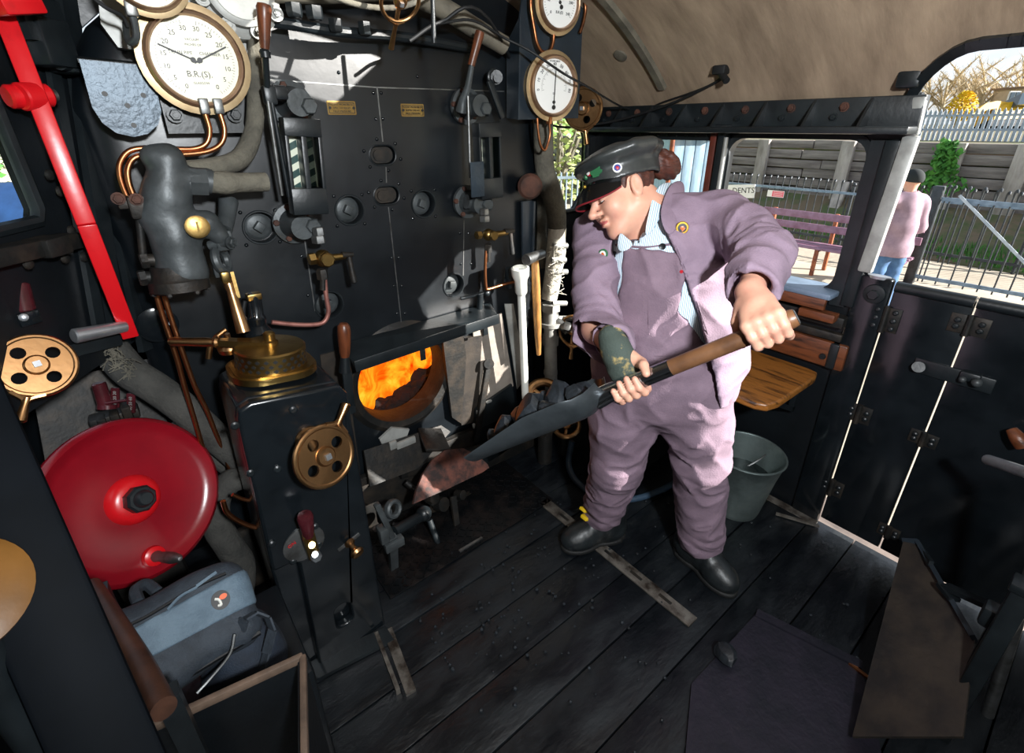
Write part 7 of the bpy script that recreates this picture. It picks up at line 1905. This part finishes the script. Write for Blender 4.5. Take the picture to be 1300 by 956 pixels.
def vtr(p):
    d = None
    for s_ in (-1, 1):
        e_ = chain(p, [vp(s_ * .085, 0, .50), vp(s_ * .10, .02, .27), vp(s_ * .10, 0, .04)], [.115, .088, .075], .02); d = e_ if d is None else smin(d, e_, .03)
    return smax(d, vp(0, 0, .03).z - p[:, 2], .01) + .004 * np.sin(p[:, 2] * 50)
sobj('jeans', vtr, lo_, hi_, .014, 'jeans', VS)
def vcap(p): return smax(ell(p, vp(0, .005, .945), (.094, .106, .105)), vp(0, 0, .925).z - p[:, 2] + .1 * ((p - NP(VC)) @ NP(fr_)), .008)
sobj('cap', vcap, lo_, hi_, .010, 'knit_cap', VS)
q = MB()
for s_ in (-1, 1): q.box(vp(s_ * .11, .04, .024), (.10, .26, .07), Matrix.Rotation(math.atan2(fr_.y, fr_.x) - PI / 2, 3, 'Z'), .03)
obj('shoes', q, 'boot_sole', VS)
# ---- distance: house, digger, trees, bush
hc = T(1312, 121, 44); HS = thing('house', 'tan house with a small window on the skyline at the right edge', 'house', (hc.x, hc.y, 1.0))
d_ = V((lt_.x, lt_.y, 0)); R = Matrix((d_, V((-d_.y, d_.x, 0)), V((0, 0, 1)))).transposed()
q = MB(); q.box((hc.x + d_.x * 1.5, hc.y + d_.y * 1.5, (hc.z + 1.0) / 2 + .3), (6, 5, hc.z - 1.0 + .6), R); obj('wall', q, 'house_wall', HS)
rt0 = V((hc.x + d_.x * 1.5, hc.y + d_.y * 1.5, hc.z + .62)); q = MB(); q.bar(rt0 - d_ * 3.2, rt0 + d_ * 3.2, 5.5, .16, up=(0, 0, 1)); q.plate([rt0 - d_ * 3.1 + R @ V((0, -2.7, .1)), rt0 + d_ * 3.1 + R @ V((0, -2.7, .1)), rt0 + d_ * 3.1 + V((0, 0, .9)), rt0 - d_ * 3.1 + V((0, 0, .9))], .1); obj('roof', q, 'house_roof', HS)
fw0 = R @ V((0, -2.53, 0)); 
if fw0.dot(CAM - hc) < 0: fw0 = -fw0
wc = T(1287, 122, 41.5); q = MB(); q.box(wc, (.9, .12, .75), R); wd_ = obj('window', q, 'badge_white', HS); q = MB()
for s_ in (-.22, .22): q.box(wc + d_ * s_ - V((_fw.x, _fw.y, 0)) * .08, (.34, .1, .6), R)
mat('dark_pane', '#3c4a56', .1); obj('pane', q, 'dark_pane', wd_)
ec = T(1266, 141, 30); EX = thing('excavator', 'yellow excavator parked beyond the palisade fence', 'excavator', (ec.x, ec.y, 1.0))
def E_(x, y, t=30): return T(x, y, t)
q = MB(); q.plate([E_(1262, 152), E_(1300, 150), E_(1318, 136), E_(1312, 126), E_(1278, 130), E_(1266, 136)], 1.6, tocam(ec)); obj('body', q, 'digger_yellow', EX)
q = MB(); q.plate([E_(1229, 149), E_(1236, 144), E_(1252, 131), E_(1266, 128), E_(1282, 130), E_(1268, 137), E_(1252, 140), E_(1240, 147)], .5, tocam(ec)); obj('boom', q, 'digger_yellow', EX)
q = MB(); q.plate([E_(1292, 133, 29.6), E_(1318, 131, 29.6), E_(1318, 118, 29.6), E_(1298, 118, 29.6)], 1.2, tocam(ec)); obj('cab', q, 'dark_pane', EX)
q = MB(); q.plate([E_(1258, 160), E_(1320, 160), E_(1322, 151), E_(1256, 152)], 1.8, tocam(ec)); obj('track', q, 'boot_sole', EX)
def bare_tree(px, py, t, h_, seed, lab, m_='twig', tw=900, spread=1.0, grp=None):
    base = T(px, py, t); base.z = 1.0 if base.x > 13.4 else GZ; rnd = random.Random(seed); t_ = thing('bare_tree', lab, 'tree', base, grp)
    q = MB(); q.tube([base, base + V((rnd.uniform(-.2, .2), 0, h_ * .3)), base + V((rnd.uniform(-.3, .3), rnd.uniform(-.3, .3), h_ * .6))], [h_ * .03, h_ * .022, h_ * .012], 8, 3); tips = []
    for i in range(14):
        s_ = base + V((0, 0, h_ * rnd.uniform(.15, .55))); a = rnd.uniform(0, 6.28); r_ = h_ * rnd.uniform(.15, .42) * spread; e_ = s_ + V((math.cos(a) * r_, math.sin(a) * r_, h_ * rnd.uniform(.18, .42))); q.tube([s_, s_.lerp(e_, .5) + V((0, 0, h_ * .03)), e_], [h_ * .012, h_ * .008, h_ * .004], 5, 2); tips.append((s_, e_))
    obj('trunk', q, 'bark' if m_ != 'twig' else 'twig', t_)
    q = MB()
    for i in range(tw):
        s_, e_ = rnd.choice(tips); p = s_.lerp(e_, rnd.uniform(.35, 1.0)); d = V((rnd.gauss(0, 1), rnd.gauss(0, 1), rnd.gauss(.5, .7))).normalized() * h_ * rnd.uniform(.05, .16); w_ = frame(d)[0] * h_ * .0035
        q.add([p - w_, p + w_, p + d], [(0, 1, 2)])
    obj('twigs', q, m_, t_, smooth=0)
for i, (x, t_, h_) in enumerate(((1172, 48, 5.6), (1192, 46, 6.4), (1215, 50, 7.0), (1240, 47, 6.6), (1262, 52, 7.0), (1285, 54, 7.6))):
    bare_tree(x, 150, t_, h_, 60 + i, 'bare tan tree in the hazy row beyond the palisade fence', 'twig', 1500, 1.25, 'bare trees on the skyline')
def leafy(nm, base, h_, w_, seed, lab, cat, m_, n_=900, leaf=.05, trunk=True):
    rnd = random.Random(seed); t_ = thing(nm, lab, cat, base)
    q = MB(); q.tube([base, base + V((.03, 0, h_ * .35)), base + V((0, .05, h_ * .75))], [w_ * .10, w_ * .07, w_ * .03], 8, 3)
    for k in range(6):
        a = rnd.uniform(0, 6.28); q.tube([base + V((0, 0, h_ * .3)), base + V((math.cos(a) * w_ * .5, math.sin(a) * w_ * .5, h_ * .7))], [w_ * .04, w_ * .015], 5, 0)
    obj('trunk' if trunk else 'stem', q, 'bark', t_); q = MB()
    for i in range(n_):
        a = rnd.uniform(0, 6.28); r_ = w_ * math.sqrt(rnd.random()); z_ = h_ * rnd.uniform(.25, 1.0); r_ *= math.sin(PI * min(1, max(.08, (z_ / h_ - .12) / .9))) ** .6
        p = base + V((math.cos(a) * r_, math.sin(a) * r_, z_)); d = V((rnd.gauss(0, 1), rnd.gauss(0, 1), rnd.gauss(0, 1))).normalized(); u_, v_, w2 = frame(d); L = leaf * rnd.uniform(.6, 1.4); q.add([p + u_ * L, p + v_ * L * .6, p - u_ * L, p - v_ * L * .6], [(0, 1, 2, 3)])
    obj('foliage', q, m_, t_, smooth=0); return t_
fb = T(1217, 150, 32); fb.z = 1.0; leafy('forsythia_bush', fb, 2.3, .8, 3, 'yellow flowering bush beyond the palisade fence', 'bush', 'forsythia', 1200, .08, False)
# shed seen through the first side window
sc_ = T(872, 240, 6.5); SD = thing('blue_shed', 'pale blue boarded shed seen past the stoker’s bun', 'shed', (sc_.x, sc_.y, GZ))
sl = V((_rt.x, _rt.y, 0)).normalized(); RS2 = Matrix((sl, V((-sl.y, sl.x, 0)), V((0, 0, 1)))).transposed()
q = MB()
for k in range(4): q.box(V((sc_.x, sc_.y, 0)) + sl * (-.17 + k * .135) + V((0, 0, (GZ + 1.38) / 2)), (.125, .03, 1.38 - GZ), RS2, .004)
obj('boarding', q, 'shed_blue', SD)
q = MB(); q.box(V((sc_.x, sc_.y, (GZ + 1.38) / 2)) + sl * .03 + RS2 @ V((0, .5, 0)), (.54, .9, 1.38 - GZ), RS2); obj('body', q, 'shed_blue', SD)
q = MB(); q.box(V((sc_.x, sc_.y, 1.40)) + sl * .03 + RS2 @ V((0, .45, 0)), (.66, 1.1, .05), RS2); obj('roof', q, 'house_roof', SD)
q = MB(); p = T(848, 230, 6.3); q.cyl((p.x, p.y, GZ), (p.x, p.y, 1.40), .03); o = obj('marker_post', q, 'bench_iron'); tag(o, 'thin orange-brown post at the corner of the blue shed', 'post')
# front view through the right look-out: bank, tree, rail, pale wall
q = MB(); c = T(720, 215, 16); q.add([V((x, y, z)) for x, y, z in ((2, 13, GZ), (22, 13, GZ), (22, 24, 2.4), (2, 24, 2.6), (2, 40, 2.8), (22, 40, 2.8))], [(0, 1, 2, 3), (3, 2, 5, 4)]); struct('hill', q, 'lawn')
tb = T(709, 236, 9.5); tb.z = GZ + .0; leafy('young_tree', tb, 3.6, 1.2, 5, 'sunlit young tree seen through the right look-out window', 'tree', mat('spring_leaf', '#9fb060', .8, col2='#c7c28a', scale=5) and 'spring_leaf', 1400, .07)
q = MB(); a_, b_ = T(700, 222, 8.0), T(765, 222, 8.0)
RL2 = thing('pale_railing', 'pale picket railing below the right look-out window', 'railing', (a_ + b_) / 2)
a2, b2 = V((a_.x, a_.y, .72)), V((b_.x, b_.y, .72)); d_ = (b2 - a2)
q = MB(); q.bar(a2 - d_ * .3, b2 + d_ * .3, .05, .04); q.bar(a2 - d_ * .3 - V((0, 0, .6)), b2 + d_ * .3 - V((0, 0, .6)), .05, .04); obj('rail', q, 'palisade', RL2)
for k in range(14):
    p = a2 + d_ * (-.25 + k * .11); q = MB(); q.cyl(V((p.x, p.y, GZ)), V((p.x, p.y, .80)), .014, n=8); obj('picket', q, 'palisade', RL2)
# view through the left window: rough grass and a blue tank
bt_ = T(22, 290, 4.2); TK = thing('blue_tank', 'blue metal tank outside the left window', 'tank', (bt_.x, bt_.y, GZ))
mat('tank_blue', '#20406e', .5, col2='#18335a', scale=5)
q = MB(); ax_ = V((.85, -.5, 0)); q.lathe(bt_ - ax_ * .7, ax_, [(.05, 0), (.34, .04), (.38, .10), (.38, 1.2), (.34, 1.27), (.05, 1.3)], 28); obj('barrel', q, 'tank_blue', TK)
q = MB(); 
for s_ in (-.4, .4): q.box(bt_ + ax_ * s_ + V((0, 0, (GZ - bt_.z) / 2 - .1)), (.1, .5, bt_.z - GZ - .2))
obj('cradle', q, 'dark_cast', TK)
q = MB(); p = T(10, 175, 9); p.z = GZ; leafy('green_bush', p, 3.2, 1.1, 8, 'green bush outside the left window', 'bush', 'ivy', 1000, .08, False)
q = MB(); q.box(T(28, 215, 9), (2.2, .3, .8), Matrix.Rotation(.3, 3, 'Z'), .02); q.box(T(28, 215, 9) - V((0, 0, .9)), (2.0, .25, 1.1), Matrix.Rotation(.3, 3, 'Z'), .02); o = obj('concrete_block', q, 'paving'); tag(o, 'pale concrete block wall beyond the blue tank', 'wall block')
